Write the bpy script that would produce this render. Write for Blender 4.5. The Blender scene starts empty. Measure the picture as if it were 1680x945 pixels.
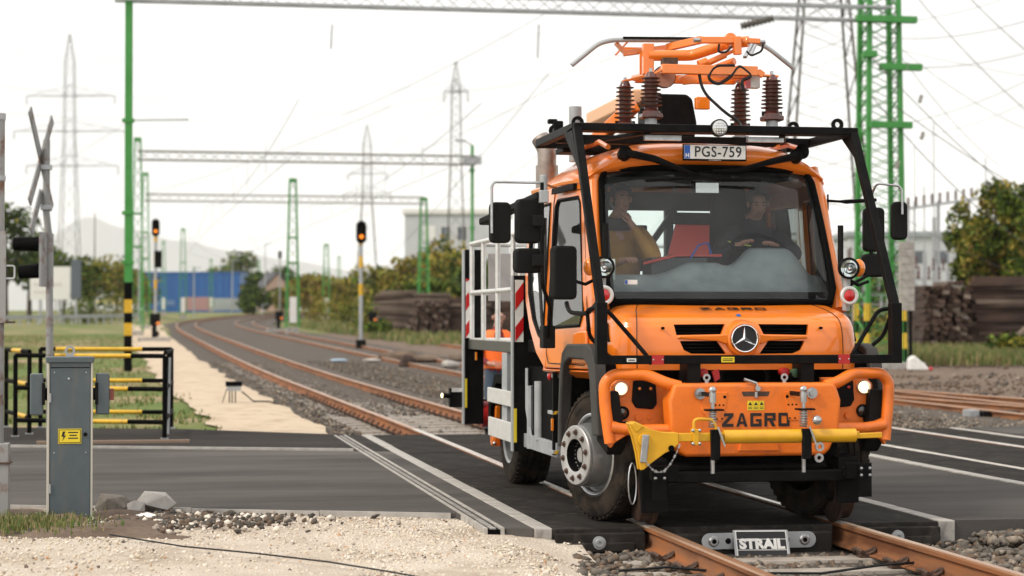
import bpy, bmesh, math, random
from mathutils import Vector, Matrix, noise
R = math.radians
sc = bpy.context.scene
COL = sc.collection

# ------------------------------------------------------------------ camera
cam = bpy.data.cameras.new('camera'); cam_ob = bpy.data.objects.new('camera', cam); COL.objects.link(cam_ob)
sc.camera = cam_ob
FPX = 3200.0
cam.sensor_width = 36; cam.lens = FPX / 1680 * 36
cam.clip_start = .1; cam.clip_end = 60000
YAW = math.atan(597 / FPX); PITCH = math.atan(51.5 / FPX)
CAM = Vector((-4.41, -13.96, 1.53))
cam_ob.location = CAM
cam_ob.rotation_euler = (R(90) + PITCH, 0, -YAW)
cam.dof.use_dof = True; cam.dof.focus_distance = 15.2; cam.dof.aperture_fstop = 2.0
sc.render.resolution_x = 1024; sc.render.resolution_y = 576

# ------------------------------------------------------------------ overcast sky and weak sun
SUN_EL, SUN_AZ = R(44), R(250)      # azimuth clockwise from +Y: light comes from the front and the right
world = bpy.data.worlds.new('World'); sc.world = world; world.use_nodes = True
wn = world.node_tree.nodes; wl = world.node_tree.links; wn.clear()
wo = wn.new('ShaderNodeOutputWorld'); bg = wn.new('ShaderNodeBackground'); wl.new(bg.outputs[0], wo.inputs[0])
sky = wn.new('ShaderNodeTexSky'); sky.sky_type = 'NISHITA'; sky.sun_disc = False
sky.sun_elevation = SUN_EL; sky.sun_rotation = SUN_AZ; sky.dust_density = 3.0; sky.air_density = 1.0
tc = wn.new('ShaderNodeTexCoord'); mp = wn.new('ShaderNodeMapping'); mp.inputs['Scale'].default_value = (1, 1, 3.2)
nz = wn.new('ShaderNodeTexNoise'); nz.inputs['Scale'].default_value = 2.6; nz.inputs['Detail'].default_value = 6; nz.inputs['Roughness'].default_value = .55
wl.new(tc.outputs['Generated'], mp.inputs[0]); wl.new(mp.outputs[0], nz.inputs['Vector'])
cr = wn.new('ShaderNodeValToRGB'); wl.new(nz.outputs['Fac'], cr.inputs[0])
cr.color_ramp.elements[0].position = .3; cr.color_ramp.elements[0].color = (8.9, 8.8, 8.8, 1)
cr.color_ramp.elements[1].position = .7; cr.color_ramp.elements[1].color = (13.8, 13.5, 13.2, 1)
mx = wn.new('ShaderNodeMix'); mx.data_type = 'RGBA'; mx.inputs[0].default_value = .9
wl.new(sky.outputs[0], mx.inputs[6]); wl.new(cr.outputs[0], mx.inputs[7])
wl.new(mx.outputs[2], bg.inputs[0]); bg.inputs[1].default_value = .080
sl = bpy.data.lights.new('sun', 'SUN'); sl.energy = 1.5; sl.angle = R(10); sl.color = (1, .91, .78)
so = bpy.data.objects.new('sun', sl); COL.objects.link(so)
sd = Vector((math.sin(SUN_AZ) * math.cos(SUN_EL), math.cos(SUN_AZ) * math.cos(SUN_EL), math.sin(SUN_EL)))
so.rotation_euler = sd.to_track_quat('Z', 'Y').to_euler(); so.location = sd * 60
sc.view_settings.view_transform = 'Standard'; sc.view_settings.look = 'None'
sc.view_settings.gamma = 1; sc.view_settings.exposure = 0.6
try: sc.view_settings.use_curve_mapping = False
except Exception: pass
sc.cycles.max_bounces = 8; sc.cycles.transparent_max_bounces = 24; sc.cycles.volume_bounces = 1
sc.cycles.use_denoising = True

# ------------------------------------------------------------------ helpers
FW = Vector((math.sin(YAW) * math.cos(PITCH), math.cos(YAW) * math.cos(PITCH), math.sin(PITCH)))
RT = Vector((math.cos(YAW), -math.sin(YAW), 0)); UP = RT.cross(FW)
def ray(px, py): return FW + RT * ((px - 840) / FPX) - UP * ((py - 472.5) / FPX)
def at(px, py, D): return CAM + ray(px, py) * D                   # a point at a given distance
def atY(px, py, Y):
    r = ray(px, py); return CAM + r * ((Y - CAM.y) / r.y)
def zg(Y):                                                        # the line climbs gently away from the crossing
    if Y > 330: Y = 330
    z = .0082 * 6 * math.log(1 + math.exp((min(Y, 330) - 20) / 6))
    if Y > 130: z += .003 * (Y - 130)
    return z
def smooth(a, b, x):
    t = min(1, max(0, (x - a) / (b - a))); return t * t * (3 - 2 * t)

class B:
    def __init__(s): s.v = []; s.f = []; s.m = []
    def add(s, vs, fs, mi=0):
        o = len(s.v); s.v += [tuple(v) for v in vs]
        s.f += [tuple(i + o for i in f) for f in fs]; s.m += [mi] * len(fs); return s
    def box(s, x0, x1, y0, y1, z0, z1, mi=0):
        return s.add([(x, y, z) for z in (z0, z1) for y in (y0, y1) for x in (x0, x1)],
                     [(0, 2, 3, 1), (4, 5, 7, 6), (0, 1, 5, 4), (2, 6, 7, 3), (0, 4, 6, 2), (1, 3, 7, 5)], mi)
    def obox(s, c, size, rot=None, mi=0):
        rot = rot or Matrix(); c = Vector(c); hx, hy, hz = (q / 2 for q in size)
        vs = [c + rot.to_3x3() @ Vector((x, y, z)) for z in (-hz, hz) for y in (-hy, hy) for x in (-hx, hx)]
        return s.add(vs, [(0, 2, 3, 1), (4, 5, 7, 6), (0, 1, 5, 4), (2, 6, 7, 3), (0, 4, 6, 2), (1, 3, 7, 5)], mi)
    def bar(s, p, q, w, h=None, up=(0, 0, 1), mi=0):
        p, q = Vector(p), Vector(q); h = h or w; d = (q - p); L = d.length; d.normalize()
        u = Vector(up); x = d.cross(u)
        if x.length < 1e-4: x = d.cross(Vector((1, 0, 0)))
        x.normalize(); u = x.cross(d)
        a, b = x * w / 2, u * h / 2
        vs = [p - a - b, p + a - b, p + a + b, p - a + b, q - a - b, q + a - b, q + a + b, q - a + b]
        return s.add(vs, [(3, 2, 1, 0), (4, 5, 6, 7), (0, 1, 5, 4), (1, 2, 6, 5), (2, 3, 7, 6), (3, 0, 4, 7)], mi)
    def tube(s, pts, r, n=8, mi=0, cap=True):
        pts = [Vector(p) for p in pts]; k = len(pts); rr = r if isinstance(r, (list, tuple)) else [r] * k
        t0 = (pts[1] - pts[0]).normalized(); x = t0.orthogonal().normalized(); vs = []; fs = []
        for i, p in enumerate(pts):
            t = (pts[min(i + 1, k - 1)] - pts[max(i - 1, 0)]).normalized()
            x = (x - t * x.dot(t)).normalized(); y = t.cross(x)
            for j in range(n):
                a = 2 * math.pi * j / n; vs.append(p + (x * math.cos(a) + y * math.sin(a)) * rr[i])
        for i in range(k - 1):
            for j in range(n):
                j2 = (j + 1) % n; fs.append((i * n + j, i * n + j2, (i + 1) * n + j2, (i + 1) * n + j))
        if cap: fs.append(tuple(range(n - 1, -1, -1))); fs.append(tuple((k - 1) * n + j for j in range(n)))
        return s.add(vs, fs, mi)
    def cyl(s, p, q, r, n=16, r2=None, mi=0): return s.tube([p, q], [r, r if r2 is None else r2], n, mi)
    def lathe(s, prof, o, ax, n=24, mi=0, cap=False):     # prof: (radius, height along ax)
        o = Vector(o); ax = Vector(ax).normalized(); x = ax.orthogonal().normalized(); y = ax.cross(x); vs = []; fs = []
        for r, h in prof:
            for j in range(n):
                a = 2 * math.pi * j / n; vs.append(o + ax * h + (x * math.cos(a) + y * math.sin(a)) * r)
        for i in range(len(prof) - 1):
            for j in range(n):
                j2 = (j + 1) % n; fs.append((i * n + j, i * n + j2, (i + 1) * n + j2, (i + 1) * n + j))
        if cap: fs.append(tuple(range(n - 1, -1, -1))); fs.append(tuple((len(prof) - 1) * n + j for j in range(n)))
        return s.add(vs, fs, mi)
    def prism(s, poly, ext, mi=0):                         # poly: 3-D points, ext: extrusion vector
        e = Vector(ext); n = len(poly); a = [Vector(p) for p in poly]; b = [p + e for p in a]
        nrm = Vector((0, 0, 0))
        for i in range(n): nrm += a[i].cross(a[(i + 1) % n])
        if nrm.dot(e) > 0: a.reverse(); b.reverse()
        return s.add(a + b, [tuple(range(n)), tuple(range(2 * n - 1, n - 1, -1))] + [(i, n + i, n + (i + 1) % n, (i + 1) % n) for i in range(n)], mi)
    def ell(s, c, r, nu=12, nv=8, mi=0, rot=None):
        c = Vector(c); vs = []; fs = []
        for i in range(nv + 1):
            ph = math.pi * i / nv
            for j in range(nu):
                a = 2 * math.pi * j / nu
                v = Vector((r[0] * math.sin(ph) * math.cos(a), r[1] * math.sin(ph) * math.sin(a), r[2] * math.cos(ph)))
                vs.append(c + (rot @ v if rot else v))
        for i in range(nv):
            for j in range(nu):
                j2 = (j + 1) % nu; fs.append((i * nu + j, (i + 1) * nu + j, (i + 1) * nu + j2, i * nu + j2))
        return s.add(vs, fs, mi)
    def grid(s, fn, nu, nv, mi=0):
        vs = [fn(i / nu, j / nv) for j in range(nv + 1) for i in range(nu + 1)]
        return s.add(vs, [(j * (nu + 1) + i, j * (nu + 1) + i + 1, (j + 1) * (nu + 1) + i + 1, (j + 1) * (nu + 1) + i) for j in range(nv) for i in range(nu)], mi)
    def mesh(s, name, mat):
        me = bpy.data.meshes.new(name); me.from_pydata(s.v, [], s.f)
        for m in (mat if isinstance(mat, (list, tuple)) else [mat]): me.materials.append(m)
        if any(s.m): me.polygons.foreach_set('material_index', s.m)
        me.update(); return me
    def build(s, name, mat, parent=None, bevel=0, flat=False, ang=38, seg=2, solid=0):
        return put(name, s.mesh(name, mat), parent, bevel, flat, ang, seg, solid)
def put(name, me, parent=None, bevel=0, flat=False, ang=38, seg=2, solid=0):
    if not flat:
        me.polygons.foreach_set('use_smooth', [True] * len(me.polygons))
        try: me.set_sharp_from_angle(angle=R(ang))
        except Exception: pass
    o = bpy.data.objects.new(name, me); COL.objects.link(o)
    if solid:
        m = o.modifiers.new('s', 'SOLIDIFY'); m.thickness = solid; m.offset = -1
    if bevel:
        m = o.modifiers.new('b', 'BEVEL'); m.width = bevel; m.segments = seg; m.limit_method = 'ANGLE'; m.angle_limit = R(35); m.harden_normals = not flat
    if parent: under(o, parent)
    return o
def base_of(p):
    while p.parent: p = p.parent
    return p
def under(o, p):
    o.parent = p
    L = p.get('_o')
    o.matrix_parent_inverse = Matrix.Translation(-Vector(L)) if L is not None else Matrix()
def thing(name, label, cat, loc=(0, 0, 0), group=None):
    o = bpy.data.objects.new(name, None); COL.objects.link(o); o.location = loc; o.empty_display_size = .1
    o['_o'] = tuple(loc); tag(o, label, cat, group); return o
def tag(o, label=None, cat=None, group=None, kind=None):
    if label: o['label'] = label
    if cat: o['category'] = cat
    if group: o['group'] = group
    if kind: o['kind'] = kind
    return o
def dup(root, loc, rz=0, label=None, scale=None, group=None):
    r = root.copy(); COL.objects.link(r); r.location = loc; r.rotation_euler = (0, 0, rz)
    if scale: r.scale = scale if isinstance(scale, (tuple, list)) else (scale,) * 3
    if label: r['label'] = label
    if group: r['group'] = group
    def rec(src, dst):
        for ch in list(src.children):
            c = ch.copy(); COL.objects.link(c); c.parent = dst; rec(ch, c)
    rec(root, r); return r
def cut(o, cutters):
    """carve the cutter meshes out of object o for good"""
    for c in cutters:
        co = bpy.data.objects.new('cutter', c.mesh('cutter', o.data.materials[0])); COL.objects.link(co)
        m = o.modifiers.new('x', 'BOOLEAN'); m.object = co; m.operation = 'DIFFERENCE'; m.solver = 'EXACT'
        bpy.context.view_layer.update()
        me = bpy.data.meshes.new_from_object(o.evaluated_get(bpy.context.evaluated_depsgraph_get()))
        o.modifiers.clear(); o.data = me; bpy.data.objects.remove(co)
    try: o.data.set_sharp_from_angle(angle=R(30))
    except Exception: pass
    return o
def text_mesh(txt, size, mat, M4, bold=0, ext=.002, sx=1, space=1):
    cu = bpy.data.curves.new('t', 'FONT'); cu.body = txt; cu.size = size; cu.extrude = ext; cu.offset = bold
    cu.align_x = 'CENTER'; cu.align_y = 'CENTER'; cu.space_character = space; cu.resolution_u = 3
    o = bpy.data.objects.new('t', cu); COL.objects.link(o); bpy.context.view_layer.update()
    me = bpy.data.meshes.new_from_object(o.evaluated_get(bpy.context.evaluated_depsgraph_get()))
    bpy.data.objects.remove(o); me.transform(M4 @ Matrix.Diagonal((sx, 1, 1, 1)))
    me.materials.clear(); me.materials.append(mat); return me
def facing(c, rx=90, ry=0, rz=0): return Matrix.Translation(c) @ Matrix.Rotation(R(rz), 4, 'Z') @ Matrix.Rotation(R(rx), 4, 'X') @ Matrix.Rotation(R(ry), 4, 'Y')
def arc(c, r, a0, a1, n, u, v):
    c, u, v = Vector(c), Vector(u), Vector(v)
    return [c + u * (r * math.cos(R(a0 + (a1 - a0) * i / n))) + v * (r * math.sin(R(a0 + (a1 - a0) * i / n))) for i in range(n + 1)]
def rounded(pts, r, n=4):
    """a polyline with rounded corners"""
    pts = [Vector(p) for p in pts]; out = [pts[0]]
    for i in range(1, len(pts) - 1):
        a, b, c = pts[i - 1], pts[i], pts[i + 1]; d1 = (a - b); d2 = (c - b)
        k = min(r, d1.length * .45, d2.length * .45); p = b + d1.normalized() * k; q = b + d2.normalized() * k
        for j in range(n + 1):
            t = j / n; out.append(p * (1 - t) ** 2 + b * 2 * t * (1 - t) + q * t * t)
    return out + [pts[-1]]

# ------------------------------------------------------------------ materials
MATS = {}
def mat(name, col, rough=.5, metal=0, col2=None, nscale=6, namt=1.0, bump=0, bscale=40, coat=0, spec=.5, detail=5, emit=None, es=1, col3=None, trans=0, stretch=None, ramp=(.35, .65), rvar=0, obj=True, speck=None):
    m = bpy.data.materials.new(name); m.use_nodes = True; nt = m.node_tree; N = nt.nodes; L = nt.links
    p = N['Principled BSDF']; p.inputs['Base Color'].default_value = (*col, 1); p.inputs['Roughness'].default_value = rough
    p.inputs['Metallic'].default_value = metal; p.inputs['Coat Weight'].default_value = coat; p.inputs['Coat Roughness'].default_value = .06
    p.inputs['Specular IOR Level'].default_value = spec
    if emit: p.inputs['Emission Color'].default_value = (*emit, 1); p.inputs['Emission Strength'].default_value = es
    if trans: p.inputs['Transmission Weight'].default_value = trans
    def coords():
        g = N.new('ShaderNodeNewGeometry') if not obj else N.new('ShaderNodeTexCoord')
        out = g.outputs['Position'] if not obj else g.outputs['Object']
        if stretch:
            q = N.new('ShaderNodeMapping'); q.inputs['Scale'].default_value = stretch; L.new(out, q.inputs[0]); out = q.outputs[0]
        return out
    if col2:
        n = N.new('ShaderNodeTexNoise'); n.inputs['Scale'].default_value = nscale; n.inputs['Detail'].default_value = detail; n.inputs['Roughness'].default_value = .62
        L.new(coords(), n.inputs['Vector']); r = N.new('ShaderNodeValToRGB'); L.new(n.outputs['Fac'], r.inputs[0]); e = r.color_ramp.elements
        e[0].position = ramp[0]; e[0].color = (*col, 1); e[1].position = ramp[1]; e[1].color = (*col2, 1)
        if col3: k = e.new((ramp[0] + ramp[1]) / 2); k.color = (*col3, 1)
        L.new(r.outputs[0], p.inputs['Base Color'])
        if rvar:
            mr = N.new('ShaderNodeMapRange'); mr.inputs[3].default_value = rough - rvar; mr.inputs[4].default_value = rough + rvar
            L.new(n.outputs['Fac'], mr.inputs[0]); L.new(mr.outputs[0], p.inputs['Roughness'])
    if speck:                                     # (colour, scale, low, high, strength[, stretch])
        n3 = N.new('ShaderNodeTexNoise'); n3.inputs['Scale'].default_value = speck[1]; n3.inputs['Detail'].default_value = 6; n3.inputs['Roughness'].default_value = .65; v3 = coords()
        if len(speck) > 5: q3 = N.new('ShaderNodeMapping'); q3.inputs['Scale'].default_value = speck[5]; L.new(v3, q3.inputs[0]); v3 = q3.outputs[0]
        L.new(v3, n3.inputs['Vector']); r3 = N.new('ShaderNodeMapRange'); r3.inputs[1].default_value = speck[2]; r3.inputs[2].default_value = speck[3]; r3.inputs[4].default_value = speck[4]; L.new(n3.outputs['Fac'], r3.inputs[0])
        x3 = N.new('ShaderNodeMix'); x3.data_type = 'RGBA'; L.new(r3.outputs[0], x3.inputs[0]); x3.inputs[7].default_value = (*speck[0], 1); x3.inputs[6].default_value = (*col, 1)
        if p.inputs['Base Color'].is_linked: L.new(p.inputs['Base Color'].links[0].from_socket, x3.inputs[6])
        L.new(x3.outputs[2], p.inputs['Base Color'])
    if bump:
        n2 = N.new('ShaderNodeTexNoise'); n2.inputs['Scale'].default_value = bscale; n2.inputs['Detail'].default_value = 4
        L.new(coords(), n2.inputs['Vector']); b = N.new('ShaderNodeBump'); b.inputs['Strength'].default_value = 1; b.inputs['Distance'].default_value = bump
        L.new(n2.outputs['Fac'], b.inputs['Height']); L.new(b.outputs[0], p.inputs['Normal'])
    MATS[name] = m; return m
def glass(name, tint, refl=1.0, dirt=.05, ior=1.45):
    m = bpy.data.materials.new(name); m.use_nodes = True; nt = m.node_tree; N = nt.nodes; L = nt.links; N.clear()
    o = N.new('ShaderNodeOutputMaterial'); t = N.new('ShaderNodeBsdfTransparent'); t.inputs[0].default_value = (*tint, 1)
    g = N.new('ShaderNodeBsdfGlossy'); g.inputs['Roughness'].default_value = .02; g.inputs['Color'].default_value = (refl, refl, refl, 1)
    d = N.new('ShaderNodeBsdfDiffuse'); d.inputs[0].default_value = (.6, .62, .62, 1)
    f = N.new('ShaderNodeFresnel'); f.inputs[0].default_value = ior
    a = N.new('ShaderNodeMixShader'); L.new(f.outputs[0], a.inputs[0]); L.new(t.outputs[0], a.inputs[1]); L.new(g.outputs[0], a.inputs[2])
    b = N.new('ShaderNodeMixShader'); L.new(a.outputs[0], b.inputs[1]); L.new(d.outputs[0], b.inputs[2])
    n = N.new('ShaderNodeTexNoise'); n.inputs['Scale'].default_value = 2.5; n.inputs['Detail'].default_value = 4
    c = N.new('ShaderNodeTexCoord'); L.new(c.outputs['Object'], n.inputs['Vector'])
    r = N.new('ShaderNodeMapRange'); r.inputs[1].default_value = .35; r.inputs[2].default_value = .75; r.inputs[4].default_value = dirt
    L.new(n.outputs['Fac'], r.inputs[0]); L.new(r.outputs[0], b.inputs[0]); L.new(b.outputs[0], o.inputs[0]); MATS[name] = m; return m
ORANGE = mat('orange_paint', (.88, .215, .012), .30, coat=.7, col2=(.84, .195, .010), nscale=3, ramp=(.3, .7), speck=((.30, .13, .05), 2.6, .50, .8, .5))
ORANGE_T = mat('orange_textured_paint', (.84, .19, .010), .45, coat=.2, bump=.002, bscale=60, col2=(.78, .165, .008), nscale=5, speck=((.25, .11, .05), 5, .5, .8, .5))
BLACK = mat('black_metal', (.006, .006, .0065), .45, col2=(.011, .0105, .010), nscale=9, rvar=.08, spec=.045)
PLASTIC = mat('dark_grey_plastic', (.012, .012, .0115), .6, bump=.0006, bscale=300, spec=.08)
FENDER = mat('grey_plastic_fender', (.05, .047, .043), .6, col2=(.036, .034, .032), nscale=8, spec=.3)
RUBBER = mat('tyre_rubber', (.013, .012, .011), .85, spec=.06, col2=(.06, .046, .035), nscale=7, ramp=(.35, .75), bump=.0015, bscale=90)
SILVER = mat('silver_paint', (.30, .31, .31), .30, .5, col2=(.22, .22, .215), nscale=5)
STEEL = mat('zinc_steel', (.55, .56, .57), .32, .9, col2=(.4, .4, .4), nscale=20)
ALU = mat('aluminium', (.74, .74, .72), .42, .7, col2=(.62, .61, .59), nscale=12)
ALUBAR = mat('white_aluminium', (.68, .68, .65), .5, .25, col2=(.58, .57, .54), nscale=10)
YELLOW = mat('yellow_paint', (.74, .40, .008), .38, coat=.3, col2=(.66, .33, .006), nscale=6)
RED = mat('red_plastic', (.42, .012, .012), .4)
REDW = mat('red_reflector', (.5, .01, .012), .25, coat=.5)
WHITE = mat('white_paint', (.78, .77, .74), .45, col2=(.66, .65, .61), nscale=10)
INSUL = mat('brown_porcelain', (.10, .026, .018), .28, coat=.5, col2=(.065, .018, .013), nscale=10)
CHROME = mat('chrome', (.85, .85, .85), .08, 1)
LENS = mat('clear_lens', (.55, .55, .54), .1, .6, coat=1)
DARKLENS = mat('dark_lens', (.03, .028, .026), .08, coat=1)
LIT = mat('lit_lamp', (1, .9, .7), .2, emit=(1, .78, .46), es=1.6)
LITO = mat('lit_orange_lamp', (1, .4, .05), .2, emit=(1, .25, .02), es=1.0)
AMBER = mat('amber_lens', (.85, .22, .006), .15, coat=1)
GLASS = glass('windscreen_glass', (.90, .95, .94), .95, .035, 1.42)
GLASS2 = glass('side_glass', (.80, .86, .85), 1, .03, 2.3)
SEATM = mat('seat_fabric', (.02, .02, .022), .85)
DASH = mat('dashboard', (.05, .055, .058), .6)
STICKER = mat('yellow_sticker', (.75, .58, .02), .5)
BLUE = mat('blue_print', (.01, .09, .42), .5)
INK = mat('black_print', (.006, .006, .007), .5)
LAPTOP = mat('red_case', (.52, .04, .025), .45)
CABLE = mat('black_cable', (.008, .008, .008), .5, spec=.3)
RUST = mat('rusty_rail', (.33, .125, .045), .75, spec=.2, col2=(.15, .06, .028), nscale=9, col3=(.24, .11, .055), bump=.001, bscale=120, stretch=(1, .12, 1))
RAILTOP = mat('polished_rail', (.46, .30, .20), .35, .45, col2=(.36, .19, .10), nscale=12, stretch=(1, .05, 1))
RUST_D = mat('dark_rust', (.10, .055, .035), .8, col2=(.05, .032, .024), nscale=30)
RUST_W = mat('rusty_wheel', (.27, .12, .05), .55, .4, col2=(.10, .05, .028), nscale=14)
SLEEPER = mat('concrete_sleeper', (.40, .36, .31), .9, col2=(.27, .24, .205), nscale=5, bump=.004, bscale=40)
ASPHALT = mat('asphalt', (.032, .029, .027), .92, col2=(.055, .050, .046), spec=.04, speck=((.10, .088, .075), 6, .55, .8, .5), nscale=.9, detail=8, bump=.004, bscale=220, ramp=(.3, .72), stretch=(.3, 1, 1))
ASPHALT2 = mat('worn_asphalt', (.066, .061, .057), .92, col2=(.125, .116, .107), spec=.04, speck=((.13, .115, .10), 5, .55, .8, .5), nscale=.8, detail=8, bump=.004, bscale=220, stretch=(.25, 1, 1))
RUBPAN = mat('rubber_panel', (.018, .0165, .015), .85, spec=.04, speck=((.11, .095, .078), 7, .52, .78, .6), col2=(.038, .034, .031), nscale=2.2, detail=8, bump=.002, bscale=160)
CONC = mat('concrete', (.42, .40, .37), .88, col2=(.30, .285, .26), nscale=7, bump=.003, bscale=60)
CONC_L = mat('light_concrete', (.44, .415, .375), .85, col2=(.27, .25, .225), nscale=6, speck=((.10, .09, .08), 11, .55, .75, .6), bump=.002, bscale=60)
BALLAST = mat('ballast_bed', (.058, .045, .035), .95, speck=((.20, .165, .13), 40, .56, .66, .8), col2=(.105, .085, .066), nscale=24, detail=9, bump=.05, bscale=24, ramp=(.35, .68), obj=False)
SAND = mat('sandy_gravel', (.55, .44, .315), .95, speck=((.25, .18, .12), 9, .56, .8, .5), col2=(.40, .30, .20), nscale=2.2, detail=12, bump=.015, bscale=50, col3=(.54, .43, .31), obj=False)
SANDN = mat('crushed_limestone', (.70, .62, .52), .95, col2=(.38, .30, .215), nscale=1.1, detail=14, bump=.03, bscale=55, col3=(.60, .51, .41), ramp=(.34, .70), speck=((.16, .115, .08), 45, .56, .72, .7), obj=False)
DIRT = mat('brown_soil', (.095, .062, .041), .95, col2=(.19, .135, .095), nscale=2.5, detail=10, bump=.03, bscale=18, obj=False)
GRASSG = mat('grassy_ground', (.085, .135, .014), .95, col2=(.30, .215, .12), nscale=.16, ramp=(.42, .6), detail=12, bump=.04, bscale=12, col3=(.12, .145, .025), obj=False)
GRASSB = mat('grass_blades', (.095, .135, .022), .8, col2=(.19, .185, .055), nscale=3, obj=False)
MASTG = mat('green_mast_paint', (.035, .23, .035), .5, col2=(.05, .27, .05), nscale=3)
MASTF = mat('weathered_mast_steel', (.19, .185, .15), .7, col2=(.12, .10, .08), nscale=2)
GALV = mat('galvanised_steel', (.42, .44, .45), .55, .35, col2=(.33, .34, .345), nscale=4)
PYLON = mat('pylon_steel', (.13, .13, .115), .7, .2, col2=(.10, .085, .07), nscale=2)
BLACKP = mat('black_paint', (.005, .005, .005), .6, spec=.02)
YELP = mat('yellow_road_paint', (.72, .43, .012), .5, col2=(.58, .33, .012), nscale=8, speck=((.18, .10, .04), 14, .55, .75, .6))
CABIN = mat('blue_grey_cabinet', (.080, .105, .115), .5, col2=(.066, .088, .098), nscale=5, speck=((.16, .14, .11), 4, .52, .8, .5, (2, 2, .5)))
CABSIDE = mat('pale_cabinet_edge', (.46, .44, .38), .55)
OLDPAINT = mat('chipped_grey_paint', (.27, .27, .265), .7, col2=(.16, .085, .055), nscale=6, ramp=(.52, .66), detail=8)
WOOD = mat('old_sleeper_wood', (.085, .048, .032), .9, col2=(.035, .022, .017), nscale=5, stretch=(.15, 1, 1), bump=.008, bscale=14)
WOOD2 = mat('grey_sleeper_wood', (.20, .155, .12), .9, col2=(.11, .078, .058), nscale=5, stretch=(.15, 1, 1), bump=.006, bscale=14)
WIRE = mat('wire', (.10, .095, .09), .6, .3)
SKIN = mat('skin', (.50, .27, .19), .55, col2=(.44, .22, .155), nscale=14)
VEST = mat('hi_vis_orange', (.95, .16, .015), .6)
OCHRE = mat('ochre_jacket', (.48, .25, .05), .75, col2=(.37, .18, .035), nscale=9, bump=.01, bscale=14)
DARKCL = mat('dark_clothes', (.022, .022, .026), .8, col2=(.035, .034, .038), nscale=8)
JEANS = mat('jeans', (.05, .075, .11), .85)
PLAID = mat('red_plaid', (.36, .02, .02), .85, col2=(.06, .02, .03), nscale=22, ramp=(.48, .52))
HAIR = mat('dark_hair', (.035, .025, .018), .7)
HAIRG = mat('grey_hair', (.14, .12, .10), .7)
# ------------------------------------------------------------------ ground
import numpy as np
CLP = [(-60, 0), (-20, 0), (0, 0), (12, 0), (24, -.22), (37, -.56), (56, -.88), (76, -1.1), (105, -1.4), (135, -1.5), (160, -1.0), (188, 1.2), (220, 5.2), (248, 10.2), (280, 18), (340, 38), (400, 64)]
def xc(Y):
    k = 0
    while k < len(CLP) - 2 and Y > CLP[k + 1][0]: k += 1
    y0, x0 = CLP[k]; y1, x1 = CLP[k + 1]; ya, xa = CLP[max(k - 1, 0)]; yb, xb = CLP[min(k + 2, len(CLP) - 1)]
    m0 = (x1 - xa) / (y1 - ya); m1 = (xb - x0) / (yb - y0); h = y1 - y0; t = (Y - y0) / h
    return (2 * t**3 - 3 * t**2 + 1) * x0 + (t**3 - 2 * t**2 + t) * h * m0 + (-2 * t**3 + 3 * t**2) * x1 + (t**3 - t**2) * h * m1
def tang(Y): return Vector((xc(Y + .5) - xc(Y - .5), 1, 0)).normalized()
def off(Y, u, z=0):                                              # a point u metres to the right of track 1's centre line
    t = tang(Y); return Vector((xc(Y) + t.y * u, Y - t.x * u, zg(Y) + z))
def steps(a, b, n0, n1):
    out = []; y = a
    while y < b:
        out.append(y); y += n0 + (n1 - n0) * smooth(20, 200, y)
    return out + [b]
def sheet(name, m, us, ys, zf, kind='structure', cl=True):
    b = B(); nu = len(us)
    for y in ys:
        for u in us:
            p = off(y, 6.6 + (u - 6.6) * (1 - .85 * smooth(34, 58, y)) if (name == 'ballast_bed' and u > 6.6) else u) if cl else Vector((u, y, zg(y)))
            p.z += zf(u, y); b.v.append(tuple(p))
    for j in range(len(ys) - 1):
        for i in range(nu - 1): b.f.append((j * nu + i, j * nu + i + 1, (j + 1) * nu + i + 1, (j + 1) * nu + i)); b.m.append(0)
    return tag(b.build(name, m, ang=80), kind=kind)
def nz2(x, y, s=1.0, k=0): return noise.noise(Vector((x * s, y * s, k * 7.3)))

sheet('ground', GRASSG, [-6000, -1500, -400, -150, -80, -50, -35, -24, -16, -12, -9, -7, -5.5, -4.4, -3.4, -2.6, -1.9, 0, 6, 13, 20, 30, 45, 70, 110, 200, 500, 1500, 6000],
      [-60, -20, -1, 2, 7, 12, 14, 17, 20, 25, 30, 38, 48, 60, 75, 95, 120, 160, 200, 260, 330, 500, 900, 2000, 6000],
      lambda u, y: (-.4 if y < 13 and u > -40 else -.085 + .03 * nz2(u, y, .4)) - (.3 * smooth(-3.2, -2.2, u) * (1 - smooth(13, 20, u)) if y >= 13 else 0) + (.6 * smooth(30, 90, u) if y > 20 else 0), cl=False)
def edge_n(y, k): return .22 * nz2(y, 0, .55, k) + .07 * nz2(y, 3, 1.6, k)
sp = B(); ys = steps(11.5, 150, .35, 6)
for y in ys:
    lb = -3.35 - .3 * smooth(14, 26, y) - .6 * smooth(40, 100, y) + edge_n(y, 1) - 1.2 * smooth(13.2, 11.5, y); rb = -1.85 + edge_n(y, 2) * .6
    for i in range(7):
        u = lb + (rb - lb) * i / 6; p = off(y, u); p.z += -.052 + .02 * nz2(u, y, 1.2) - .03 * smooth(-2.3, -1.8, u); sp.v.append(tuple(p))
for j in range(len(ys) - 1):
    for i in range(6): sp.f.append((j * 7 + i, j * 7 + i + 1, j * 7 + i + 8, j * 7 + i + 7)); sp.m.append(0)
tag(sp.build('sand_path', SAND, ang=80), kind='structure')
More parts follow.
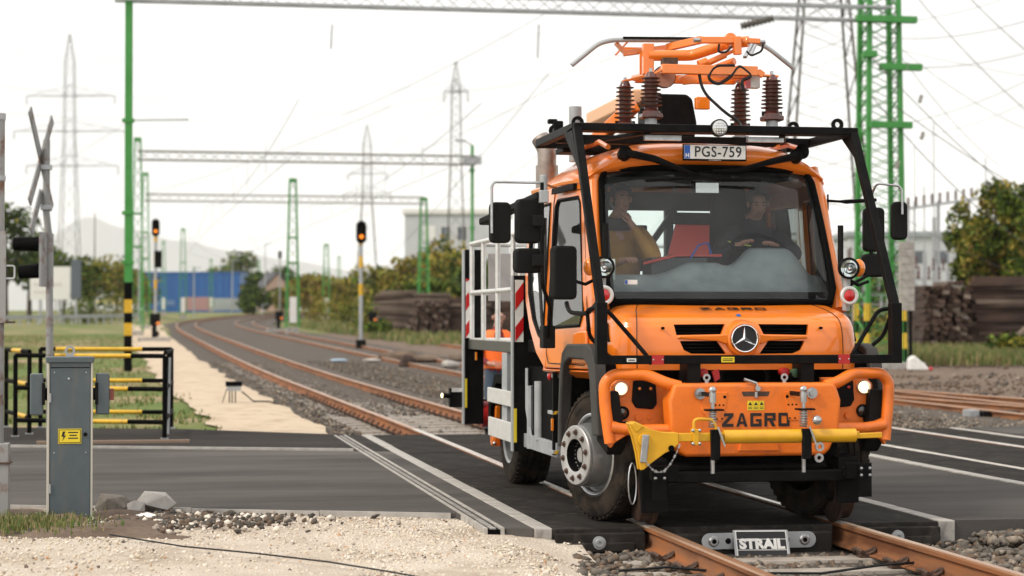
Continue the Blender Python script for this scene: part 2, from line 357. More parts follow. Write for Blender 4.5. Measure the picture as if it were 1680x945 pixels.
sheet('ballast_bed', BALLAST, [-2.15, -1.9, -1.6, -1.2, -.5, 0, .5, 1.2, 1.8, 2.6, 3.4, 4.1, 5, 5.9, 6.6, 7.4, 8.2, 9, 9.7, 10.5, 11.3, 12.2, 13.2], steps(11.9, 300, .9, 8),
      lambda u, y: -.195 - .07 * (1 - smooth(20, 26, y)) * (1 if abs(u) < 1.25 else 0) + .02 * nz2(u, y, 2.2) + .09 * smooth(-1.7, -2.1, u) - .12 * smooth(12.4, 13.2, u) + .05 * smooth(.4, 1.2, abs((u % 5.2) - 2.6)) * smooth(-1, 1, u) + (.02 if abs(u) > 1.2 else 0) - .2 * smooth(-2.1, -2.15, u))
sheet('ballast_bed', BALLAST, [-2.4, -2.0, -1.7, -1.4, -1, -.5, 0, .5, 1, 1.4, 1.8, 2.4, 3.2, 4.2, 6, 9], [-16, -10, -6, -4, -3, -2.4, -1.8, -1.2, -.6, .15],
      lambda u, y: -.205 + .025 * nz2(u, y, 1.6) + .04 * smooth(1.3, 2.2, u) + .02 * smooth(-1.1, -1.5, u), cl=False)
sheet('dirt_yard', DIRT, [12.6, 13.5, 15, 17, 19, 22, 26, 30, 36, 44, 56], [11.9, 14, 17, 20, 24, 28, 33, 38, 44, 52, 62, 75, 95, 120],
      lambda u, y: -.13 + .06 * nz2(u, y, .35) + .05 * nz2(u, y, 1.1, 2) + .45 * smooth(22, 50, u) + .12 * smooth(13, 18, u))
sheet('dirt_strip', DIRT, [6.5, 7.2, 8.4, 9.2, 10, 11, 12, 13.5, 16], [33, 38, 44, 50, 57, 64, 72, 82, 95, 112], lambda u, y: -.19 + .05 * smooth(7, 8.5, u) + .07 * nz2(u, y, .8) + .05 * nz2(u, y, 2, 3))
def near_edge(X): return 1.28 - .40 * (X + 1.98) if X > -9 else 4.09 - .36 * (X + 9)
def far_edge(X): return 8.69 - .36 * (X + 2.06)
def back_edge(X): return 11.75 - .82 * (X + 1.58) if X > -3.93 else 13.68 - .36 * (X + 3.93)
xs = [-30, -20, -14, -10, -8] + [-7 + i * .25 for i in range(23)] + [-1.3]
b = B(); J = 26
for X in xs:
    y1 = near_edge(min(X, -1.98)) + .35
    for j in range(J + 1):
        t = j / J; y = -14 + (y1 + 14) * (1 - (1 - t) ** 1.8)
        z = -.04 + .022 * nz2(X, y, .9) + .014 * nz2(X, y, 3.1, 4) - .16 * smooth(-1.95, -1.45, X + .22 * nz2(y, 1, 1.3)) * smooth(.4, -.6, y) + .10 * smooth(-3.6, -5.2, X) * smooth(1.0, -1.0, y) * (1 - smooth(-2.5, -8, y) * .5)
        b.v.append((X, y, min(z, .0 if y < y1 - .8 else -.015)))
for i in range(len(xs) - 1):
    for j in range(J): b.f.append((i * (J + 1) + j, (i + 1) * (J + 1) + j, (i + 1) * (J + 1) + j + 1, i * (J + 1) + j + 1)); b.m.append(0)
tag(b.build('limestone_yard', SANDN, ang=80), kind='structure')

# road: two slabs either side of the crossing, one between the tracks
def slab(name, poly, m, z0=-.36, z1=0): return tag(B().prism([(x, y, z0) for x, y in poly], (0, 0, z1 - z0)).build(name, m, flat=True), kind='structure')
slab('road', [(-60, near_edge(-60)), (-9, near_edge(-9)), (-2.02, near_edge(-2.02)), (-1.83, .12), (-1.635, .06), (-1.635, 8.54), (-2.06, 8.69), (-60, far_edge(-60))], ASPHALT2)
slab('pavement', [(-2.06, 8.715), (-1.635, 8.56), (-1.635, 11.75), (-3.93, 13.68), (-60, back_edge(-60)), (-60, far_edge(-60) + .02)], ASPHALT, z1=.001)
slab('road', [(1.636, .06), (3.5, .02), (3.5, 11.8), (1.636, 11.8)], ASPHALT2)
slab('road', [(6.99, .0), (60, 0), (60, 12.4), (6.99, 12.1)], ASPHALT2)
slab('kerb', [(-2.06, 8.66), (-2.06, 8.74), (-60, far_edge(-60) + .06), (-60, far_edge(-60) - .01)], CONC, z1=.028)
k = B()
for i in range(30):
    xa, xb = -2.06 - i * 1.0, -3.055 - i * 1.0
    k.prism([(xa, near_edge(xa) - .04, -.2), (xa, near_edge(xa) - .004, -.2), (xb, near_edge(xb) - .004, -.2), (xb, near_edge(xb) - .04, -.2)], (0, 0, .197 + .005 * random.Random(i).random()))
tag(k.build('kerb', CONC, flat=True), kind='structure')
# cable duct set flush in the asphalt
cd = thing('drain_channel', 'pale slotted metal channel running across the asphalt beside the outer concrete beam', 'channel', (-1.92, 6, 0))
B().box(-1.998, -1.968, .1, 11.78, -.1, .006).build('edge_rail', CONC_L, cd); B().box(-1.872, -1.842, .1, 11.78, -.1, .006).build('edge_rail', CONC_L, cd)
g = B()
for i in range(116): g.box(-1.940, -1.900, .14 + i * .1, .195 + i * .1, -.02, .002)
tag(g.build('grating', CONC, cd, flat=True), kind='stuff'); B().box(-1.966, -1.874, .1, 11.78, -.1, -.008).build('channel_bed', BLACKP, cd, flat=True)

# ------------------------------------------------------------------ tracks
RP = [(-.07, -.172), (.07, -.172), (.07, -.162), (.018, -.148), (.009, -.13), (.009, -.055), (.034, -.038), (.036, -.012), (.028, 0), (-.028, 0), (-.036, -.012), (-.034, -.038), (-.009, -.055), (-.009, -.13), (-.018, -.148), (-.07, -.162)]
RAILBR = mat('bright_rail_head', (.62, .58, .53), .35, .5, col2=(.48, .42, .36), nscale=6)
def rail(parent, pts, dz=0):
    b = B(); n = len(RP); pts = [Vector(p) for p in pts]
    for i, p in enumerate(pts):
        t = (pts[min(i + 1, len(pts) - 1)] - pts[max(i - 1, 0)]).normalized(); r = Vector((t.y, -t.x, 0)).normalized()
        for u, z in RP: b.v.append(tuple(p + r * u + Vector((0, 0, z + dz))))
    for i in range(len(pts) - 1):
        for j in range(n):
            j2 = (j + 1) % n; b.f.append((i * n + j, i * n + j2, (i + 1) * n + j2, (i + 1) * n + j)); b.m.append((2 if -.3 < pts[i].y < 12.1 else 1) if j in (7, 8, 9) else 0)
    b.f.append(tuple(range(n))); b.m.append(0)
    return b.build('rail', [RUST, RAILTOP, RAILBR], parent, ang=30)
sm = B().prism([(-1.25, -.14, -.36), (-1.25, .14, -.36), (-1.2, .11, -.178), (-1.2, -.11, -.178)], (2.5, 0, 0)).mesh('sleeper', SLEEPER)
cb = B()
for s in (-1, 1): cb.tube([(s * .02, -.06, -.16), (s * .05, -.07, -.15), (s * .08, -.03, -.125), (s * .075, .03, -.115), (s * .05, .06, -.13), (s * .02, .05, -.15)], .014, 5)
cb.box(-.05, .05, -.05, .05, -.18, -.155)
cmesh = cb.mesh('rail_clip', RUST_D)
def place(name, me, parent, p, rz=0, s=None):
    o = bpy.data.objects.new(name, me); COL.objects.link(o); o.location = p; o.rotation_euler = (0, 0, rz)
    if s: o.scale = s
    under(o, parent); return o
rnd = random.Random(3)
def sleepers(parent, ys, u0, clips=True):
    for y in ys:
        p = off(y, u0); a = -math.atan2(tang(y).x, tang(y).y)
        place('sleeper', sm, parent, p + Vector((rnd.uniform(-.03, .03), 0, rnd.uniform(-.012, .004))), a)
        if clips:
            for s in (-1, 1):
                for q in (-.085, .085): place('rail_clip', cmesh, parent, off(y, u0 + s * .75 + q) + Vector((0, 0, .0)), a + (math.pi if q < 0 else 0))
t1 = tag(thing('railway_track', None, None, (0, 0, 0)), kind='structure')
for s in (-.75, .75): rail(t1, [off(y, s) for y in steps(-14, 330, 1.0, 6)])
sleepers(t1, [-3.6, -3.0, -2.4, -1.8, -1.2, -.6], 0); sleepers(t1, [12.5 + .6 * i for i in range(26)], 0); sleepers(t1, [28.1 + .6 * i for i in range(40)], 0, False)
t2 = tag(thing('railway_track', None, None, (5.16, 0, 0)), kind='structure')
for s in (4.41, 5.91): rail(t2, [off(y, s - .25 * smooth(12, 50, y)) for y in steps(-6, 330, 1.0, 6)])
sleepers(t2, [12.8 + .6 * i for i in range(24)], 5.16, False); sleepers(t2, [27.3 + .6 * i for i in range(40)], 4.95, False)
t3 = tag(thing('railway_track', None, None, (10.4, 20, 0)), kind='structure')
for a in ([(9.58, 8), (9.6, 16), (9.45, 30), (9.1, 60), (8.6, 110)], [(11.08, 8), (11.1, 16), (10.95, 30), (10.6, 60), (10.1, 110)], [(11.9, 8), (10.95, 17), (9.9, 23.2)], [(13.3, 8), (12.3, 20), (11.1, 26.5), (9.5, 36)]):
    pts = []
    for i in range(len(a) - 1):
        for q in range(12): pts.append(Vector((a[i][0] + (a[i + 1][0] - a[i][0]) * q / 12, a[i][1] + (a[i + 1][1] - a[i][1]) * q / 12, 0)))
    pts.append(Vector((*a[-1], 0)))
    for p in pts: p.z = zg(p.y)
    rail(t3, pts, -.02)
for i in range(48): place('sleeper', sm, t3, (10.4 - .001 * i, 12.8 + i * .6, zg(12.8 + i * .6) - .02), 0, (1.1, 1, 1))
t4 = tag(thing('railway_track', None, None, (9.5, 70, 0)), kind='structure')
for dx in (0, 1.5):
    pts = [Vector((13.8 + dx, 46, 0)), Vector((11.5 + dx, 62, 0)), Vector((9.7 + dx * .9, 80, 0)), Vector((8.6 + dx * .8, 96, 0))]
    pts = rounded(pts, 8, 5)
    for p in pts: p.z = zg(p.y) + .03
    rail(t4, pts)
# turnout lever box beside the far rails
tb = thing('point_motor_box', 'dark grey point motor box with pale end beside the rusty turnout rails', 'box', (10.0, 18.2, -.15))
B().box(9.22, 9.4, 17.0, 17.3, -.17, .0).build('end_plate', GALV, tb, .01); B().box(9.42, 10.1, 16.9, 17.35, -.17, -.02).build('casing', BLACK, tb, .01)

# ------------------------------------------------------------------ level crossing panels
lc = tag(thing('level_crossing', None, None, (0, 0, 0)), kind='structure')
def crossing(cx, n, L, y0=0.03, dx=0):
    ip = B().box(-.655, .655, .010, L - .010, -.34, -.004).mesh('rubber_panel', RUBPAN); op = B().box(-.345, .345, .010, L - .010, -.34, -.002).mesh('rubber_panel', RUBPAN)
    bm = B().box(-.065, .065, .003, L - .003, -.30, .004).mesh('edge_beam', CONC_L)
    for i in range(n):
        y = y0 + i * L
        for me, x, nm in ((ip, 0, 'rubber_panel'), (op, -1.15, 'rubber_panel'), (op, 1.15, 'rubber_panel'), (bm, -1.565, 'edge_beam'), (bm, 1.565, 'edge_beam')):
            o = place(nm, me, lc, (cx + x, y, rnd.uniform(-.005, .001)))
            m = o.modifiers.new('b', 'BEVEL'); m.width = .008; m.segments = 2
crossing(0, 10, 1.18); crossing(5.2, 10, 1.2, .0)
for x in (-1.15, 1.15):
    B().box(x - .335, x + .335, -.04, .03, -.24, -.035).box(x - .25, x + .25, -.07, -.04, -.17, -.10).build('end_block', RUBPAN, lc, .012)
    B().lathe([(0, .0), (.012, 0), (.014, .012), (.03, .012), (.034, .0), (.048, 0), (.048, -.02)], (x - .02, -.075, -.10), (0, -1, 0), 20).build('washer', GALV, lc)
B().box(-.62, .62, -.06, .03, -.30, -.05).build('end_block', RUBPAN, lc, .02)
bar = B(); bar.prism([(p.x, -.085, p.z) for p in arc((-.34, 0, -.105), .06, 90, 270, 8, (1, 0, 0), (0, 0, 1))] + [(p.x, -.085, p.z) for p in arc((.42, 0, -.105), .06, 270, 450, 8, (1, 0, 0), (0, 0, 1))], (0, .015, 0))
bar.build('tie_plate', GALV, lc, .003)
for x in (-.31, .39):
    B().lathe([(.018, .012), (.03, .012), (.04, .003), (.04, -.01)], (x, -.087, -.105), (0, -1, 0), 16).build('bolt_head', STEEL, lc); B().cyl((x, -.085, -.105), (x, -.092, -.105), .02, 12).build('bolt_hole', BLACKP, lc)
for x in (-.20, .25): B().cyl((x, -.0835, -.105), (x, -.0875, -.105), .022, 14).build('bolt_hole', BLACKP, lc)
sg = thing('maker_sign', 'black sign with white letters on the tilted deflector plate between the rails', 'sign', (.03, -.2, -.24))
Ms = Matrix.Translation((.035, -.16, -.135)) @ Matrix.Rotation(R(-7), 4, 'Z') @ Matrix.Rotation(R(58), 4, 'X')
def on(Mx, b):
    b.v = [tuple(Mx @ Vector(v)) for v in b.v]; return b
on(Ms, B().box(-.205, .205, -.15, .13, -.012, 0)).build('plate', GALV, sg, .004)
on(Ms, B().box(-.19, .19, -.095, .12, 0, .003)).build('white_border', WHITE, sg); 
for y0, y1 in ((.055, .112), (-.032, .048), (-.087, -.039)): on(Ms, B().box(-.182, .182, y0, y1, .003, .0055)).build('black_field', INK, sg)
put('lettering', text_mesh('STRAIL', .108, WHITE, Ms @ Matrix.Translation((0, .008, .0065)), bold=.006, sx=1.0, ext=.001), sg, flat=True)

# ------------------------------------------------------------------ loose stones
ico = None
def ico_t():
    t = (1 + 5 ** .5) / 2
    v = np.array([(-1, t, 0), (1, t, 0), (-1, -t, 0), (1, -t, 0), (0, -1, t), (0, 1, t), (0, -1, -t), (0, 1, -t), (t, 0, -1), (t, 0, 1), (-t, 0, -1), (-t, 0, 1)], float) / 1.9
    f = np.array([(0, 11, 5), (0, 5, 1), (0, 1, 7), (0, 7, 10), (0, 10, 11), (1, 5, 9), (5, 11, 4), (11, 10, 2), (10, 7, 6), (7, 1, 8), (3, 9, 4), (3, 4, 2), (3, 2, 6), (3, 6, 8), (3, 8, 9), (4, 9, 5), (2, 4, 11), (6, 2, 10), (8, 6, 7), (9, 8, 1)])
    return v, f
OCT = (np.array([(1, 0, 0), (-1, 0, 0), (0, 1, 0), (0, -1, 0), (0, 0, 1), (0, 0, -1)], float), np.array([(0, 2, 4), (2, 1, 4), (1, 3, 4), (3, 0, 4), (2, 0, 5), (1, 2, 5), (3, 1, 5), (0, 3, 5)]))
def stones(name, pts, size, mats, weights, label=None, hi=True, seed=1):
    rg = np.random.default_rng(seed); n = len(pts); tv, tf = ico_t() if hi else OCT; k = len(tv)
    v = tv[None] * (1 + rg.uniform(-.42, .42, (n, k, 1))) * rg.uniform(.6, 1.2, (n, 1, 3)) * np.asarray(size)[:, None, None]
    a = rg.uniform(0, 6.28, n); c, s = np.cos(a), np.sin(a); e = rg.uniform(-.7, .7, n); ce, se = np.cos(e), np.sin(e)
    y = v[:, :, 1] * ce[:, None] - v[:, :, 2] * se[:, None]; z = v[:, :, 1] * se[:, None] + v[:, :, 2] * ce[:, None]; x = v[:, :, 0]
    v = np.stack([x * c[:, None] - y * s[:, None], x * s[:, None] + y * c[:, None], z * .8], -1) + np.asarray(pts)[:, None, :]
    f = (tf[None] + (np.arange(n) * k)[:, None, None]).reshape(-1, 3)
    me = bpy.data.meshes.new(name); me.vertices.add(n * k); me.vertices.foreach_set('co', v.ravel()); me.loops.add(f.size); me.polygons.add(len(f))
    me.loops.foreach_set('vertex_index', f.ravel()); me.polygons.foreach_set('loop_start', np.arange(0, f.size, 3))
    for m in mats: me.materials.append(m)
    me.polygons.foreach_set('material_index', np.repeat(rg.choice(len(mats), n, p=weights), len(tf)).astype(np.int32)); me.update(calc_edges=True); me.validate()
    o = bpy.data.objects.new(name, me); COL.objects.link(o); return tag(o, kind='stuff')
ST = [mat('stone_grey', (.10, .086, .07), .9, col2=(.165, .143, .118), nscale=18, obj=False), mat('stone_brown', (.10, .066, .043), .9, col2=(.15, .105, .072), nscale=18, obj=False),
      mat('stone_dark', (.05, .045, .039), .9, col2=(.095, .083, .068), nscale=18, obj=False), mat('stone_pale', (.31, .262, .208), .9, col2=(.21, .17, .13), nscale=18, obj=False)]
SS = [mat('lime_white', (.70, .63, .54), .95), mat('lime_cream', (.62, .53, .41), .95), mat('lime_grey', (.34, .29, .24), .95), mat('lime_dark', (.13, .10, .08), .95), mat('lime_orange', (.50, .30, .17), .95)]
rg = np.random.default_rng(5)
N1 = 11000; X = rg.uniform(-1.9, 3.6, N1); Y = rg.uniform(-3.8, .02, N1)
keep = (np.abs(np.abs(X) - .75) > .085) & ~((np.abs(X) < 1.25) & (np.abs(((Y + 3.6) + .3) % .6 - .3) < .12) & (rg.random(N1) < .8)) & ((X > -1.45) | (rg.random(N1) < .35)) & ~((np.abs(X) < .7) & (Y > -.25))
X, Y = X[keep], Y[keep]; inner = np.abs(X) < .7
Z = -.20 + rg.uniform(-.02, .035, len(X)) + .04 * np.clip((X - 1.3) / .9, 0, 1) - .03 * inner + np.where((X > 1.7) & (Y > -.5), .05, 0)
stones('ballast_gravel', np.stack([X, Y, Z], -1), rg.uniform(.018, .045, len(X)), ST, [.42, .24, .16, .18], seed=2)
N2 = 52000; X = rg.uniform(-2.1, 12.8, N2); Y = 12.0 + 40 * rg.random(N2) ** 1.7
rel = np.minimum(np.abs(np.abs(X) - .75), np.minimum(np.abs(X - 4.41), np.abs(X - 5.91)))
sl_ = (np.abs(X) < 1.2) & (np.abs(((Y - 12.5) + .3) % .6 - .3) < .125) & (rg.random(N2) < np.where(Y < 19, .80, .62)); keep = (rel > .1) & ~sl_; X, Y = X[keep], Y[keep]
Z = np.array([zg(y) for y in Y]) - .19 - .035 * ((np.abs(X) < 1.3) & (Y < 20)) + rg.uniform(-.02, .03, len(X)) + .05 * np.clip((-1.6 - X) / .5, 0, 1) + .045 * ((X > 1.6) & (X < 3.6)) + .03 * (X > 7)
XX = np.array([xc(y) for y in Y]) + X
stones('ballast_gravel', np.stack([XX, Y, Z], -1), rg.uniform(.025, .05, len(X)), ST, [.40, .24, .18, .18], hi=False, seed=3)
N3 = 46000; X = rg.uniform(-6.2, -1.3, N3); Y = -3.2 + 7.5 * rg.random(N3)
keep = (Y < np.where(X > -1.98, .1, 1.28 - .40 * (X + 1.98)) - .1) & ((X < -3.2) * .35 + (X >= -3.2) * .9 > rg.random(N3)); X, Y = X[keep], Y[keep]
Z = np.array([-.04 + .022 * nz2(x, y, .9) - .16 * smooth(-1.95, -1.45, x + .22 * nz2(y, 1, 1.3)) * smooth(.4, -.6, y) + .10 * smooth(-3.6, -5.2, x) * smooth(1.0, -1.0, y) for x, y in zip(X, Y)])
stones('limestone_gravel', np.stack([X, Y, Z], -1), .005 + .014 * rg.random(len(X)) ** 3, SS, [.44, .40, .10, .03, .03], hi=False, seed=4)
# ------------------------------------------------------------------ road-rail truck
TR = thing('road_rail_truck', 'orange road-rail maintenance truck with roof pantograph standing on the level crossing', 'truck', (0, 2.5, 0))
def P(name, b, m, par=None, bevel=0, **k): return b.build(name, m, par or TR, bevel, **k)
def letters(txt, w, h, gap, M4, m, par, ext=.003, th=.22):
    t = th * h; q = []
    G = {'Z': [[(0, h), (w, h), (w, h - t), (0, h - t)], [(0, 0), (w, 0), (w, t), (0, t)], [(0, t), (t * 1.5, t), (w, h - t), (w - t * 1.5, h - t)]],
         'A': [[(0, 0), (t, 0), (w * .5, h - t * .9), (w * .5, h), (w * .38, h)], [(w, 0), (w - t, 0), (w * .5, h - t * .9), (w * .5, h), (w * .62, h)], [(w * .25, h * .2), (w * .75, h * .2), (w * .68, h * .2 + t * .8), (w * .32, h * .2 + t * .8)]],
         'G': [[(0, h), (w, h), (w, h - t), (0, h - t)], [(0, t), (t, t), (t, h - t), (0, h - t)], [(0, 0), (w, 0), (w, t), (0, t)], [(w - t, t), (w, t), (w, h * .55), (w - t, h * .55)], [(w * .5, h * .55), (w - t, h * .55), (w - t, h * .55 - t * .8), (w * .5, h * .55 - t * .8)]],
         'R': [[(0, 0), (t, 0), (t, h), (0, h)], [(t, h), (w, h), (w, h - t), (t, h - t)], [(w - t, h - t), (w, h - t), (w, h * .42), (w - t, h * .42)], [(t, h * .42), (w - t, h * .42), (w - t, h * .42 + t * .9), (t, h * .42 + t * .9)], [(w * .45, h * .42), (w * .75, h * .42), (w, 0), (w - t * 1.3, 0)]],
         'O': [[(0, h), (w, h), (w, h - t), (0, h - t)], [(0, 0), (w, 0), (w, t), (0, t)], [(0, t), (t, t), (t, h - t), (0, h - t)], [(w - t, t), (w, t), (w, h - t), (w - t, h - t)]]}
    x0 = -(len(txt) * w + (len(txt) - 1) * gap) / 2
    for i, ch in enumerate(txt):
        b = B()
        for poly in G[ch]: b.prism([(x0 + i * (w + gap) + x, y - h / 2, 0) for x, y in poly], (0, 0, ext))
        on(M4, b).build('letter', m, par, flat=True)
# wheels
HUBM = mat('hub_steel', (.50, .50, .49), .4, .35, col2=(.36, .355, .345), nscale=9)
def wheel(c, n, front=True):
    c = Vector(c); n = Vector(n).normalized()
    b = B().lathe([(.30, -.15), (.42, -.17), (.47, -.16), (.495, -.125), (.497, -.07), (.482, -.068), (.482, -.05), (.5, -.048), (.5, -.01), (.484, -.008), (.484, .008), (.5, .01), (.5, .048), (.482, .05), (.482, .068), (.497, .07), (.495, .125), (.472, .158), (.45, .166), (.448, .160), (.42, .166), (.38, .172), (.34, .166), (.325, .168), (.30, .155)], c, n, 56)
    x = n.orthogonal().normalized(); y = n.cross(x)
    for i in range(48):
        a = 2 * math.pi * i / 48; d = x * math.cos(a) + y * math.sin(a); t = n.cross(d)
        for s in (-1, 1): b.bar(c + d * .492 + n * (s * .075), c + d * .482 + n * (s * .150), .030, .022, up=d)
    w = P('wheel', b, RUBBER, ang=30)
    if not front:
        P('rim', B().lathe([(.315, .152), (.312, .165), (.29, .15), (.27, .0), (.22, -.06), (.12, -.05), (.1, .02), (0, .02)], c, n, 40), SILVER, w); return w
    r = B().lathe([(.31, .150), (.312, .162), (.296, .168), (.288, .160), (.284, .125), (.262, .105), (.25, .13), (.247, .17), (.243, .21), (.236, .26), (.228, .285), (.21, .292)], c, n, 48); P('rim', r, SILVER, w)
    P('rim_ring', B().lathe([(.315, .152), (.318, .165), (.305, .170), (.298, .165)], c, n, 48), STEEL, w)
    f = B().lathe([(.21, .27), (.226, .30), (.226, .315), (.220, .322), (.132, .325), (.125, .32), (.12, .24), (.06, .235), (.055, .27), (0, .27)], c, n, 40); P('hub_flange', f, HUBM, w)
    P('hub_recess', B().lathe([(.121, .322), (.121, .244), (0, .244)], c + n * .002, n, 24), BLACK, w)
    for i in range(10):
        a = 2 * math.pi * (i + .5) / 10; d = x * math.cos(a) + y * math.sin(a)
        P('hub_nut', B().lathe([(.024, .324), (.024, .327), (.016, .327)], c + d * .176, n, 12).lathe([(.014, .327), (.014, .345), (0, .345)], c + d * .176, n, 6), RUST_D, w)
    return w
ST_A = R(17)
wheel((-.92, .60, .5), (-math.cos(ST_A), -math.sin(ST_A), 0)); wheel((.72, .62, .5), (math.cos(ST_A), math.sin(ST_A), 0))
wheel((-.93, 4.0, .5), (-1, 0, 0), False); wheel((.93, 4.0, .5), (1, 0, 0), False)
# chassis
P('chassis_frame', B().box(-.42, -.32, .2, 6.0, .62, .9).box(.32, .42, .2, 6.0, .62, .9).box(-.7, .7, .5, .72, .4, .6).box(-.7, .7, 3.9, 4.1, .4, .6).box(-.3, .3, .9, 3.2, .5, 1.1), BLACK, bevel=.01)
P('engine_bay', B().box(-.66, .66, .3, .9, .62, 1.2).box(-.7, .7, .9, 2.8, 1.0, 1.12), BLACKP)
P('light_block_plate', B().box(-.70, .70, .08, .95, .44, .6), BLACKP); P('light_block_plate', B().box(-.9, .9, 1.2, 3.4, .42, .9), BLACKP); P('light_block_plate', B().box(-.55, .95, 4.6, 5.9, .5, 1.0), BLACKP)  # plates added under the body to block light and darken the ground beneath
# front fenders
for s in (-1, 1):
    outer = [(.14, .66), (.20, .92), (.26, 1.2), (.36, 1.31), (.5, 1.345), (1.22, 1.335), (1.40, 1.27), (1.50, 1.1), (1.55, .8), (1.57, .5)]
    inner = [(1.49, .5), (1.47, .8), (1.42, 1.06), (1.33, 1.17), (1.15, 1.22), (.62, 1.22), (.48, 1.18), (.41, 1.08), (.37, .92), (.32, .66)]
    P('fender', B().prism([(s * 1.14, y, z) for y, z in outer + inner], (-s * .10, 0, 0)), FENDER, bevel=.02, seg=3)
    P('fender_liner', B().prism([(s * 1.05, y, z) for y, z in [(1.5, .5), (1.47, .8), (1.40, 1.08), (1.2, 1.24), (.6, 1.24), (.4, 1.18), (.34, .92), (.28, .66), (.22, .66), (.28, .95), (.36, 1.25), (.55, 1.3), (1.3, 1.3), (1.48, 1.1), (1.54, .5)]], (-s * .42, 0, 0)), BLACKP)
    P('mud_flap', B().prism([(s * 1.12, .10, 1.0), (s * 1.12, .30, 1.0), (s * 1.10, .34, .62), (s * 1.06, .16, .52), (s * 1.08, .06, .62)], (-s * .14, 0, 0)), PLASTIC, bevel=.015)
# bonnet
HZ = [(1.15, .19, .985), (1.30, .185, .985), (1.40, .19, .98), (1.47, .205, .972), (1.515, .23, .962), (1.545, .27, .95), (1.575, .34, .93), (1.60, .43, .905), (1.63, .55, .86), (1.66, .70, .79), (1.672, .80, .70)]
def hood(u, v):
    k = v * (len(HZ) - 1); i = min(int(k), len(HZ) - 2); t = k - i
    z, yf, w = (HZ[i][j] * (1 - t) + HZ[i + 1][j] * t for j in range(3)); a = (u - .5) * math.pi
    sn, cs = math.sin(a), max(0, math.cos(a)); x = w * math.copysign(abs(sn) ** .42, sn); y = .86 - (.86 - yf) * cs ** .30
    return (x, y, z)
hb = B().grid(hood, 72, 40); hb.box(-.75, .75, .66, .88, 1.6, 1.668)
ho = hb.build('bonnet', ORANGE, None, ang=60)
m_ = ho.modifiers.new('s', 'SOLIDIFY'); m_.thickness = .03; m_.offset = -1
bpy.context.view_layer.update(); ho.data = bpy.data.meshes.new_from_object(ho.evaluated_get(bpy.context.evaluated_depsgraph_get())); ho.modifiers.clear()
def pz(pts, y0=-.1, d=.55): return B().prism([(x, y0, z) for x, z in pts], (0, d, 0))
gl = [[(-.53, 1.492), (-.13, 1.495), (-.165, 1.418), (-.515, 1.412)], [(-.49, 1.368), (-.20, 1.368), (-.13, 1.27), (-.40, 1.272), (-.46, 1.30)]]
cuts = [pz(p) for p in gl] + [pz([(-x, z) for x, z in p]) for p in gl]
cut(ho, cuts); under(ho, TR)
P('grille_back', B().box(-.6, .6, .33, .36, 1.2, 1.5), BLACKP, ho)
for z in (1.29, 1.315, 1.34, 1.43, 1.455, 1.48):
    for s in (-1, 1): P('grille_slat', B().box(s * .14, s * .55, .27, .32, z - .004, z + .004), BLACK, ho)
for s in (-1, 1):
    P('grille_wing', B().prism([(s * .11, .15, 1.425), (s * .2, .165, 1.415), (s * .50, .178, 1.412), (s * .515, .178, 1.385), (s * .2, .165, 1.367), (s * .13, .15, 1.34)], (0, .05, 0)), ORANGE, ho, .012)
P('badge_surround', B().lathe([(.145, -.06), (.14, -.01), (.128, .022), (.112, .03), (.104, .02), (0, .018)], (0, .172, 1.385), (0, -1, 0), 40), ORANGE, ho)
P('badge_disc', B().lathe([(.104, .0), (.104, .006), (0, .006)], (0, .148, 1.385), (0, -1, 0), 40), INK, ho)
P('badge_ring', B().lathe([(.092, 0), (.094, .012), (.100, .016), (.106, .012), (.108, 0)], (0, .143, 1.385), (0, -1, 0), 40), CHROME, ho)
st_ = B()
for i in range(3):
    a = R(90 + 120 * i); d = Vector((math.cos(a), 0, math.sin(a))); q = Vector((-math.sin(a), 0, math.cos(a))); o_ = Vector((0, .142, 1.385))
    st_.add([o_ + q * .014, o_ + d * .093 + q * .003, o_ + d * .093 - q * .003, o_ - q * .014, o_ + Vector((0, -.014, 0)), o_ + d * .093 + Vector((0, -.004, 0))], [(0, 4, 5, 1), (4, 3, 2, 5), (1, 5, 2)])
P('badge_star', st_, CHROME, ho, flat=True)
letters('ZAGRO', .083, .062, .026, Matrix.Translation((0, .44, 1.611)) @ Matrix.Rotation(R(13), 4, 'X'), INK, ho, ext=.004)
P('small_badge', B().lathe([(.022, -.004), (.022, .004), (0, .005)], (0, .295, 1.557), (0, -.5, .85), 16), STEEL, ho); P('small_badge', B().lathe([(.014, .0), (.014, .007), (0, .007)], (0, .295, 1.557), (0, -.5, .85), 16), BLUE, ho)
for u0 in (.285, .715):
    P('panel_seam', B().tube([Vector(hood(u0 + (.02 * v / 30) * (1 if u0 > .5 else -1), v / 30)) + Vector((0, -.0015, .0015)) for v in range(0, 29)], .0035, 4), INK, ho)
for s in (-1, 1):
    P('hood_edge_trim', B().prism([(s * .975, .62, 1.53), (s * .99, .5, 1.49), (s * .995, .42, 1.36), (s * 1.0, .55, 1.36), (s * .995, .66, 1.45)], (-s * .05, 0, .0)), BLACK, ho, .01)
    P('hood_fastener', B().cyl((s * .62, .175, 1.465), (s * .62, .22, 1.465), .010, 10), BLACKP, ho)
    # wiper arms parked over the scuttle
for x in (-.33, .33):
    d = 1 if x < 0 else -1
    P('scuttle_handle', B().tube(rounded([(x - .17, .74, 1.66), (x - .15, .73, 1.715), (x + .12, .73, 1.72), (x + .17, .75, 1.665)], .04), .016, 8).box(x - .2, x - .12, .70, .78, 1.655, 1.70), PLASTIC, ho)
P('scuttle', B().box(-.9, .9, .72, .9, 1.58, 1.66), BLACK)
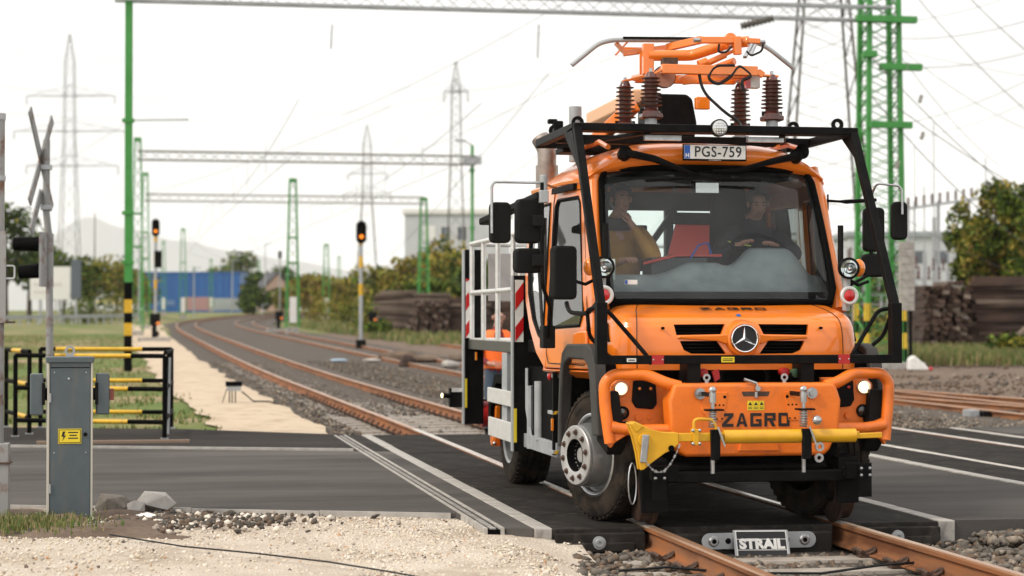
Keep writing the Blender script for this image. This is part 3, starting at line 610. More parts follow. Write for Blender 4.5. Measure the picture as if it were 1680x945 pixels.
# front cross bar and roll frame
P('cross_bar', B().box(-1.165, 1.165, -.035, .03, 1.20, 1.265), BLACK, bevel=.006)
for s in (-1, 1):
    P('red_plate', B().box(s * .72 - .045, s * .72 + .045, -.041, -.033, 1.197, 1.268), RED); P('bolt', B().ell((s * .72 - .035, -.043, 1.233), (.007, .004, .007), 8, 6).ell((s * .72 + .035, -.043, 1.233), (.007, .004, .007), 8, 6), STEEL)
    P('bar_bracket', B().box(s * .44 - .05, s * .44 + .05, -.02, .25, 1.0, 1.22), BLACK)
P('yellow_label', B().box(-.235, -.135, -.039, -.034, 1.212, 1.252), STICKER); P('label_print', B().box(-.225, -.145, -.041, -.039, 1.236, 1.241).box(-.225, -.15, -.041, -.039, 1.224, 1.229), INK)
P('white_label', B().box(-.955, -.885, -.039, -.034, 1.218, 1.244), WHITE); P('label_print', B().box(-.945, -.895, -.041, -.039, 1.227, 1.235), INK)
for s in (-1, 1):
    P('frame_leg', B().bar((s * 1.13, .86, 3.03), (s * 1.14, .0, 1.62), .064, .064, up=(1, 0, 0)), BLACK, bevel=.008)
    P('frame_upright', B().box(s * 1.14 - .04, s * 1.14 + .04, -.04, .05, 1.2, 1.655), BLACK, bevel=.006)
    P('frame_side_bar', B().box(s * 1.13 - .035, s * 1.13 + .035, .87, 2.35, 3.0, 3.065), BLACK, bevel=.006)
    P('frame_gusset', B().prism([(s * 1.165, .9, 3.03), (s * 1.165, 1.18, 3.0), (s * 1.165, .66, 2.68)], (-s * .012, 0, 0)), BLACK)
    P('lifting_eye', B().lathe([(.022, -.01), (.05, -.01), (.05, .01), (.022, .01), (.022, -.01)], (s * 1.05, 1.2 if s < 0 else 1.0, 3.10), (0, 1, 0), 18), BLACK)
    P('lifting_eye', B().lathe([(.022, -.01), (.05, -.01), (.05, .01), (.022, .01), (.022, -.01)], (s * 1.09 if s < 0 else .78, 1.9 if s < 0 else 1.3, 3.10), (0, 1, 0), 18), BLACK)
P('frame_front_bar', B().box(-1.16, 1.16, .82, .89, 3.0, 3.06), BLACK, bevel=.008)
P('frame_rear_bar', B().box(-1.16, 1.16, 2.28, 2.36, 2.99, 3.055), BLACK, bevel=.008)
P('frame_mid_bar', B().box(-1.09, 1.09, 1.78, 1.9, 2.99, 3.06).box(-1.09, 1.09, .96, 1.06, 3.005, 3.075), BLACK, bevel=.006)
for s in (-1, 1): P('frame_brace', B().bar((s * .55, .9, 3.0), (s * 1.0, 2.2, 2.99), .05, .03), BLACK)
# grab rails from the cross bar up to the bonnet side
for s in (-1, 1):
    P('grab_rail', B().tube(rounded([(s * .76, -.0, 1.2), (s * .80, .0, 1.27), (s * 1.06, .14, 1.60), (s * 1.16, .14, 1.615), (s * 1.20, .2, 1.60), (s * 1.16, .3, 1.40), (s * 1.08, .32, 1.33)], .05), .016, 8), BLACK)
# bumper
bp = P('bumper', B().prism([(-.62, -.13, 1.06), (.62, -.13, 1.06), (.665, -.13, .93), (.65, -.13, .72), (.575, -.13, .56), (.535, -.13, .52), (-.535, -.13, .52), (-.575, -.13, .56), (-.65, -.13, .72), (-.665, -.13, .93)], (0, .2, 0)), ORANGE_T, bevel=.03, seg=3)
for s in (-1, 1):
    P('bumper_loop', B().tube(rounded([(s * .56, -.06, 1.035), (s * .66, -.06, 1.06), (s * .80, .0, 1.125), (s * 1.04, .04, 1.125), (s * 1.105, .05, 1.06), (s * 1.10, .05, .9), (s * 1.065, .03, .62)], .06), .044, 12), ORANGE_T, bp)
    P('bumper_loop', B().tube([(s * 1.06, .02, .735), (s * .9, .0, .715), (s * .6, -.06, .72)], .042, 12), ORANGE_T, bp)
    P('bumper_gusset', B().prism([(s * 1.125, .03, .93), (s * 1.09, .03, .80), (s * .93, .0, .745), (s * .93, .0, .685), (s * 1.03, .01, .625), (s * 1.06, .02, .58), (s * 1.09, .03, .62)], (0, .05, 0)), ORANGE_T, bp, .02)
    lp = P('light_panel', B().prism([(s * .60, .15, 1.09), (s * .97, .17, 1.09), (s * 1.03, .18, 1.04), (s * 1.03, .18, .88), (s * .95, .17, .74), (s * .60, .15, .74)], (0, .05, 0)), ORANGE_T, bp, .012)
    P('head_lamp', B().lathe([(.055, -.01), (.055, .014), (.047, .018), (.044, .006)], (s * .95, .165, 1.015), (0, -1, 0), 24), STEEL, lp)
    P('lamp_reflector', B().lathe([(.046, .004), (.034, -.006), (.02, -.008)], (s * .95, .165, 1.015), (0, -1, 0), 20), CHROME, lp)
    P('lit_bulb', B().lathe([(.033, 0), (.028, .012), (0, .018)], (s * .95, .165, 1.015), (0, -1, 0), 20), LIT, lp)
    P('fog_lamp', B().lathe([(.05, -.01), (.05, .014), (.043, .018), (.04, .008)], (s * .94, .165, .835), (0, -1, 0), 24), BLACK, lp)
    P('fog_lens', B().lathe([(.041, .004), (.03, .014), (0, .018)], (s * .94, .165, .835), (0, -1, 0), 20), DARKLENS, lp)
    P('side_lamp', B().lathe([(.032, -.01), (.032, .01), (.026, .014), (0, .016)], (s * 1.005, .17, .92), (0, -1, 0), 16), AMBER if s > 0 else DARKLENS, lp)
    P('socket_box', B().prism([(s * .69, .132, 1.075), (s * .86, .142, 1.075), (s * .87, .142, .92), (s * .84, .14, .87), (s * .71, .134, .86), (s * .68, .132, .9)], (0, .03, 0)), BLACK, lp, .012)
    for q in (-.04, .045): P('indicator_dot', B().ell((s * .775 + q, .132, 1.015), (.012, .008, .012), 10, 6), AMBER if s < 0 else RED, lp)
    for x, r_ in ((.82, .026), (.74, .016)): P('cover_cap', B().lathe([(r_, 0), (r_ * .96, .006), (0, .006)], (s * x, .151, .80), (0, -1, 0), 16), ORANGE_T, lp)
    if s > 0: P('corrugated_hose', B().tube(rounded([(s * 1.04, .22, 1.12), (s * 1.06, .2, .95), (s * .98, .2, .78), (s * .8, .22, .68), (s * .62, .25, .66)], .1, 6), .035, 10), BLACK, lp)
    P('mount_plate', B().prism([(s * .22, -.137, .995), (s * .40, -.137, .995), (s * .42, -.137, .86), (s * .36, -.137, .785), (s * .25, -.137, .785)], (0, .01, 0)), ORANGE_T, bp, .003)
    for x, z in ((.24, .96), (.25, .90), (.28, .90), (.31, .90), (.26, .80), (.30, .80), (.345, .80)): P('plate_hole', B().cyl((s * x, -.1385, z), (s * x, -.13, z), .012 if z > .95 else .007, 10), BLACKP, bp)
    P('plate_bolt', B().lathe([(.042, 0), (.042, .012), (.024, .012), (.024, .03), (0, .03)], (s * .43, -.137, .985), (0, -1, 0), 12), STEEL, bp)
    P('eye_bolt', B().lathe([(.014, -.007), (.028, -.007), (.028, .007), (.014, .007), (.014, -.007)], (s * .30 - .05, -.04, 1.10), (0, 1, 0), 14).cyl((s * .30 - .05, -.04, 1.03), (s * .30 - .05, -.04, 1.08), .016), STEEL, bp)
P('tow_slot', B().prism([(-.12, -.1315, 1.005), (.12, -.1315, 1.005), (.10, -.1315, .955), (-.10, -.1315, .955)], (0, .03, 0)), RUST_D, bp, .01); P('tow_pin', B().cyl((0, -.14, .955), (0, -.14, .995), .014), STEEL, bp)
P('safety_lever', B().tube([(-.09, -.13, 1.09), (.0, -.14, 1.06), (.01, -.14, 1.02)], .011, 8).lathe([(.02, 0), (.02, .02), (0, .02)], (.01, -.135, 1.02), (0, -1, 0), 12), STEEL, bp)
for i in range(3):
    P('warning_sticker', B().box(-.065 + i * .044, -.024 + i * .044, -.1345, -.1305, .86, .93), STICKER, bp); P('sticker_print', B().prism([(-.06 + i * .044, -.136, .898), (-.029 + i * .044, -.136, .898), (-.0445 + i * .044, -.136, .922)], (0, .001, 0)).box(-.06 + i * .044, -.03 + i * .044, -.136, -.1345, .870, .874).box(-.06 + i * .044, -.03 + i * .044, -.136, -.1345, .881, .885), INK, bp)
letters('ZAGRO', .086, .10, .022, facing((0, -.1335, .79)), INK, bp, ext=.003)
for x in (-.07, .1): P('drain_hole', B().cyl((x, -.1345, .60), (x, -.12, .60), .02, 14), BLACKP, bp)
P('lower_step', B().prism([(-.12, -.15, .63), (.16, -.15, .63), (.18, -.15, .56), (-.14, -.15, .56)], (0, .03, 0)), ORANGE_T, bp, .008)
# air couplings between bumper and bonnet
for x, z, m in ((-.42, 1.125, mat('green_cap', (.03, .10, .05), .5)), (-.335, 1.13, RED), (.30, 1.135, RED), (.385, 1.125, MATS['green_cap'])):
    P('air_coupling', B().lathe([(.032, -.06), (.034, .0), (.034, .02), (.026, .026), (0, .026)], (x, .1, z), (0, -1, 0), 16), m)
P('red_tag', B().prism([(-.27, .08, 1.14), (-.22, .08, 1.16), (-.21, .08, 1.09), (-.25, .08, 1.06)], (0, .02, 0)), RED)
P('cooling_fan', B().lathe([(.20, 0), (.20, .02), (.17, .02), (.17, 0)], (.02, .24, 1.08), (0, -1, 0), 24), BLACK)
# drawbar stowed across the bumper
DB = thing('drawbar', 'yellow steel tow bar stowed across the front bumper of the orange truck', 'tow bar', (.1, -.42, .6))
B().tube([(-.34, -.42, .685), (.66, -.42, .685)], .05, 20).build('tube', YELLOW, DB); B().box(-.68, -.3, -.445, -.395, .655, .715).build('flat_bar', YELLOW, DB, .006)
B().prism([(.44, -.44, .715), (.69, -.44, .715), (.69, -.44, .70), (.865, -.44, .705), (.865, -.44, .665), (.50, -.44, .66)], (0, .05, 0)).build('eye_end', YELLOW, DB, .006)
hd = [(-1.04, .77), (-1.0, .80), (-.96, .785), (-.9, .755), (-.80, .725), (-.68, .72), (-.68, .64), (-.72, .60), (-.78, .575), (-.88, .505), (-.935, .46), (-.96, .455), (-.98, .58), (-1.01, .70)]
B().prism([(x, -.46, z) for x, z in hd], (0, .03, 0)).prism([(x, -.38, z) for x, z in hd], (0, .025, 0)).build('coupling_head', YELLOW, DB, .006)
B().prism([(-1.05, -.47, .79), (-1.0, -.47, .805), (-.93, -.47, .77), (-.99, -.47, .72)], (0, .12, 0)).build('coupling_lip', YELLOW, DB, .012)
B().obox((-.935, -.478, .61), (.05, .012, .20), Matrix.Rotation(R(6), 3, 'Y')).build('locking_plate', STEEL, DB, .01)
B().lathe([(.05, 0), (.046, .012), (0, .012)], (-.93, -.462, .67), (0, -1, 0), 20).build('pivot_boss', YELLOW, DB)
B().box(-.57, -.53, -.465, -.375, .63, .745).build('clamp', YELLOW, DB, .004)
for x in (-.575, -.525):
    for z in (.64, .735): B().ell((x, -.465, z), (.013, .012, .013), 8, 6).build('clamp_bolt', STEEL, DB)
B().tube(rounded([(-.555, -.42, .71), (-.555, -.42, .80), (-.53, -.42, .815), (-.41, -.42, .81), (-.385, -.42, .72)], .03), .012, 8).build('carry_handle', YELLOW, DB)
ch = [Vector((-.93 + .26 * t, -.47, .53 - .38 * t * (1 - t) * 1.5 + .12 * t)) for t in [i / 16 for i in range(17)]]
cb = B()
for i in range(16): cb.bar(ch[i], ch[i] * .25 + ch[i + 1] * .75, .014, .006, up=(0, 1, 0) if i % 2 else (1, 0, 1))
cb.build('chain', STEEL, DB, flat=True); B().cyl((-.735, -.472, .61), (-.735, -.44, .61), .022, 12).build('chain_hole', BLACKP, DB)
for x in (-.41, .275):
    P('strap_rod', B().cyl((x, -.40, .93), (x, -.40, 1.0), .026, 10).cyl((x, -.40, .78), (x, -.40, .95), .014, 8).ell((x, -.40, 1.02), (.028, .02, .028), 10, 8), STEEL, bp); P('strap_pin', B().cyl((x, -.4, .42), (x, -.4, .62), .015, 8), STEEL, bp)
    P('strap_arm', B().bar((x, -.40, .985), (x, -.1, .985), .03, .03), BLACK, bp)
    sp_ = [Vector((x + .028 * math.cos(i * .785), -.40 + .028 * math.sin(i * .785), .75 + i * .0023)) for i in range(57)]
    P('spring', B().tube(sp_, .006, 5), STEEL, bp)
    P('spring_bracket', B().box(x - .06, x + .07, -.46, -.38, .872, .885), BLACK, bp)
    P('drawbar_clamp', B().prism([(x - .035, -.485, .74), (x + .035, -.485, .74), (x + .035, -.485, .54), (x + .02, -.485, .52), (x - .03, -.485, .52)], (0, .04, 0)), BLACK, bp, .006)
    P('clamp_lever', B().bar((x + .01, -.50, .76), (x + .06, -.51, .62), .022, .012), STEEL, bp)
P('clevis', B().lathe([(.016, -.008), (.034, -.008), (.034, .008), (.016, .008), (.016, -.008)], (.365, -.49, .61), (0, 1, 0), 12).lathe([(.016, -.008), (.034, -.008), (.034, .008), (.016, .008), (.016, -.008)], (.36, -.49, .53), (0, 1, 0), 12).ell((.35, -.48, .80), (.036, .03, .036), 10, 8), STEEL, bp)
# rail guide gear, front
P('guide_axle', B().box(-.78, .78, -.12, -.03, .33, .41).cyl((-.6, .05, .43), (.6, .05, .43), .04, 10), BLACK, bevel=.01)
for s in (-1, 1):
    P('rail_guard', B().box(s * .735 - .10, s * .735 + .10, -.30, -.28, .36, .475), BLACK, bevel=.004); P('rail_guard', B().box(s * .78 - .05, s * .78 + .05, -.315, -.3, .225, .47), BLACK, bevel=.004)
    P('guard_arm', B().box(s * .74 - .06, s * .74 + .06, -.28, .0, .36, .43), BLACK)
    for dx in (-.033, .033):
        for z in (.385, .435): P('guard_bolt', B().ell((s * .78 + dx, -.318, z), (.013, .012, .013), 8, 6), STEEL)
    gw = P('rail_wheel', B().lathe([(.08, -.06), (.2, -.06), (.215, -.05), (.22, .035), (.245, .04), (.25, .06), (.235, .07), (.10, .07), (.09, .05)], (s * .77, .22, .235), (-s, 0, 0), 36), mat('dark_rusty_wheel', (.055, .024, .012), .6, col2=(.02, .011, .007), nscale=12) if s < 0 else MATS['dark_rusty_wheel'])
    P('wheel_bearing', B().lathe([(.09, 0), (.09, .05), (.05, .07), (0, .07)], (s * .82, .22, .235), (s, 0, 0), 16), BLACK, gw)
    P('wheel_cover', B().prism([(s * .655, -.08, .11 if s < 0 else .16), (s * .655, -.08, .50), (s * .655, .25, .53), (s * .655, .50, .4), (s * .655, .02, .42), (s * .655, -.04, .11 if s < 0 else .16)], (s * (.20 if s < 0 else .165), 0, 0)), BLACK, bevel=.01)
lp_ = arc((-.93, -.10, .33), .15, 20, 380, 20, (.25, .2, 0), (0, 0, 1)); P('rim_cable', B().tube(lp_, .006, 5), STEEL)
# cab shell
def cx(y): return .145 * min(1, max(0, (y - .8) / 1.05))          # the cab widens from the windscreen back to the door post
for s in (-1, 1):
    prof = [(.80, 1.14), (.80, 1.66), (.86, 1.78), (1.10, 2.52), (1.22, 2.64), (1.92, 2.64), (1.92, 1.13)]
    prof2 = [(1.924, 1.13), (1.924, 2.64), (2.86, 2.64), (2.93, 2.2), (2.90, 1.92), (2.80, 1.68), (2.6, 1.44), (2.32, 1.24), (2.0, 1.13)]
    w1 = [(1.0, 1.60), (1.08, 1.48), (1.78, 1.46), (1.82, 1.52), (1.82, 2.46), (1.78, 2.51), (1.30, 2.51), (1.245, 2.46)]
    w2 = [(2.02, 1.36), (2.22, 1.40), (2.46, 1.54), (2.66, 1.76), (2.79, 2.05), (2.81, 2.30), (2.80, 2.50), (2.02, 2.50)]
    side = B().prism([(s * 1.02, y, z) for y, z in prof], (-s * .06, 0, 0)).build('cab_side', ORANGE, None); side2 = B().prism([(s * 1.02, y, z) for y, z in prof2], (-s * .06, 0, 0)).build('rear_quarter', ORANGE, None)
    for sd_, w_ in ((side, w1), (side2, w2)):
        cut(sd_, [B().prism([(s * 1.2, y, z) for y, z in w_], (-s * .4, 0, 0))]); under(sd_, TR); bv = sd_.modifiers.new('b', 'BEVEL'); bv.width = .01; bv.limit_method = 'ANGLE'
    for w in (w1, w2):
        pts = [Vector((s * 1.015, y, z)) for y, z in w]; pts.append(pts[0]); P('window_seal', B().tube(pts, .016, 6), BLACK, side)
    P('window_pane', B().prism([(s * 1.01, y, z) for y, z in w1], (-s * .006, 0, 0)), GLASS2, side, flat=True); P('window_pane', B().prism([(s * 1.01, y, z) for y, z in w2], (-s * .006, 0, 0)), GLASS2, side2, flat=True)
    P('lower_skirt', B().prism([(s * 1.015, .82, 1.13), (s * 1.015, 2.02, 1.12), (s * .99, 2.3, 1.22), (s * .96, 2.0, 1.06), (s * .96, .9, 1.06)], (-s * .1, 0, 0)), ORANGE, side, .02)
    P('side_step_cover', B().prism([(s * 1.02, .86, 1.18), (s * 1.02, 1.2, 1.18), (s * 1.02, 1.16, 1.42), (s * 1.02, 1.02, 1.44), (s * 1.02, .88, 1.44)], (s * .03, 0, 0)), ORANGE, side, .02)
    P('door_handle', B().box(s * 1.05, s * 1.065, .95, 1.1, 1.28, 1.33), ORANGE_T, side, .01)
    P('door_seam', B().tube([(s * 1.0215, y, z) for y, z in [(.93, 1.2), (.92, 1.62), (1.16, 2.48), (1.24, 2.57), (1.86, 2.58), (1.885, 2.5), (1.885, 1.25), (1.82, 1.17), (1.0, 1.17), (.93, 1.2)]], .004, 4), INK, side)
    P('drip_rail', B().tube([(s * 1.01, 1.2, 2.64), (s * 1.02, 1.7, 2.65), (s * 1.02, 2.85, 2.65)], .022, 6), ORANGE, side)
    P('hinge_bracket', B().bar((s * 1.04, 1.35, 2.60), (s * 1.06, 1.8, 2.585), .03, .05), BLACK, side)
    for o_ in [side, side2] + list(side.children) + list(side2.children):
        for v_ in o_.data.vertices: v_.co.x += s * (cx(v_.co.y) - .08 * max(0, (v_.co.z - 1.7) / .95))
    # front pillar with its painted outside and dark seal
    pil = [Vector((s * .965, .76, 1.60)), Vector((s * .965, .85, 1.80)), Vector((s * .95, 1.02, 2.20)), Vector((s * .925, 1.18, 2.60)), Vector((s * .895, 1.23, 2.75))]
    P('windscreen_pillar', B().tube(pil, [.075, .065, .058, .06, .07], 10), ORANGE)
    P('pillar_corner', B().ell((s * .925, 1.28, 2.68), (.065, .14, .085), 12, 8), ORANGE)
ROOFP = [(1.19, 2.70), (1.11, 2.735), (1.05, 2.79), (1.04, 2.85), (1.08, 2.90), (1.22, 2.945), (1.5, 2.975), (2.4, 2.985), (2.8, 2.94), (2.93, 2.82), (2.95, 2.66)]
def roof(u, v):
    k = v * (len(ROOFP) - 1); i = min(int(k), len(ROOFP) - 2); t = k - i; y = ROOFP[i][0] * (1 - t) + ROOFP[i + 1][0] * t; z = ROOFP[i][1] * (1 - t) + ROOFP[i + 1][1] * t
    s = u * 2 - 1; e = abs(s) ** 4; return (s * (.945 + cx(y)), y + .16 * e * (1 - v) ** 2 * 1.2, z - (z - 2.60) * e * (.75 + .25 * smooth(1.1, 1.6, y)))
rf = P('roof', B().grid(roof, 40, 30), ORANGE, ang=60); P('roof_lining', B().box(-.9, .9, 1.3, 2.8, 2.70, 2.73), DARKCL, rf)
for s in (-1, 1): P('roof_rib', B().tube([(s * .82, 1.12, 2.90), (s * .80, 1.5, 2.975), (s * .8, 2.6, 2.985)], .022, 6), ORANGE, rf)
def wsc(u, v, k=0):
    s = u * 2 - 1; w = .915 + .015 * math.sin(v * math.pi) - .05 * v; r = 1 - .22 * max(0, abs(v * 2 - 1) - .86) ** 2 * 50 * .2
    return (s * w * r, .70 + .48 * v - .10 * (1 - s * s) + k, 1.665 + 1.075 * v)
P('windscreen', B().grid(lambda u, v: wsc(u, v), 20, 12), GLASS, ang=80)
seal = [Vector(wsc(0, v / 10, -.012)) for v in range(11)] + [Vector(wsc(u / 14, 1, -.012)) for u in range(1, 14)] + [Vector(wsc(1, 1 - v / 10, -.012)) for v in range(11)] + [Vector(wsc(1 - u / 14, 0, -.012)) for u in range(1, 15)]
P('windscreen_seal', B().tube(seal, .026, 8), BLACKP)
P('windscreen_band', B().grid(lambda u, v: wsc(u, 1 - .07 * v, .006), 20, 2), BLACKP); P('windscreen_band', B().grid(lambda u, v: wsc(u, .075 * v, .006), 20, 2), BLACKP)
for u0 in (0, .972): P('windscreen_band', B().grid(lambda u, v: wsc(u0 + .028 * u, v, .006), 2, 12), BLACKP)
# inside of the cab
P('cab_floor', B().box(-.98, .98, .9, 2.88, 1.06, 1.2), BLACKP)
P('rear_wall', B().box(-1.0, 1.0, 2.86, 2.92, 1.15, 1.92).box(-1.08, 1.08, 2.86, 2.92, 2.5, 2.66).box(-1.1, -.90, 2.86, 2.92, 1.9, 2.52).box(.90, 1.1, 2.86, 2.92, 1.9, 2.52).box(.12, .19, 2.85, 2.93, 1.9, 2.52), DASH)
P('rear_window', B().box(-.9, .12, 2.885, 2.89, 1.92, 2.5).box(.19, .9, 2.885, 2.89, 1.92, 2.5), GLASS, flat=True)
P('inner_brace', B().bar((-.45, 2.75, 2.62), (-.05, 2.78, 2.18), .07, .05).bar((-.05, 2.78, 2.18), (.18, 2.78, 2.5), .06, .05), DASH)
def dash(u, v):
    s = u * 2 - 1; pr = [(.80, 1.62), (.85, 1.70), (1.0, 1.79), (1.12, 1.875), (1.2, 1.89), (1.27, 1.86), (1.28, 1.2)]
    k = v * 6; i = min(int(k), 5); t = k - i; y = pr[i][0] * (1 - t) + pr[i + 1][0] * t; z = pr[i][1] * (1 - t) + pr[i + 1][1] * t
    hump = .22 * smooth(.15, .42, s) * (1 - smooth(.70, .95, s)) + .10 * smooth(-.45, -.10, s) * (1 - smooth(.10, .32, s))
    return (s * .95, y + .05 * (1 - abs(s)), z + hump * smooth(.98, 1.14, y) * (1 if z > 1.6 else 0))
P('dashboard', B().grid(dash, 60, 24), mat('dash_grey', (.30, .345, .35), .55, col2=(.20, .235, .24), nscale=5), ang=50)
for x, nm in ((.50, 0), (-.56, 1)):
    sb = P('seat', B().prism([(x - .25, y, z) for y, z in [(1.5, 1.45), (1.55, 1.56), (2.0, 1.54), (2.1, 1.45)]], (.5, 0, 0)), SEATM, bevel=.04, seg=3)
    if nm == 0:
        P('backrest', B().prism([(x + a, 2.10, z) for a, z in [(-.27, 1.5), (-.31, 1.9), (-.30, 2.2), (-.22, 2.34), (-.17, 2.40), (-.16, 2.60), (-.10, 2.68), (.10, 2.68), (.16, 2.60), (.17, 2.40), (.22, 2.34), (.30, 2.2), (.31, 1.9), (.27, 1.5)]], (0, .14, 0)), SEATM, sb, .05, seg=3)
    else:
        P('backrest', B().prism([(x + a, 2.12, z) for a, z in [(-.25, 1.5), (-.27, 2.0), (-.2, 2.2), (.2, 2.2), (.27, 2.0), (.25, 1.5)]], (0, .12, 0)), SEATM, sb, .04)
swc = Vector((.53, 1.44, 2.11)); swn = Vector((0, -.55, .83)).normalized(); swx = Vector((1, 0, 0)); swy = swn.cross(swx)
sw = P('steering_wheel', B().tube([swc + swx * (.22 * math.cos(2 * math.pi * i / 28)) + swy * (.22 * math.sin(2 * math.pi * i / 28)) for i in range(29)], .017, 8), BLACK)
P('steering_spoke', B().bar(swc - swx * .2, swc + swx * .2, .05, .02, up=swn).bar(swc, swc - swy * .2, .05, .02, up=swn).cyl(swc, swc - swn * .3, .04), BLACK, sw)
P('mirror_inside', B().box(-.13, .12, 1.12, 1.15, 2.53, 2.64), PLASTIC, bevel=.01); P('mirror_inside', B().box(-.10, .09, 1.115, 1.12, 2.545, 2.625), LENS)
P('monitor', B().box(-.28, -.14, 2.5, 2.56, 1.95, 2.35).lathe([(.10, 0), (.10, .04), (0, .04)], (-.33, 2.3, 2.05), (0, -1, 0), 16), BLACK, bevel=.01)
P('windscreen_sticker', B().box(-.80, -.70, .652, .658, 1.80, 1.835), WHITE); P('sticker_mark', B().box(-.798, -.778, .649, .652, 1.803, 1.832), BLUE)
P('paper', B().box(-.95, -.84, .80, .805, 1.84, 2.0), mat('pale_paper', (.55, .66, .64), .7))
ct = thing('tool_case', 'open red case standing on the dashboard behind the windscreen', 'case', (-.12, 1.5, 1.75))
B().prism([(-.20, 1.62, 2.04), (.17, 1.66, 2.04), (.20, 1.75, 2.32), (-.10, 1.72, 2.32)], (0, .02, 0)).build('lid', LAPTOP, ct); B().prism([(-.50, 1.25, 1.97), (-.2, 1.3, 2.04), (.17, 1.3, 2.04), (.17, 1.64, 2.04), (-.2, 1.62, 2.04)], (0, 0, .02)).build('tray', LAPTOP, ct)
B().prism([(-.14, 1.70, 2.32), (.20, 1.73, 2.32), (.20, 1.75, 2.42), (-.10, 1.72, 2.42)], (0, .03, 0)).build('flap', BLACK, ct); B().box(-.42, .05, 1.3, 1.6, 1.84, 2.03).build('base_box', DASH, ct, .01)
B().tube([(-.1, 1.28, 2.02), (-.04, 1.25, 2.13), (.04, 1.25, 2.15), (.07, 1.26, 2.06)], .008, 6).build('loose_wire', BLUE, ct)
# wipers, plate, lamps on the roof edge
for s in (-1, 1):
    px_ = -.70 if s < 0 else .72
    wp = P('wiper', B().lathe([(.055, -.02), (.055, .05), (.04, .06), (0, .06)], (px_, 1.07, 2.84), (0, -1, .3), 16), BLACK)
    e = Vector((-.15, .98, 2.68)) if s < 0 else Vector((.22, .99, 2.72))
    P('wiper_arm', B().tube([(px_, 1.0, 2.845), (px_ * .6 + e.x * .4, .975, 2.80), e, e + Vector((-s * .22, -.01, -.01))], [.032, .028, .018, .012], 6), BLACK, wp)
P('wiper_blade', B().tube([(-.55, .99, 2.625), (-.1, .955, 2.655), (.40, .98, 2.64)], .012, 6).bar((-.12, .96, 2.69), (.05, .96, 2.65), .03, .02), BLACK)
np_ = P('number_plate', B().box(-.262, .262, .918, .932, 2.785, 2.915), BLACK, bevel=.004); P('plate_bracket', B().box(-.15, -.1, .93, 1.06, 2.82, 2.84).box(.1, .15, .93, 1.06, 2.82, 2.84), BLACK, np_); P('plate_face', B().box(-.252, .252, .912, .918, 2.80, 2.908), WHITE, np_); P('plate_band', B().box(-.250, -.205, .909, .912, 2.802, 2.906), BLUE, np_)
put('lettering', text_mesh('H', .045, WHITE, facing((-.2275, .908, 2.825)), ext=.001, bold=.0015), np_, flat=True)
put('lettering', text_mesh('PGS-759', .118, INK, facing((.025, .910, 2.853)), ext=.001, bold=.001, sx=.88, space=1.08), np_, flat=True)
put('lettering', text_mesh('www.pappas.hu', .016, WHITE, facing((0, .9165, 2.793)), ext=.0006), np_, flat=True)
put('lettering', text_mesh('B', .08, INK, facing((-.29, 1.06, 2.555)), ext=.001), TR, flat=True)
hl = P('round_lamp', B().lathe([(.05, -.05), (.068, -.03), (.07, .02), (.062, .026)], (.0, .80, 3.035), (0, -1, 0), 28), BLACK); P('lamp_lens', B().lathe([(.064, .02), (.05, .03), (0, .034)], (.0, .80, 3.035), (0, -1, 0), 24), LENS, hl)
for i in range(-2, 3):
    for j in range(-2, 3):
        if abs(i) + abs(j) < 4: P('led', B().ell((i * .02, .768, 3.035 + j * .02), (.007, .005, .007), 6, 4), CHROME, hl)
P('horn', B().lathe([(.02, -.12), (.03, -.06), (.055, -.01), (.062, .0), (.05, -.005), (.02, -.04), (0, -.05)], (.76, 1.02, 2.88), (.1, -1, 0), 20), BLACK)
for x in (-.55, .3): P('roof_rail', B().box(x, x + .3, 1.0, 1.05, 2.95, 2.99), STEEL)
# work lamps and red lamps by the windscreen pillars
for s in (-1, 1):
    lx = s * .985
    l = P('work_lamp', B().lathe([(.03, -.10), (.065, -.07), (.084, -.01), (.086, .02), (.074, .03), (.066, .018)], (lx, .58, 1.93), (-.08 * s, -1, 0), 28), BLACK)
    P('lamp_reflector', B().lathe([(.068, .012), (.05, -.015), (.02, -.03), (0, -.032)], (lx, .575, 1.93), (-.08 * s, -1, 0), 20), CHROME, l); P('lamp_glass', B().lathe([(.068, .016), (.04, .026), (0, .03)], (lx, .575, 1.93), (-.08 * s, -1, 0), 24), GLASS, l)
    P('lamp_bulb', B().ell((lx, .55, 1.925), (.018, .02, .018), 10, 8), STEEL, l)
    P('turn_lamp', B().ell((lx + s * .10, .62, 1.935), (.05, .06, .07), 14, 10), AMBER)
    P('lamp_stem', B().cyl((lx, .64, 1.60), (lx, .62, 1.87), .03, 10), GALV); P('lamp_arm', B().tube([(lx, .66, 1.86), (lx + s * .12, .68, 1.80), (s * 1.2, .72, 1.83)], .014, 6), BLACK)
    rl = P('red_lamp', B().lathe([(.03, -.05), (.070, -.02), (.076, .012), (.066, .018), (.044, .012)], (lx, .57, 1.715), (0, -1, 0), 28), ALU); P('red_lens', B().lathe([(.046, .012), (.03, .022), (0, .026)], (lx, .568, 1.715), (0, -1, 0), 20), REDW, rl)
    for i in range(22): P('white_led', B().ell((lx + .058 * math.cos(i * .2856), .552, 1.715 + .058 * math.sin(i * .2856)), (.0062, .005, .0062), 6, 4), WHITE, rl)
    P('marker_rod', B().cyl((lx - s * .035, .66, 1.95), (lx - s * .035, .66, 2.27), .024, 8), PLASTIC)
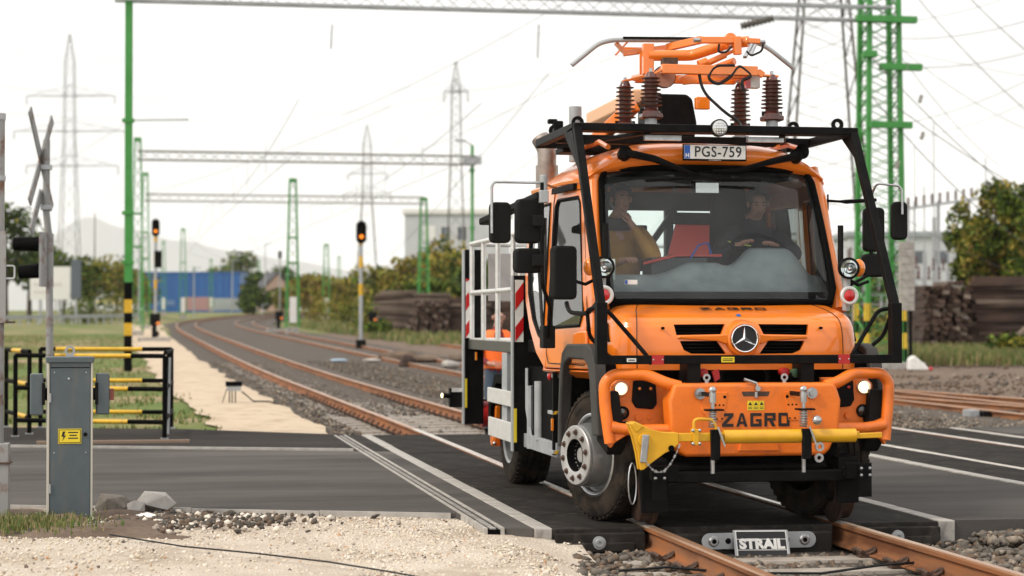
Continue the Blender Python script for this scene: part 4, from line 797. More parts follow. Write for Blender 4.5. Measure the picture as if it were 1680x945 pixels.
# mirrors
def mirror(c, w, h, d=.10, rz=0, face=1):
    Mx = Matrix.Translation(c) @ Matrix.Rotation(R(rz), 4, 'Z')
    poly = []
    for cx, cz, a0 in ((w / 2 - .04, h / 2 - .04, 0), (-w / 2 + .04, h / 2 - .04, 90), (-w / 2 + .04, -h / 2 + .04, 180), (w / 2 - .04, -h / 2 + .04, 270)):
        for k in range(5): a = R(a0 + k * 22.5); poly.append((cx + .04 * math.cos(a), 0, cz + .04 * math.sin(a)))
    m = P('mirror', on(Mx, B().prism(poly, (0, d, 0))), PLASTIC, bevel=.022, seg=3)
    P('mirror_glass', on(Mx, B().box(-w / 2 + .02, w / 2 - .02, d, d + .004, -h / 2 + .02, h / 2 - .02)), CHROME, m); return m
mirror((-1.705, .98, 2.285), .165, .32, .09, 8); mirror((-1.475, 1.0, 2.30), .20, .35, .11, 8); mirror((-1.478, 1.0, 1.99), .22, .195, .11, 8); mirror((-1.295, .50, 1.885), .195, .41, .10, 12)
P('mirror_arm', B().tube(rounded([(-1.14, 1.6, 2.60), (-1.38, 1.0, 2.60), (-1.765, .97, 2.60), (-1.785, .97, 2.57), (-1.785, .96, 2.2)], .04), .011, 6), STEEL)
P('mirror_stay', B().tube(rounded([(-1.385, .97, 2.60), (-1.385, .97, 1.80), (-1.29, 1.1, 1.62), (-1.28, 1.3, 1.33)], .05), .016, 8), BLACK)
for z in (2.30, 1.99): P('mirror_clamp', B().box(-1.46, -1.37, .95, 1.01, z - .045, z + .045), PLASTIC, bevel=.01)
P('mirror_knuckle', B().cyl((-1.37, .99, 2.52), (-1.37, .99, 2.66), .032, 10).box(-1.405, -1.335, .95, 1.03, 2.44, 2.54), GALV, bevel=.008); P('mirror_bracket', B().bar((-1.38, 1.0, 2.5), (-1.60, 2.4, 2.36), .10, .06), PLASTIC, bevel=.015)
P('stay_bracket', B().box(-1.32, -1.22, 1.25, 1.4, 1.30, 1.48), PLASTIC, bevel=.01)
P('mirror_hose', B().tube(rounded([(-1.28, .56, 1.66), (-1.27, .5, 1.58), (-1.15, .4, 1.57), (-1.05, .5, 1.66), (-.98, .6, 1.72)], .06), .018, 6), CABLE)
mirror((1.575, .98, 2.33), .13, .31, .09, -8); mirror((1.385, 1.05, 2.26), .17, .36, .1, -8); mirror((1.385, 1.05, 1.97), .19, .19, .1, -8)
P('mirror_arm', B().tube(rounded([(1.36, 1.05, 2.54), (1.38, 1.0, 2.63), (1.56, .97, 2.61), (1.585, .97, 2.58), (1.585, .96, 2.38)], .04), .010, 6), STEEL); P('mirror_stay', B().tube([(1.36, 1.07, 2.58), (1.36, 1.07, 1.9), (1.1, 1.0, 1.78)], .016, 8), BLACK)
P('spray_rod', B().tube([(1.0, 1.2, 2.50), (1.12, 1.15, 2.49), (1.16, 1.1, 2.485), (1.4, 1.05, 2.50)], [.012, .01, .018, .014], 6).bar((1.04, 1.2, 2.42), (1.04, 1.2, 2.55), .012), BLACK)
# exhaust and gear behind the cab
P('exhaust_stack', B().cyl((-.92, 3.05, 2.2), (-.92, 3.05, 2.90), .10, 20).tube(rounded([(-.92, 3.05, 2.88), (-.92, 3.05, 3.05), (-.97, 3.1, 3.15)], .1), .085, 16), mat('exhaust_steel', (.42, .37, .33), .42, .8, col2=(.30, .25, .22), nscale=10))
P('air_intake', B().cyl((-.76, 2.6, 2.9), (-.76, 2.6, 3.38), .055, 14), GALV)
P('roof_box', B().box(-.75, .3, 2.45, 2.8, 2.98, 3.12).box(-.98, -.55, 2.1, 2.4, 2.94, 2.99), BLACK, bevel=.01)
P('crane_column', B().prism([(.0, 2.5, 3.05), (.28, 2.5, 3.05), (.31, 2.5, 3.25), (.27, 2.5, 3.46), (.22, 2.5, 3.50), (-.14, 2.5, 3.50), (-.14, 2.5, 3.1)], (0, .35, 0)), BLACK, bevel=.02)
P('crane_boom', B().bar(atY(1050, 158, 2.7), atY(972, 196, 4.6), .13, .13), mat('pale_orange', (.72, .42, .24), .5), bevel=.02); P('crane_boom', B().bar((-.62, 3.0, 3.0), (-.25, 2.5, 3.40), .10, .12), ORANGE, bevel=.02)
P('amber_beacon', B().box(.27, .40, 2.4, 2.46, 3.36, 3.47), AMBER, bevel=.01); P('amber_beacon', B().box(-.44, -.33, 2.3, 2.36, 3.30, 3.48), AMBER, bevel=.01)
P('clamp_block', B().box(-1.02, -.94, 2.25, 2.35, 3.06, 3.22).box(-1.06, -.98, 2.3, 2.36, 3.2, 3.24).box(-.9, -.84, 2.25, 2.3, 3.06, 3.16), BLACK, bevel=.01)
# pantograph
PG = P('pantograph', B().tube([atY(1040, 128, 1.85), atY(1095, 115, 1.0)], .028, 8).tube([atY(1205, 131, 1.85), atY(1238, 116, 1.0)], .028, 8).bar(atY(1085, 113, 1.0), atY(1242, 117, 1.0), .06, .075).bar(atY(1042, 129, 1.85), atY(1206, 132, 1.85), .06, .07)
       .bar(atY(1085, 115, 1.0), atY(1066, 124, 1.0), .06, .018).bar(atY(1242, 117, 1.0), atY(1252, 124, 1.0), .05, .05).bar(atY(1252, 124, 1.0), atY(1276, 126, 1.0), .06, .018).bar(atY(1042, 129, 1.85), atY(1020, 134, 1.85), .06, .018).bar(atY(1206, 132, 1.85), atY(1226, 140, 1.85), .06, .018), ORANGE, bevel=.006)
def IN(c, h):
    c = Vector(c); b = B(); prof = [(.075, 0), (.075, .045), (.06, .055), (.055, .07)]
    n = 8; z0 = .085
    for i in range(n):
        z = z0 + i * (h - z0 - .03) / n; r = .088 - .018 * i / n
        prof += [(.052, z), (r, z + .006), (r + .003, z + .012), (.05, z + .020)]
    prof += [(.04, h - .02), (.03, h), (0, h)]
    o = P('insulator', b.lathe(prof, c, (0, 0, 1), 24), INSUL, PG); return o
for x, y, z0, h in ((-.5, 1.0, 3.13, .36), (.5, 1.0, 3.13, .36), (-.5, 1.85, 3.12, .40), (.5, 1.85, 3.12, .40)):
    IN((x, y, z0), h)
    P('insulator_foot', B().box(x - .085, x + .085, y - .06, y + .06, z0 - .012, z0 + .03), INSUL, PG, .012); P('insulator_base', B().cyl((x, y, 3.055), (x, y, z0), .048, 16).box(x - .06, x + .06, y - .05, y + .05, 3.066, 3.075), GALV, PG)
    for s in (-1, 1): P('foot_bolt', B().cyl((x + s * .07, y, z0 + .03), (x + s * .07, y, z0 + .065), .016, 8), BLACK, PG)
    P('terminal_bolt', B().cyl((x, y, z0 + h), (x, y, z0 + h + .03), .014, 8), STEEL, PG)
W = atY
P('arm_post', B().bar(W(1063, 122, 1.5), W(1063, 72, 1.5), .065, .09).bar(W(1052, 122, 1.6), W(1052, 88, 1.6), .02, .03), ORANGE, PG, .006)
P('lower_arm', B().tube(rounded([W(1063, 91, 1.5), W(1135, 91, 1.5), W(1195, 71, 1.2), W(1228, 68, 1.1)], .05), .045, 14), ORANGE, PG)
P('lower_arm', B().tube([W(1115, 132, 1.6), W(1160, 117, 1.4), W(1205, 100, 1.2)], .03, 10).bar(W(1120, 133, 1.5), W(1215, 122, 1.3), .05, .06), ORANGE, PG)
P('upper_arm', B().bar(W(1022, 88, 1.75), W(1095, 78, 1.7), .05, .045).bar(W(1095, 78, 1.7), W(1152, 65, 1.4), .05, .06), ORANGE, PG, .006)
P('upper_arm', B().bar(W(1022, 80, 1.9), W(1100, 82, 1.9), .03, .025), ORANGE, PG)
P('head_beam', B().bar(W(1150, 66, 1.1), W(1205, 66, 1.1), .06, .05).bar(W(1216, 66, 1.1), W(1246, 68, 1.1), .055, .04).lathe([(.05, -.02), (.05, .02), (0, .02)], W(1198, 64, 1.12), (0, -1, 0), 16), ORANGE, PG, .005)
P('hinge_plate', B().bar(W(1210, 90, 1.08), W(1209, 60, 1.08), .055, .06).box(*[f for a, c in zip(W(1199, 72, 1.15), (.03, .05, .03)) for f in (a - c, a + c)]), ORANGE, PG, .006)
P('spring_cylinder', B().cyl(W(1160, 104, 1.15), W(1190, 90, 1.15), .026, 12).cyl(W(1190, 90, 1.15), W(1212, 79, 1.1), .014, 8).cyl(W(1146, 106, 1.15), W(1160, 101, 1.15), .035, 10), ORANGE, PG)
P('head_bracket', B().bar(W(1010, 70, 1.75), W(1026, 88, 1.75), .06, .025).bar(W(1030, 68, 1.75), W(1010, 90, 1.7), .018, .012), ORANGE, PG); P('head_bracket', B().bar(W(1234, 72, 1.5), W(1222, 94, 1.3), .03, .02).bar(W(1240, 72, 1.5), W(1232, 90, 1.3), .02, .02), STEEL, PG)
P('contact_horn', B().tube(rounded([W(938, 107, 1.7), W(982, 71, 1.7), W(1005, 65.5, 1.7), W(1150, 66, 1.65), W(1244, 70, 1.6), W(1262, 80, 1.6), W(1302, 112, 1.6)], .12, 5), .020, 10), GALV, PG); P('contact_strip', B().bar(W(1022, 62.5, 1.69), W(1140, 63.5, 1.64), .06, .018), BLACK, PG)
P('cam_disc', B().lathe([(.085, -.02), (.085, .02), (0, .02)], W(1090, 126, 1.15), (0, -1, 0), 24), mat('tan_disc', (.42, .19, .12), .5), PG); P('disc_edge', B().lathe([(.086, -.02), (.092, -.015), (.092, .012), (.086, .018)], W(1090, 126, 1.16), (0, -1, 0), 24), BLACK, PG)
P('pivot_block', B().box(*[f for a, c in zip(W(1098, 106, 1.4), (.06, .05, .05)) for f in (a - c, a + c)]), RUST_D, PG)
P('reflector_box', B().box(*[f for a, c in zip(W(1236, 134, 1.1), (.045, .04, .055)) for f in (a - c, a + c)]), WHITE, PG, .006); P('reflector_red', B().box(*[f for a, c in zip(W(1226, 134, 1.08), (.018, .03, .055)) for f in (a - c, a + c)]), REDW, PG)
P('hose', B().tube(rounded([W(1145, 108, 1.0), W(1152, 150, 1.0), W(1190, 185, .95), W(1213, 200, .95), W(1220, 212, .9)], .3, 6), .012, 6), CABLE, PG)
P('hose', B().tube(rounded([W(1205, 108, .98), W(1172, 108, .98), W(1160, 128, .98), W(1178, 140, .98), W(1200, 125, .98), W(1212, 106, .98), W(1235, 125, .98), W(1216, 132, .98), W(1220, 148, .98)], .12, 5), .014, 6), CABLE, PG)
P('hose', B().tube(rounded([W(1180, 72, 1.05), W(1178, 86, 1.05), W(1192, 86, 1.05), W(1200, 76, 1.05)], .06, 5), .009, 6).tube(rounded([W(1252, 72, 1.05), W(1250, 84, 1.05), W(1232, 92, 1.05), W(1225, 84, 1.05)], .06, 5), .009, 6), CABLE, PG)
for px_, py_ in ((1143, 66), (1250, 69)): P('end_clamp', B().cyl(W(px_ - 5, py_, 1.1), W(px_ + 5, py_, 1.1), .02, 8), STEEL, PG)
# rear platform
XL = -1.15
pf = P('platform_deck', B().box(-1.16, 1.16, 3.15, 5.95, 1.225, 1.325), mat('olive_black_paint', (.045, .045, .036), .45), bevel=.006); P('deck_plate', B().box(-1.15, 1.15, 3.2, 5.9, 1.326, 1.34), ALUBAR, pf)
for y in (3.45, 4.25, 5.05, 5.75): P('rail_post', B().cyl((XL, y, 1.34), (XL, y, 2.30), .026, 10), ALU, pf)
for z in (2.30, 1.80): P('hand_rail', B().cyl((XL, 3.15, z), (XL, 5.8, z), .026, 10), ALU, pf)
for x in (-.55, .55, 1.15):
    P('rail_post', B().cyl((x, 5.8, 1.34), (x, 5.8, 2.30), .026, 10), ALU, pf)
for z in (2.30, 1.80): P('hand_rail', B().cyl((XL, 5.8, z), (1.15, 5.8, z), .026, 10), ALU, pf)
def stripes(x0, x1, y, z0, z1, par):
    wb_ = P('warning_board', B().box(x0, x1, y, y + .012, z0, z1), WHITE, par); z = z0 - .02; k = 0
    while z < z1:
        a, b_ = max(z0, z), min(z1, z + .15); P('red_stripe', B().prism([(x0, y - .003, min(z1, a)), (x1, y - .003, min(z1, max(z0, a + .10))), (x1, y - .003, min(z1, b_ + .10)), (x0, y - .003, min(z1, b_))], (0, .002, 0)), REDW, wb_); z += .30
P('rear_post', B().box(-1.20, -1.0, 5.92, 6.0, .45, 2.25), BLACK, pf, .006); P('post_edge', B().box(-1.212, -1.20, 5.9, 6.02, .45, 2.25), GALV, pf); stripes(-1.19, -1.12, 5.9, 1.34, 1.95, pf)
P('front_post', B().box(-1.22, -.98, 3.06, 3.13, .36, 1.92), BLACK, pf, .006); P('post_edge', B().box(-1.232, -1.22, 3.05, 3.14, .36, 1.92), GALV, pf); stripes(-1.21, -1.135, 3.04, 1.33, 1.88, pf)
for y, z0, z1 in ((3.04, .44, .74), (5.9, .62, .92)): P('yellow_strip', B().box(-1.22 if y < 4 else -1.20, -1.195 if y < 4 else -1.175, y, y + .012, z0, z1), STICKER, pf)
P('white_panel', B().box(-1.08, -.72, 3.55, 3.60, 1.34, 2.14), WHITE, pf, .01); P('blue_print', B().box(-1.03, -.99, 3.545, 3.55, 1.45, 1.72), BLUE, pf); P('panel_handle', B().tube(rounded([(-1.0, 3.55, 1.80), (-1.0, 3.50, 1.82), (-1.0, 3.50, 1.98), (-1.0, 3.55, 2.0)], .02), .014, 6), BLACK, pf)
P('grey_mat', B().box(-1.0, -.7, 5.6, 5.64, 1.72, 2.2), mat('grey_board', (.32, .30, .29), .7), pf)
P('door_prop', B().bar((-1.0, 3.5, 1.6), (-.85, 3.4, 1.36), .04, .02), GALV, pf)
P('guard_bar', B().box(-1.20, -1.17, 3.16, 4.55, .74, .88), ALUBAR, pf, .008); P('guard_bar', B().box(-1.20, -1.17, 3.16, 4.50, .42, .60), ALUBAR, pf, .008)
P('guard_post', B().box(-1.165, -1.08, 3.7, 3.95, .46, 1.22).box(-1.1, -1.02, 3.25, 3.32, .4, 1.22), GALV, pf, .004)
P('wheel_arch', B().prism([(-1.12, 3.45, 1.0), (-1.12, 4.6, 1.0), (-1.12, 4.95, .7), (-1.12, 4.95, .45), (-1.12, 4.85, .45), (-1.12, 4.8, .68), (-1.12, 4.52, .92), (-1.12, 3.5, .92)], (.4, 0, 0)), BLACKP, pf)
P('side_box', B().box(-1.10, -.6, 1.75, 3.0, .45, 1.12), BLACKP, bevel=.01); P('side_box', B().box(-.6, -.3, 5.0, 5.95, .5, 1.2), BLACKP, bevel=.01); P('side_plate', B().prism([(-1.10, 3.02, 1.24), (-1.10, 2.2, 1.24), (-1.10, 2.55, 1.35), (-1.10, 3.02, 1.35)], (.3, 0, 0)), BLACK, bevel=.01)
P('side_cylinder', B().cyl((-1.11, 2.45, .5), (-1.11, 2.45, 1.0), .045, 10).cyl((-1.12, 2.8, .4), (-1.12, 2.8, .95), .03, 8).tube([(-1.13, 2.9, 1.1), (-1.14, 2.85, .75), (-1.12, 2.75, .5)], .015, 6), GALV)
P('sill_plate', B().box(-1.13, -1.08, 1.65, 3.05, .40, .52), GALV, bevel=.004)
for z, y0 in ((1.08, 1.72), (.78, 1.7), (.46, 1.66)):
    stp = P('step_tread', B().box(-1.16, -.98, y0 - .02, y0 + .16, z - .03, z), GALV, bevel=.005)
    for i in range(3): P('tread_mark', B().prism([(-1.155 + i * .06, y0 - .022, z - .028), (-1.125 + i * .06, y0 - .022, z - .028), (-1.105 + i * .06, y0 - .022, z), (-1.135 + i * .06, y0 - .022, z)], (0, .001, 0)), YELP, stp)
P('step_frame', B().box(-1.15, -1.11, 1.68, 1.72, .42, 1.1).box(-1.0, -.98, 1.68, 1.72, .42, 1.1), BLACK); P('red_knob', B().ell((-1.17, 1.72, 1.06), (.02, .02, .03), 10, 8), RED); P('amber_reflector', B().box(-1.165, -1.15, 1.66, 1.7, .62, .72), AMBER); P('amber_reflector', B().box(-1.17, -1.155, 5.4, 5.44, 1.12, 1.2), AMBER)
P('hydraulic_hose', B().tube([(-1.10, 2.0, 1.2), (-1.14, 1.95, 1.35), (-1.12, 2.1, 1.7), (-1.10, 2.25, 2.2)], .014, 6).tube([(-1.10, 2.1, 1.2), (-1.16, 2.05, 1.4), (-1.15, 2.25, 1.9), (-1.12, 2.4, 2.4)], .014, 6), CABLE)
rg_ = P('rear_rail_gear', B().prism([(-.98, 4.75, .62), (-.98, 5.0, .55), (-.98, 5.05, .3), (-.98, 4.85, .2), (-.98, 4.7, .35)], (.08, 0, 0)).cyl((-1.1, 4.9, .36), (-.6, 4.9, .36), .07, 14).bar((-1.05, 4.8, .7), (-1.05, 4.9, .3), .06, .12), ORANGE, bevel=.012)
P('gear_bolt', B().ell((-1.08, 4.82, .32), (.02, .02, .02), 8, 6).ell((-1.08, 4.86, .45), (.02, .02, .02), 8, 6), STEEL, rg_)
for s in (-1, 1): P('rail_wheel', B().lathe([(.08, -.06), (.2, -.06), (.215, -.05), (.22, .035), (.245, .04), (.25, .06), (.235, .07), (.10, .07)], (s * .77, 5.1, .235), (-s, 0, 0), 30), RUST_W, rg_)
tl = P('tail_box', B().box(-1.34, -1.15, 6.0, 6.1, .62, .82).box(-1.25, -.9, 6.02, 6.2, .62, .7), BLACK, bevel=.008); P('tail_trim', B().box(-1.32, -1.0, 5.99, 6.0, .78, .82), ALUBAR, tl)
P('marker_lamp', B().cyl((-1.34, 6.0, .74), (-1.42, 5.98, .745), .026, 10), BLACK, tl); P('marker_lens', B().ell((-1.425, 5.975, .745), (.014, .022, .026), 10, 8), LIT, tl); P('red_drum', B().cyl((-1.0, 6.05, .55), (-.75, 6.05, .55), .14, 16), RED, tl)
# ------------------------------------------------------------------ beside the road on the near side
c = Vector((-5.0, 1.5, -.06)); yaw = R(4)
CB = thing('control_cabinet', 'blue-grey metal control pillar with a yellow warning label and side boxes at the roadside', 'cabinet', c)
Mc = Matrix.Translation(c) @ Matrix.Rotation(yaw, 4, 'Z')
def Q(name, b, m, bev=0, par=None, **k): return on(Mc, b).build(name, m, par or CB, bev, **k)
Q('body', B().box(-.155, .155, 0, .22, 0, 1.26), CABIN, .008); Q('side_panel', B().box(.156, .172, -.005, .22, 0, 1.26), CABSIDE, .003); Q('side_panel', B().box(-.172, -.156, -.005, .22, 0, 1.26), CABSIDE, .003)
Q('lid', B().prism([(-.18, -.02, 1.255), (.18, -.02, 1.255), (.185, -.02, 1.30), (-.185, -.02, 1.30)], (0, .26, 0)), CABIN, .008)
Q('lifting_ring', B().lathe([(.022, -.01), (.04, -.01), (.04, .01), (.022, .01), (.022, -.01)], (0, .1, 1.345), (0, 1, 0), 18).box(-.03, .03, .08, .12, 1.295, 1.312), GALV)
for s in (-1, 1):
    w = Q('side_box', B().box(s * .25 - .05, s * .25 + .05, .02, .18, .85, 1.17), CABIN, .012); Q('box_latch', B().box(s * .20 - .012, s * .20 + .012, -.0, .02, .93, 1.10), BLACK, .003, w); Q('box_hub', B().cyl((s * .17, .1, 1.01), (s * .21, .1, 1.01), .05, 12), BLACK, 0, w)
Q('red_plug', B().box(.30, .335, .05, .12, .96, 1.05), mat('old_red', (.22, .06, .04), .6), .006)
lb = Q('warning_label', B().box(-.09, .085, -.006, -.0005, .63, .745), STICKER); Q('label_border', B().box(-.085, .08, -.008, -.006, .636, .739), INK, 0, lb); Q('label_field', B().box(-.08, .075, -.0095, -.008, .641, .734), STICKER, 0, lb)
Q('lightning_mark', B().prism([(-.055, -.0105, .725), (-.035, -.0105, .725), (-.045, -.0105, .695), (-.03, -.0105, .695), (-.06, -.0105, .65), (-.05, -.0105, .685), (-.066, -.0105, .685)], (0, .0008, 0)), INK, 0, lb, flat=True)
for z, a, b_ in ((.712, -.015, .06), (.69, -.005, .05), (.668, -.015, .06)): Q('label_line', B().box(a, b_, -.0105, -.0095, z, z + .009), INK, 0, lb)
for x, z in ((-.01, 1.13), (-.12, 1.18), (.12, 1.18), (-.12, .08), (.12, .08), (-.12, .56), (.12, .56)): Q('screw', B().ell((x, -.002, z), (.011 if z == 1.13 else .006,) * 3, 8, 6), GALV)
Q('door_seam', B().box(-.148, .148, -.004, -.0005, .06, .066).box(-.148, .148, -.004, -.0005, 1.215, 1.221), BLACK)
for z in (.25, .95): Q('hinge', B().cyl((-.15, -.006, z), (-.15, -.006, z + .07), .009, 8), GALV)
Q('lock', B().lathe([(.016, 0), (.016, .008), (0, .01)], (.115, -.001, .70), (0, -1, 0), 12), BLACK); Q('plinth', B().box(-.185, .185, -.02, .24, -.06, .03), CONC, .01)
# rusty signal post cut by the frame edge
lp = thing('signal_post', 'chipped grey signal post with rusty box foot at the roadside beside the control pillar', 'post', (-5.56, 1.85, 0))
B().cyl((-5.57, 1.85, .55), (-5.57, 1.85, 3.12), .048, 16).build('pole', OLDPAINT, lp); B().cyl((-5.57, 1.85, 3.10), (-5.57, 1.85, 3.15), .055, 16).build('cap', GALV, lp); B().cyl((-5.57, 1.85, 2.62), (-5.57, 1.85, 2.66), .056, 16).build('band', GALV, lp)
B().box(-5.66, -5.475, 1.74, 1.92, -.05, .56).build('foot_box', OLDPAINT, lp, .008); B().box(-5.66, -5.46, 1.73, 1.93, .40, .415).build('foot_flange', RUST_D, lp)
B().box(-5.62, -5.505, 1.77, 1.8, 1.5, 2.22).build('lamp_board', OLDPAINT, lp, .004); B().tube(rounded([(-5.505, 1.78, 1.95), (-5.44, 1.78, 1.95), (-5.44, 1.78, 1.85), (-5.505, 1.78, 1.85)], .02), .008, 6).build('bracket', GALV, lp)
B().box(-5.62, -5.44, 1.78, 1.9, 1.5, 1.515).build('bracket_plate', RUST_D, lp)
# warning cross, seen nearly edge on
D = 25.2; cc = at(75, 262, D); hx = (ray(75, 300).normalized() * .96 + RT * .27).normalized(); hx.z = 0; hx.normalize()
wc = thing('crossing_sign_post', 'grey railway warning cross with lamp hoods on a slim post behind the fence', 'crossing sign', (at(82, 726, D).x, at(82, 726, D).y, 0))
pb = at(82, 726, D); B().cyl((pb.x, pb.y, 0), (pb.x - .02, pb.y, 2.6), .047, 14).build('pole', OLDPAINT, wc); B().tube([(pb.x - .02, pb.y, 2.58), (cc.x + .01, cc.y, 2.9), (cc.x + .01, cc.y, 3.85)], .045, 10).build('pole', OLDPAINT, wc)
nx = hx.cross(Vector((0, 0, 1)))
def blade(a, b, z0, z1, nm='cross_arm'):
    p = Vector((cc.x, cc.y, 0)) + hx * a - nx * .06; q = Vector((cc.x, cc.y, 0)) + hx * b - nx * .06; p.z = z0; q.z = z1
    B().bar(p, q, .02, .14, up=nx.cross(q - p)).build(nm, OLDPAINT, wc, .004)
blade(-.5, .5, cc.z + .6, cc.z - .6); blade(.5, -.5, cc.z + .58, cc.z - .58); blade(0, .42, cc.z - .42, cc.z - .95); blade(0, -.42, cc.z - .42, cc.z - .95)
for z in (cc.z - .10, cc.z - .62): B().box(cc.x - .06, cc.x + .08, cc.y - .06, cc.y + .06, z - .03, z + .03).build('clamp', GALV, wc, .004)
bb = Vector((at(78, 425, D).x, at(78, 425, D).y, 0)); B().prism([bb + hx * -.28 + Vector((0, 0, 1.95)), bb + hx * .28 + Vector((0, 0, 1.95)), bb + hx * .28 + Vector((0, 0, 2.65)), bb + hx * -.28 + Vector((0, 0, 2.65))], nx * -.03).build('lamp_board', OLDPAINT, wc, .004)
for z, k in ((2.50, 0), (2.17, 1)):
    p = bb + hx * (.12 if k else -.1) + Vector((0, 0, z)); q = p - RT * .40 + Vector((0, 0, .0 if k == 0 else -.03)); B().tube([p, q], [.10, .085], 16, cap=False).build('lamp_hood', BLACKP, wc); B().lathe([(.10, 0), (.06, .03), (0, .04)], p, -RT, 16).build('lamp_lens', mat('dull_red_lens', (.12, .01, .01), .3), wc)
# barrier fences
def fence(pa, pb_, h, label, ysec, rails=(1.0, .60, .2)):
    a, b_ = Vector(pa), Vector(pb_); t = thing('barrier_fence', label, 'fence', a, 'pedestrian fences at the crossing'); d = b_ - a; L = d.length
    for f in (0, 1): p = a + d * f; B().cyl(p, p + Vector((0, 0, h)), .03, 10).build('post', BLACKP, t); B().box(p.x - .05, p.x + .05, p.y - .05, p.y + .05, p.z - .01, p.z + .012).build('post_foot', GALV, t)
    for i, r_ in enumerate(rails):
        z = Vector((0, 0, h * r_)); y0, y1 = ysec[i]
        for q0, q1, m in ((0, y0, BLACKP), (y0, y1, YELP), (y1, 1, BLACKP)):
            if q1 > q0: B().cyl(a + d * q0 + z, a + d * q1 + z, .03, 10).build('yellow_section' if m is YELP else 'rail', m, t)
    return t
g1 = lambda px, py: (lambda r: CAM + r * (-CAM.z / r.z))(ray(px, py))
fence(g1(25, 716), g1(270, 720), 1.06, 'black and yellow tube fence nearest the road behind the control pillar', ((.27, .78), (.42, .76), (.42, .76)))
fence(g1(66, 701), g1(281, 702), 1.11, 'black and yellow tube fence on the far side of the footpath', ((.12, .78), (.30, .78), (.30, .78)))
fence(g1(10, 700), g1(48, 712), 1.10, 'short black tube fence end at the edge of the footpath', ((.3, .7), (.5, .9), (.5, .9)))
eg = thing('barrier_fence', 'black end frame closing the two tube fences beside the sand path', 'fence', g1(270, 720)); p, q = g1(271, 720), g1(282, 703)
for z in (1.10, .65, .25): B().cyl(p + Vector((0, 0, z)), q + Vector((0, 0, z)), .028, 8).build('rail', BLACKP, eg)
B().cyl(g1(276, 711), g1(276, 711) + Vector((0, 0, 1.1)), .028, 8).build('post', BLACKP, eg); B().cyl(g1(277, 690) * .0 + g1(276, 712), g1(276, 712) + Vector((.02, 0, 1.02)), .016, 8).build('tie_rod', GALV, eg)
B().box(-5.75, -3.9, 10.6, 10.72, 0, .035).build('timber_edging', mat('old_timber', (.24, .17, .12), .9), thing('timber_edging', 'weathered timber strip lying along the foot of the tube fence', 'timber', (-4.8, 10.66, 0)))
# broken concrete by the pillar
rr = random.Random(11)
def chunk(c, s, label, m, seed):
    rr = random.Random(seed); tv, tf = ico_t(); b = B(); b.f = [tuple(int(i) for i in f) for f in tf]; b.m = [0] * len(b.f); Rz = Matrix.Rotation(rr.uniform(0, 6), 3, 'Z'); b.v = [tuple(Vector(c) + Rz @ Vector((v[0] * s[0] * rr.uniform(.75, 1.35), v[1] * s[1] * rr.uniform(.75, 1.35), v[2] * s[2] * rr.uniform(.7, 1.3)))) for v in tv]
    return tag(b.build('concrete_chunk', m, flat=True, ang=15), label, 'rubble', 'broken concrete beside the control pillar')
chunk((-4.68, 2.05, .03), (.24, .15, .12), 'dark grey broken concrete lump next to the control pillar', ST[0], 3); chunk((-4.33, 2.10, .05), (.25, .16, .11), 'pale slab of broken concrete at the kerb', CONC, 7); chunk((-4.50, 1.95, .01), (.10, .09, .09), 'upright pale shard between two concrete lumps', CONC, 9)
chunk((-4.42, 1.62, -.02), (.09, .06, .035), 'small white flat shard in front of the concrete lumps', WHITE, 12); chunk((-4.62, 1.5, -.02), (.09, .07, .04), 'small brown stone in the soil beside the control pillar', ST[1], 14)
b = B(); NP = 26
for i in range(NP + 1):
    for j in range(15):
        u = i / NP; v = j / 14; X = -6.3 + 2.6 * u; Y = -.15 + (near_edge(X) + .2) * v * .95; e = min(u * 6, (1 - u) * 2.2, v * 3.5, (1 - v) * 9, 1)
        b.v.append((X, Y, -.06 + .068 * smooth(0, 1, e) * (1 + nz2(X, Y, 2.2, 5)) + .02 * nz2(X, Y, 6, 2) + .05 * smooth(-3.6, -5.2, X) * smooth(1.0, -1.0, Y)))
for i in range(NP):
    for j in range(14): b.f.append((i * 15 + j, (i + 1) * 15 + j, (i + 1) * 15 + j + 1, i * 15 + j + 1)); b.m.append(0)
tag(b.build('soil_heap', DIRT, ang=80), kind='structure')
rg = np.random.default_rng(21); N4 = 2600; X = rg.normal(-4.7, .75, N4); Y = 1.45 + rg.normal(0, .42, N4); k_ = Y < np.array([near_edge(x) for x in X]) - .1; X, Y = X[k_], Y[k_]
stones('rubble_gravel', np.stack([X, Y, np.full(len(X), -.02)], -1), .008 + .03 * rg.random(len(X)) ** 3, [ST[2], ST[1], SS[2], SS[0]], [.4, .3, .2, .1], seed=8)
def blades(name, pts, h, m, seed, w=.006, lean=.4):
    rg = np.random.default_rng(seed); n = len(pts); P0 = np.asarray(pts); a = rg.uniform(0, 6.28, n); hh = h * rg.uniform(.4, 1.15, n); d = np.stack([np.cos(a), np.sin(a), np.zeros(n)], -1); le = rg.uniform(.05, lean, n)[:, None] * hh[:, None]; dd = np.stack([np.cos(a + 1.2), np.sin(a + 1.2), np.zeros(n)], -1)
    z = np.zeros((n, 3)); z[:, 2] = hh; v = np.stack([P0 - d * w, P0 + d * w, P0 + z * .6 + dd * le * .4 + d * w * .7, P0 + z + dd * le], 1).reshape(-1, 3); i = np.arange(n) * 4
    f = np.stack([np.stack([i, i + 1, i + 2], -1), np.stack([i, i + 2, i + 3], -1)], 1).reshape(-1, 3); me = bpy.data.meshes.new(name); me.from_pydata(v.tolist(), [], f.tolist())
    for q in (m if isinstance(m, list) else [m]): me.materials.append(q)
    if isinstance(m, list): me.polygons.foreach_set('material_index', np.repeat(rg.integers(0, len(m), n), 2).astype(np.int32))
    o = bpy.data.objects.new(name, me); COL.objects.link(o); return tag(o, kind='stuff')
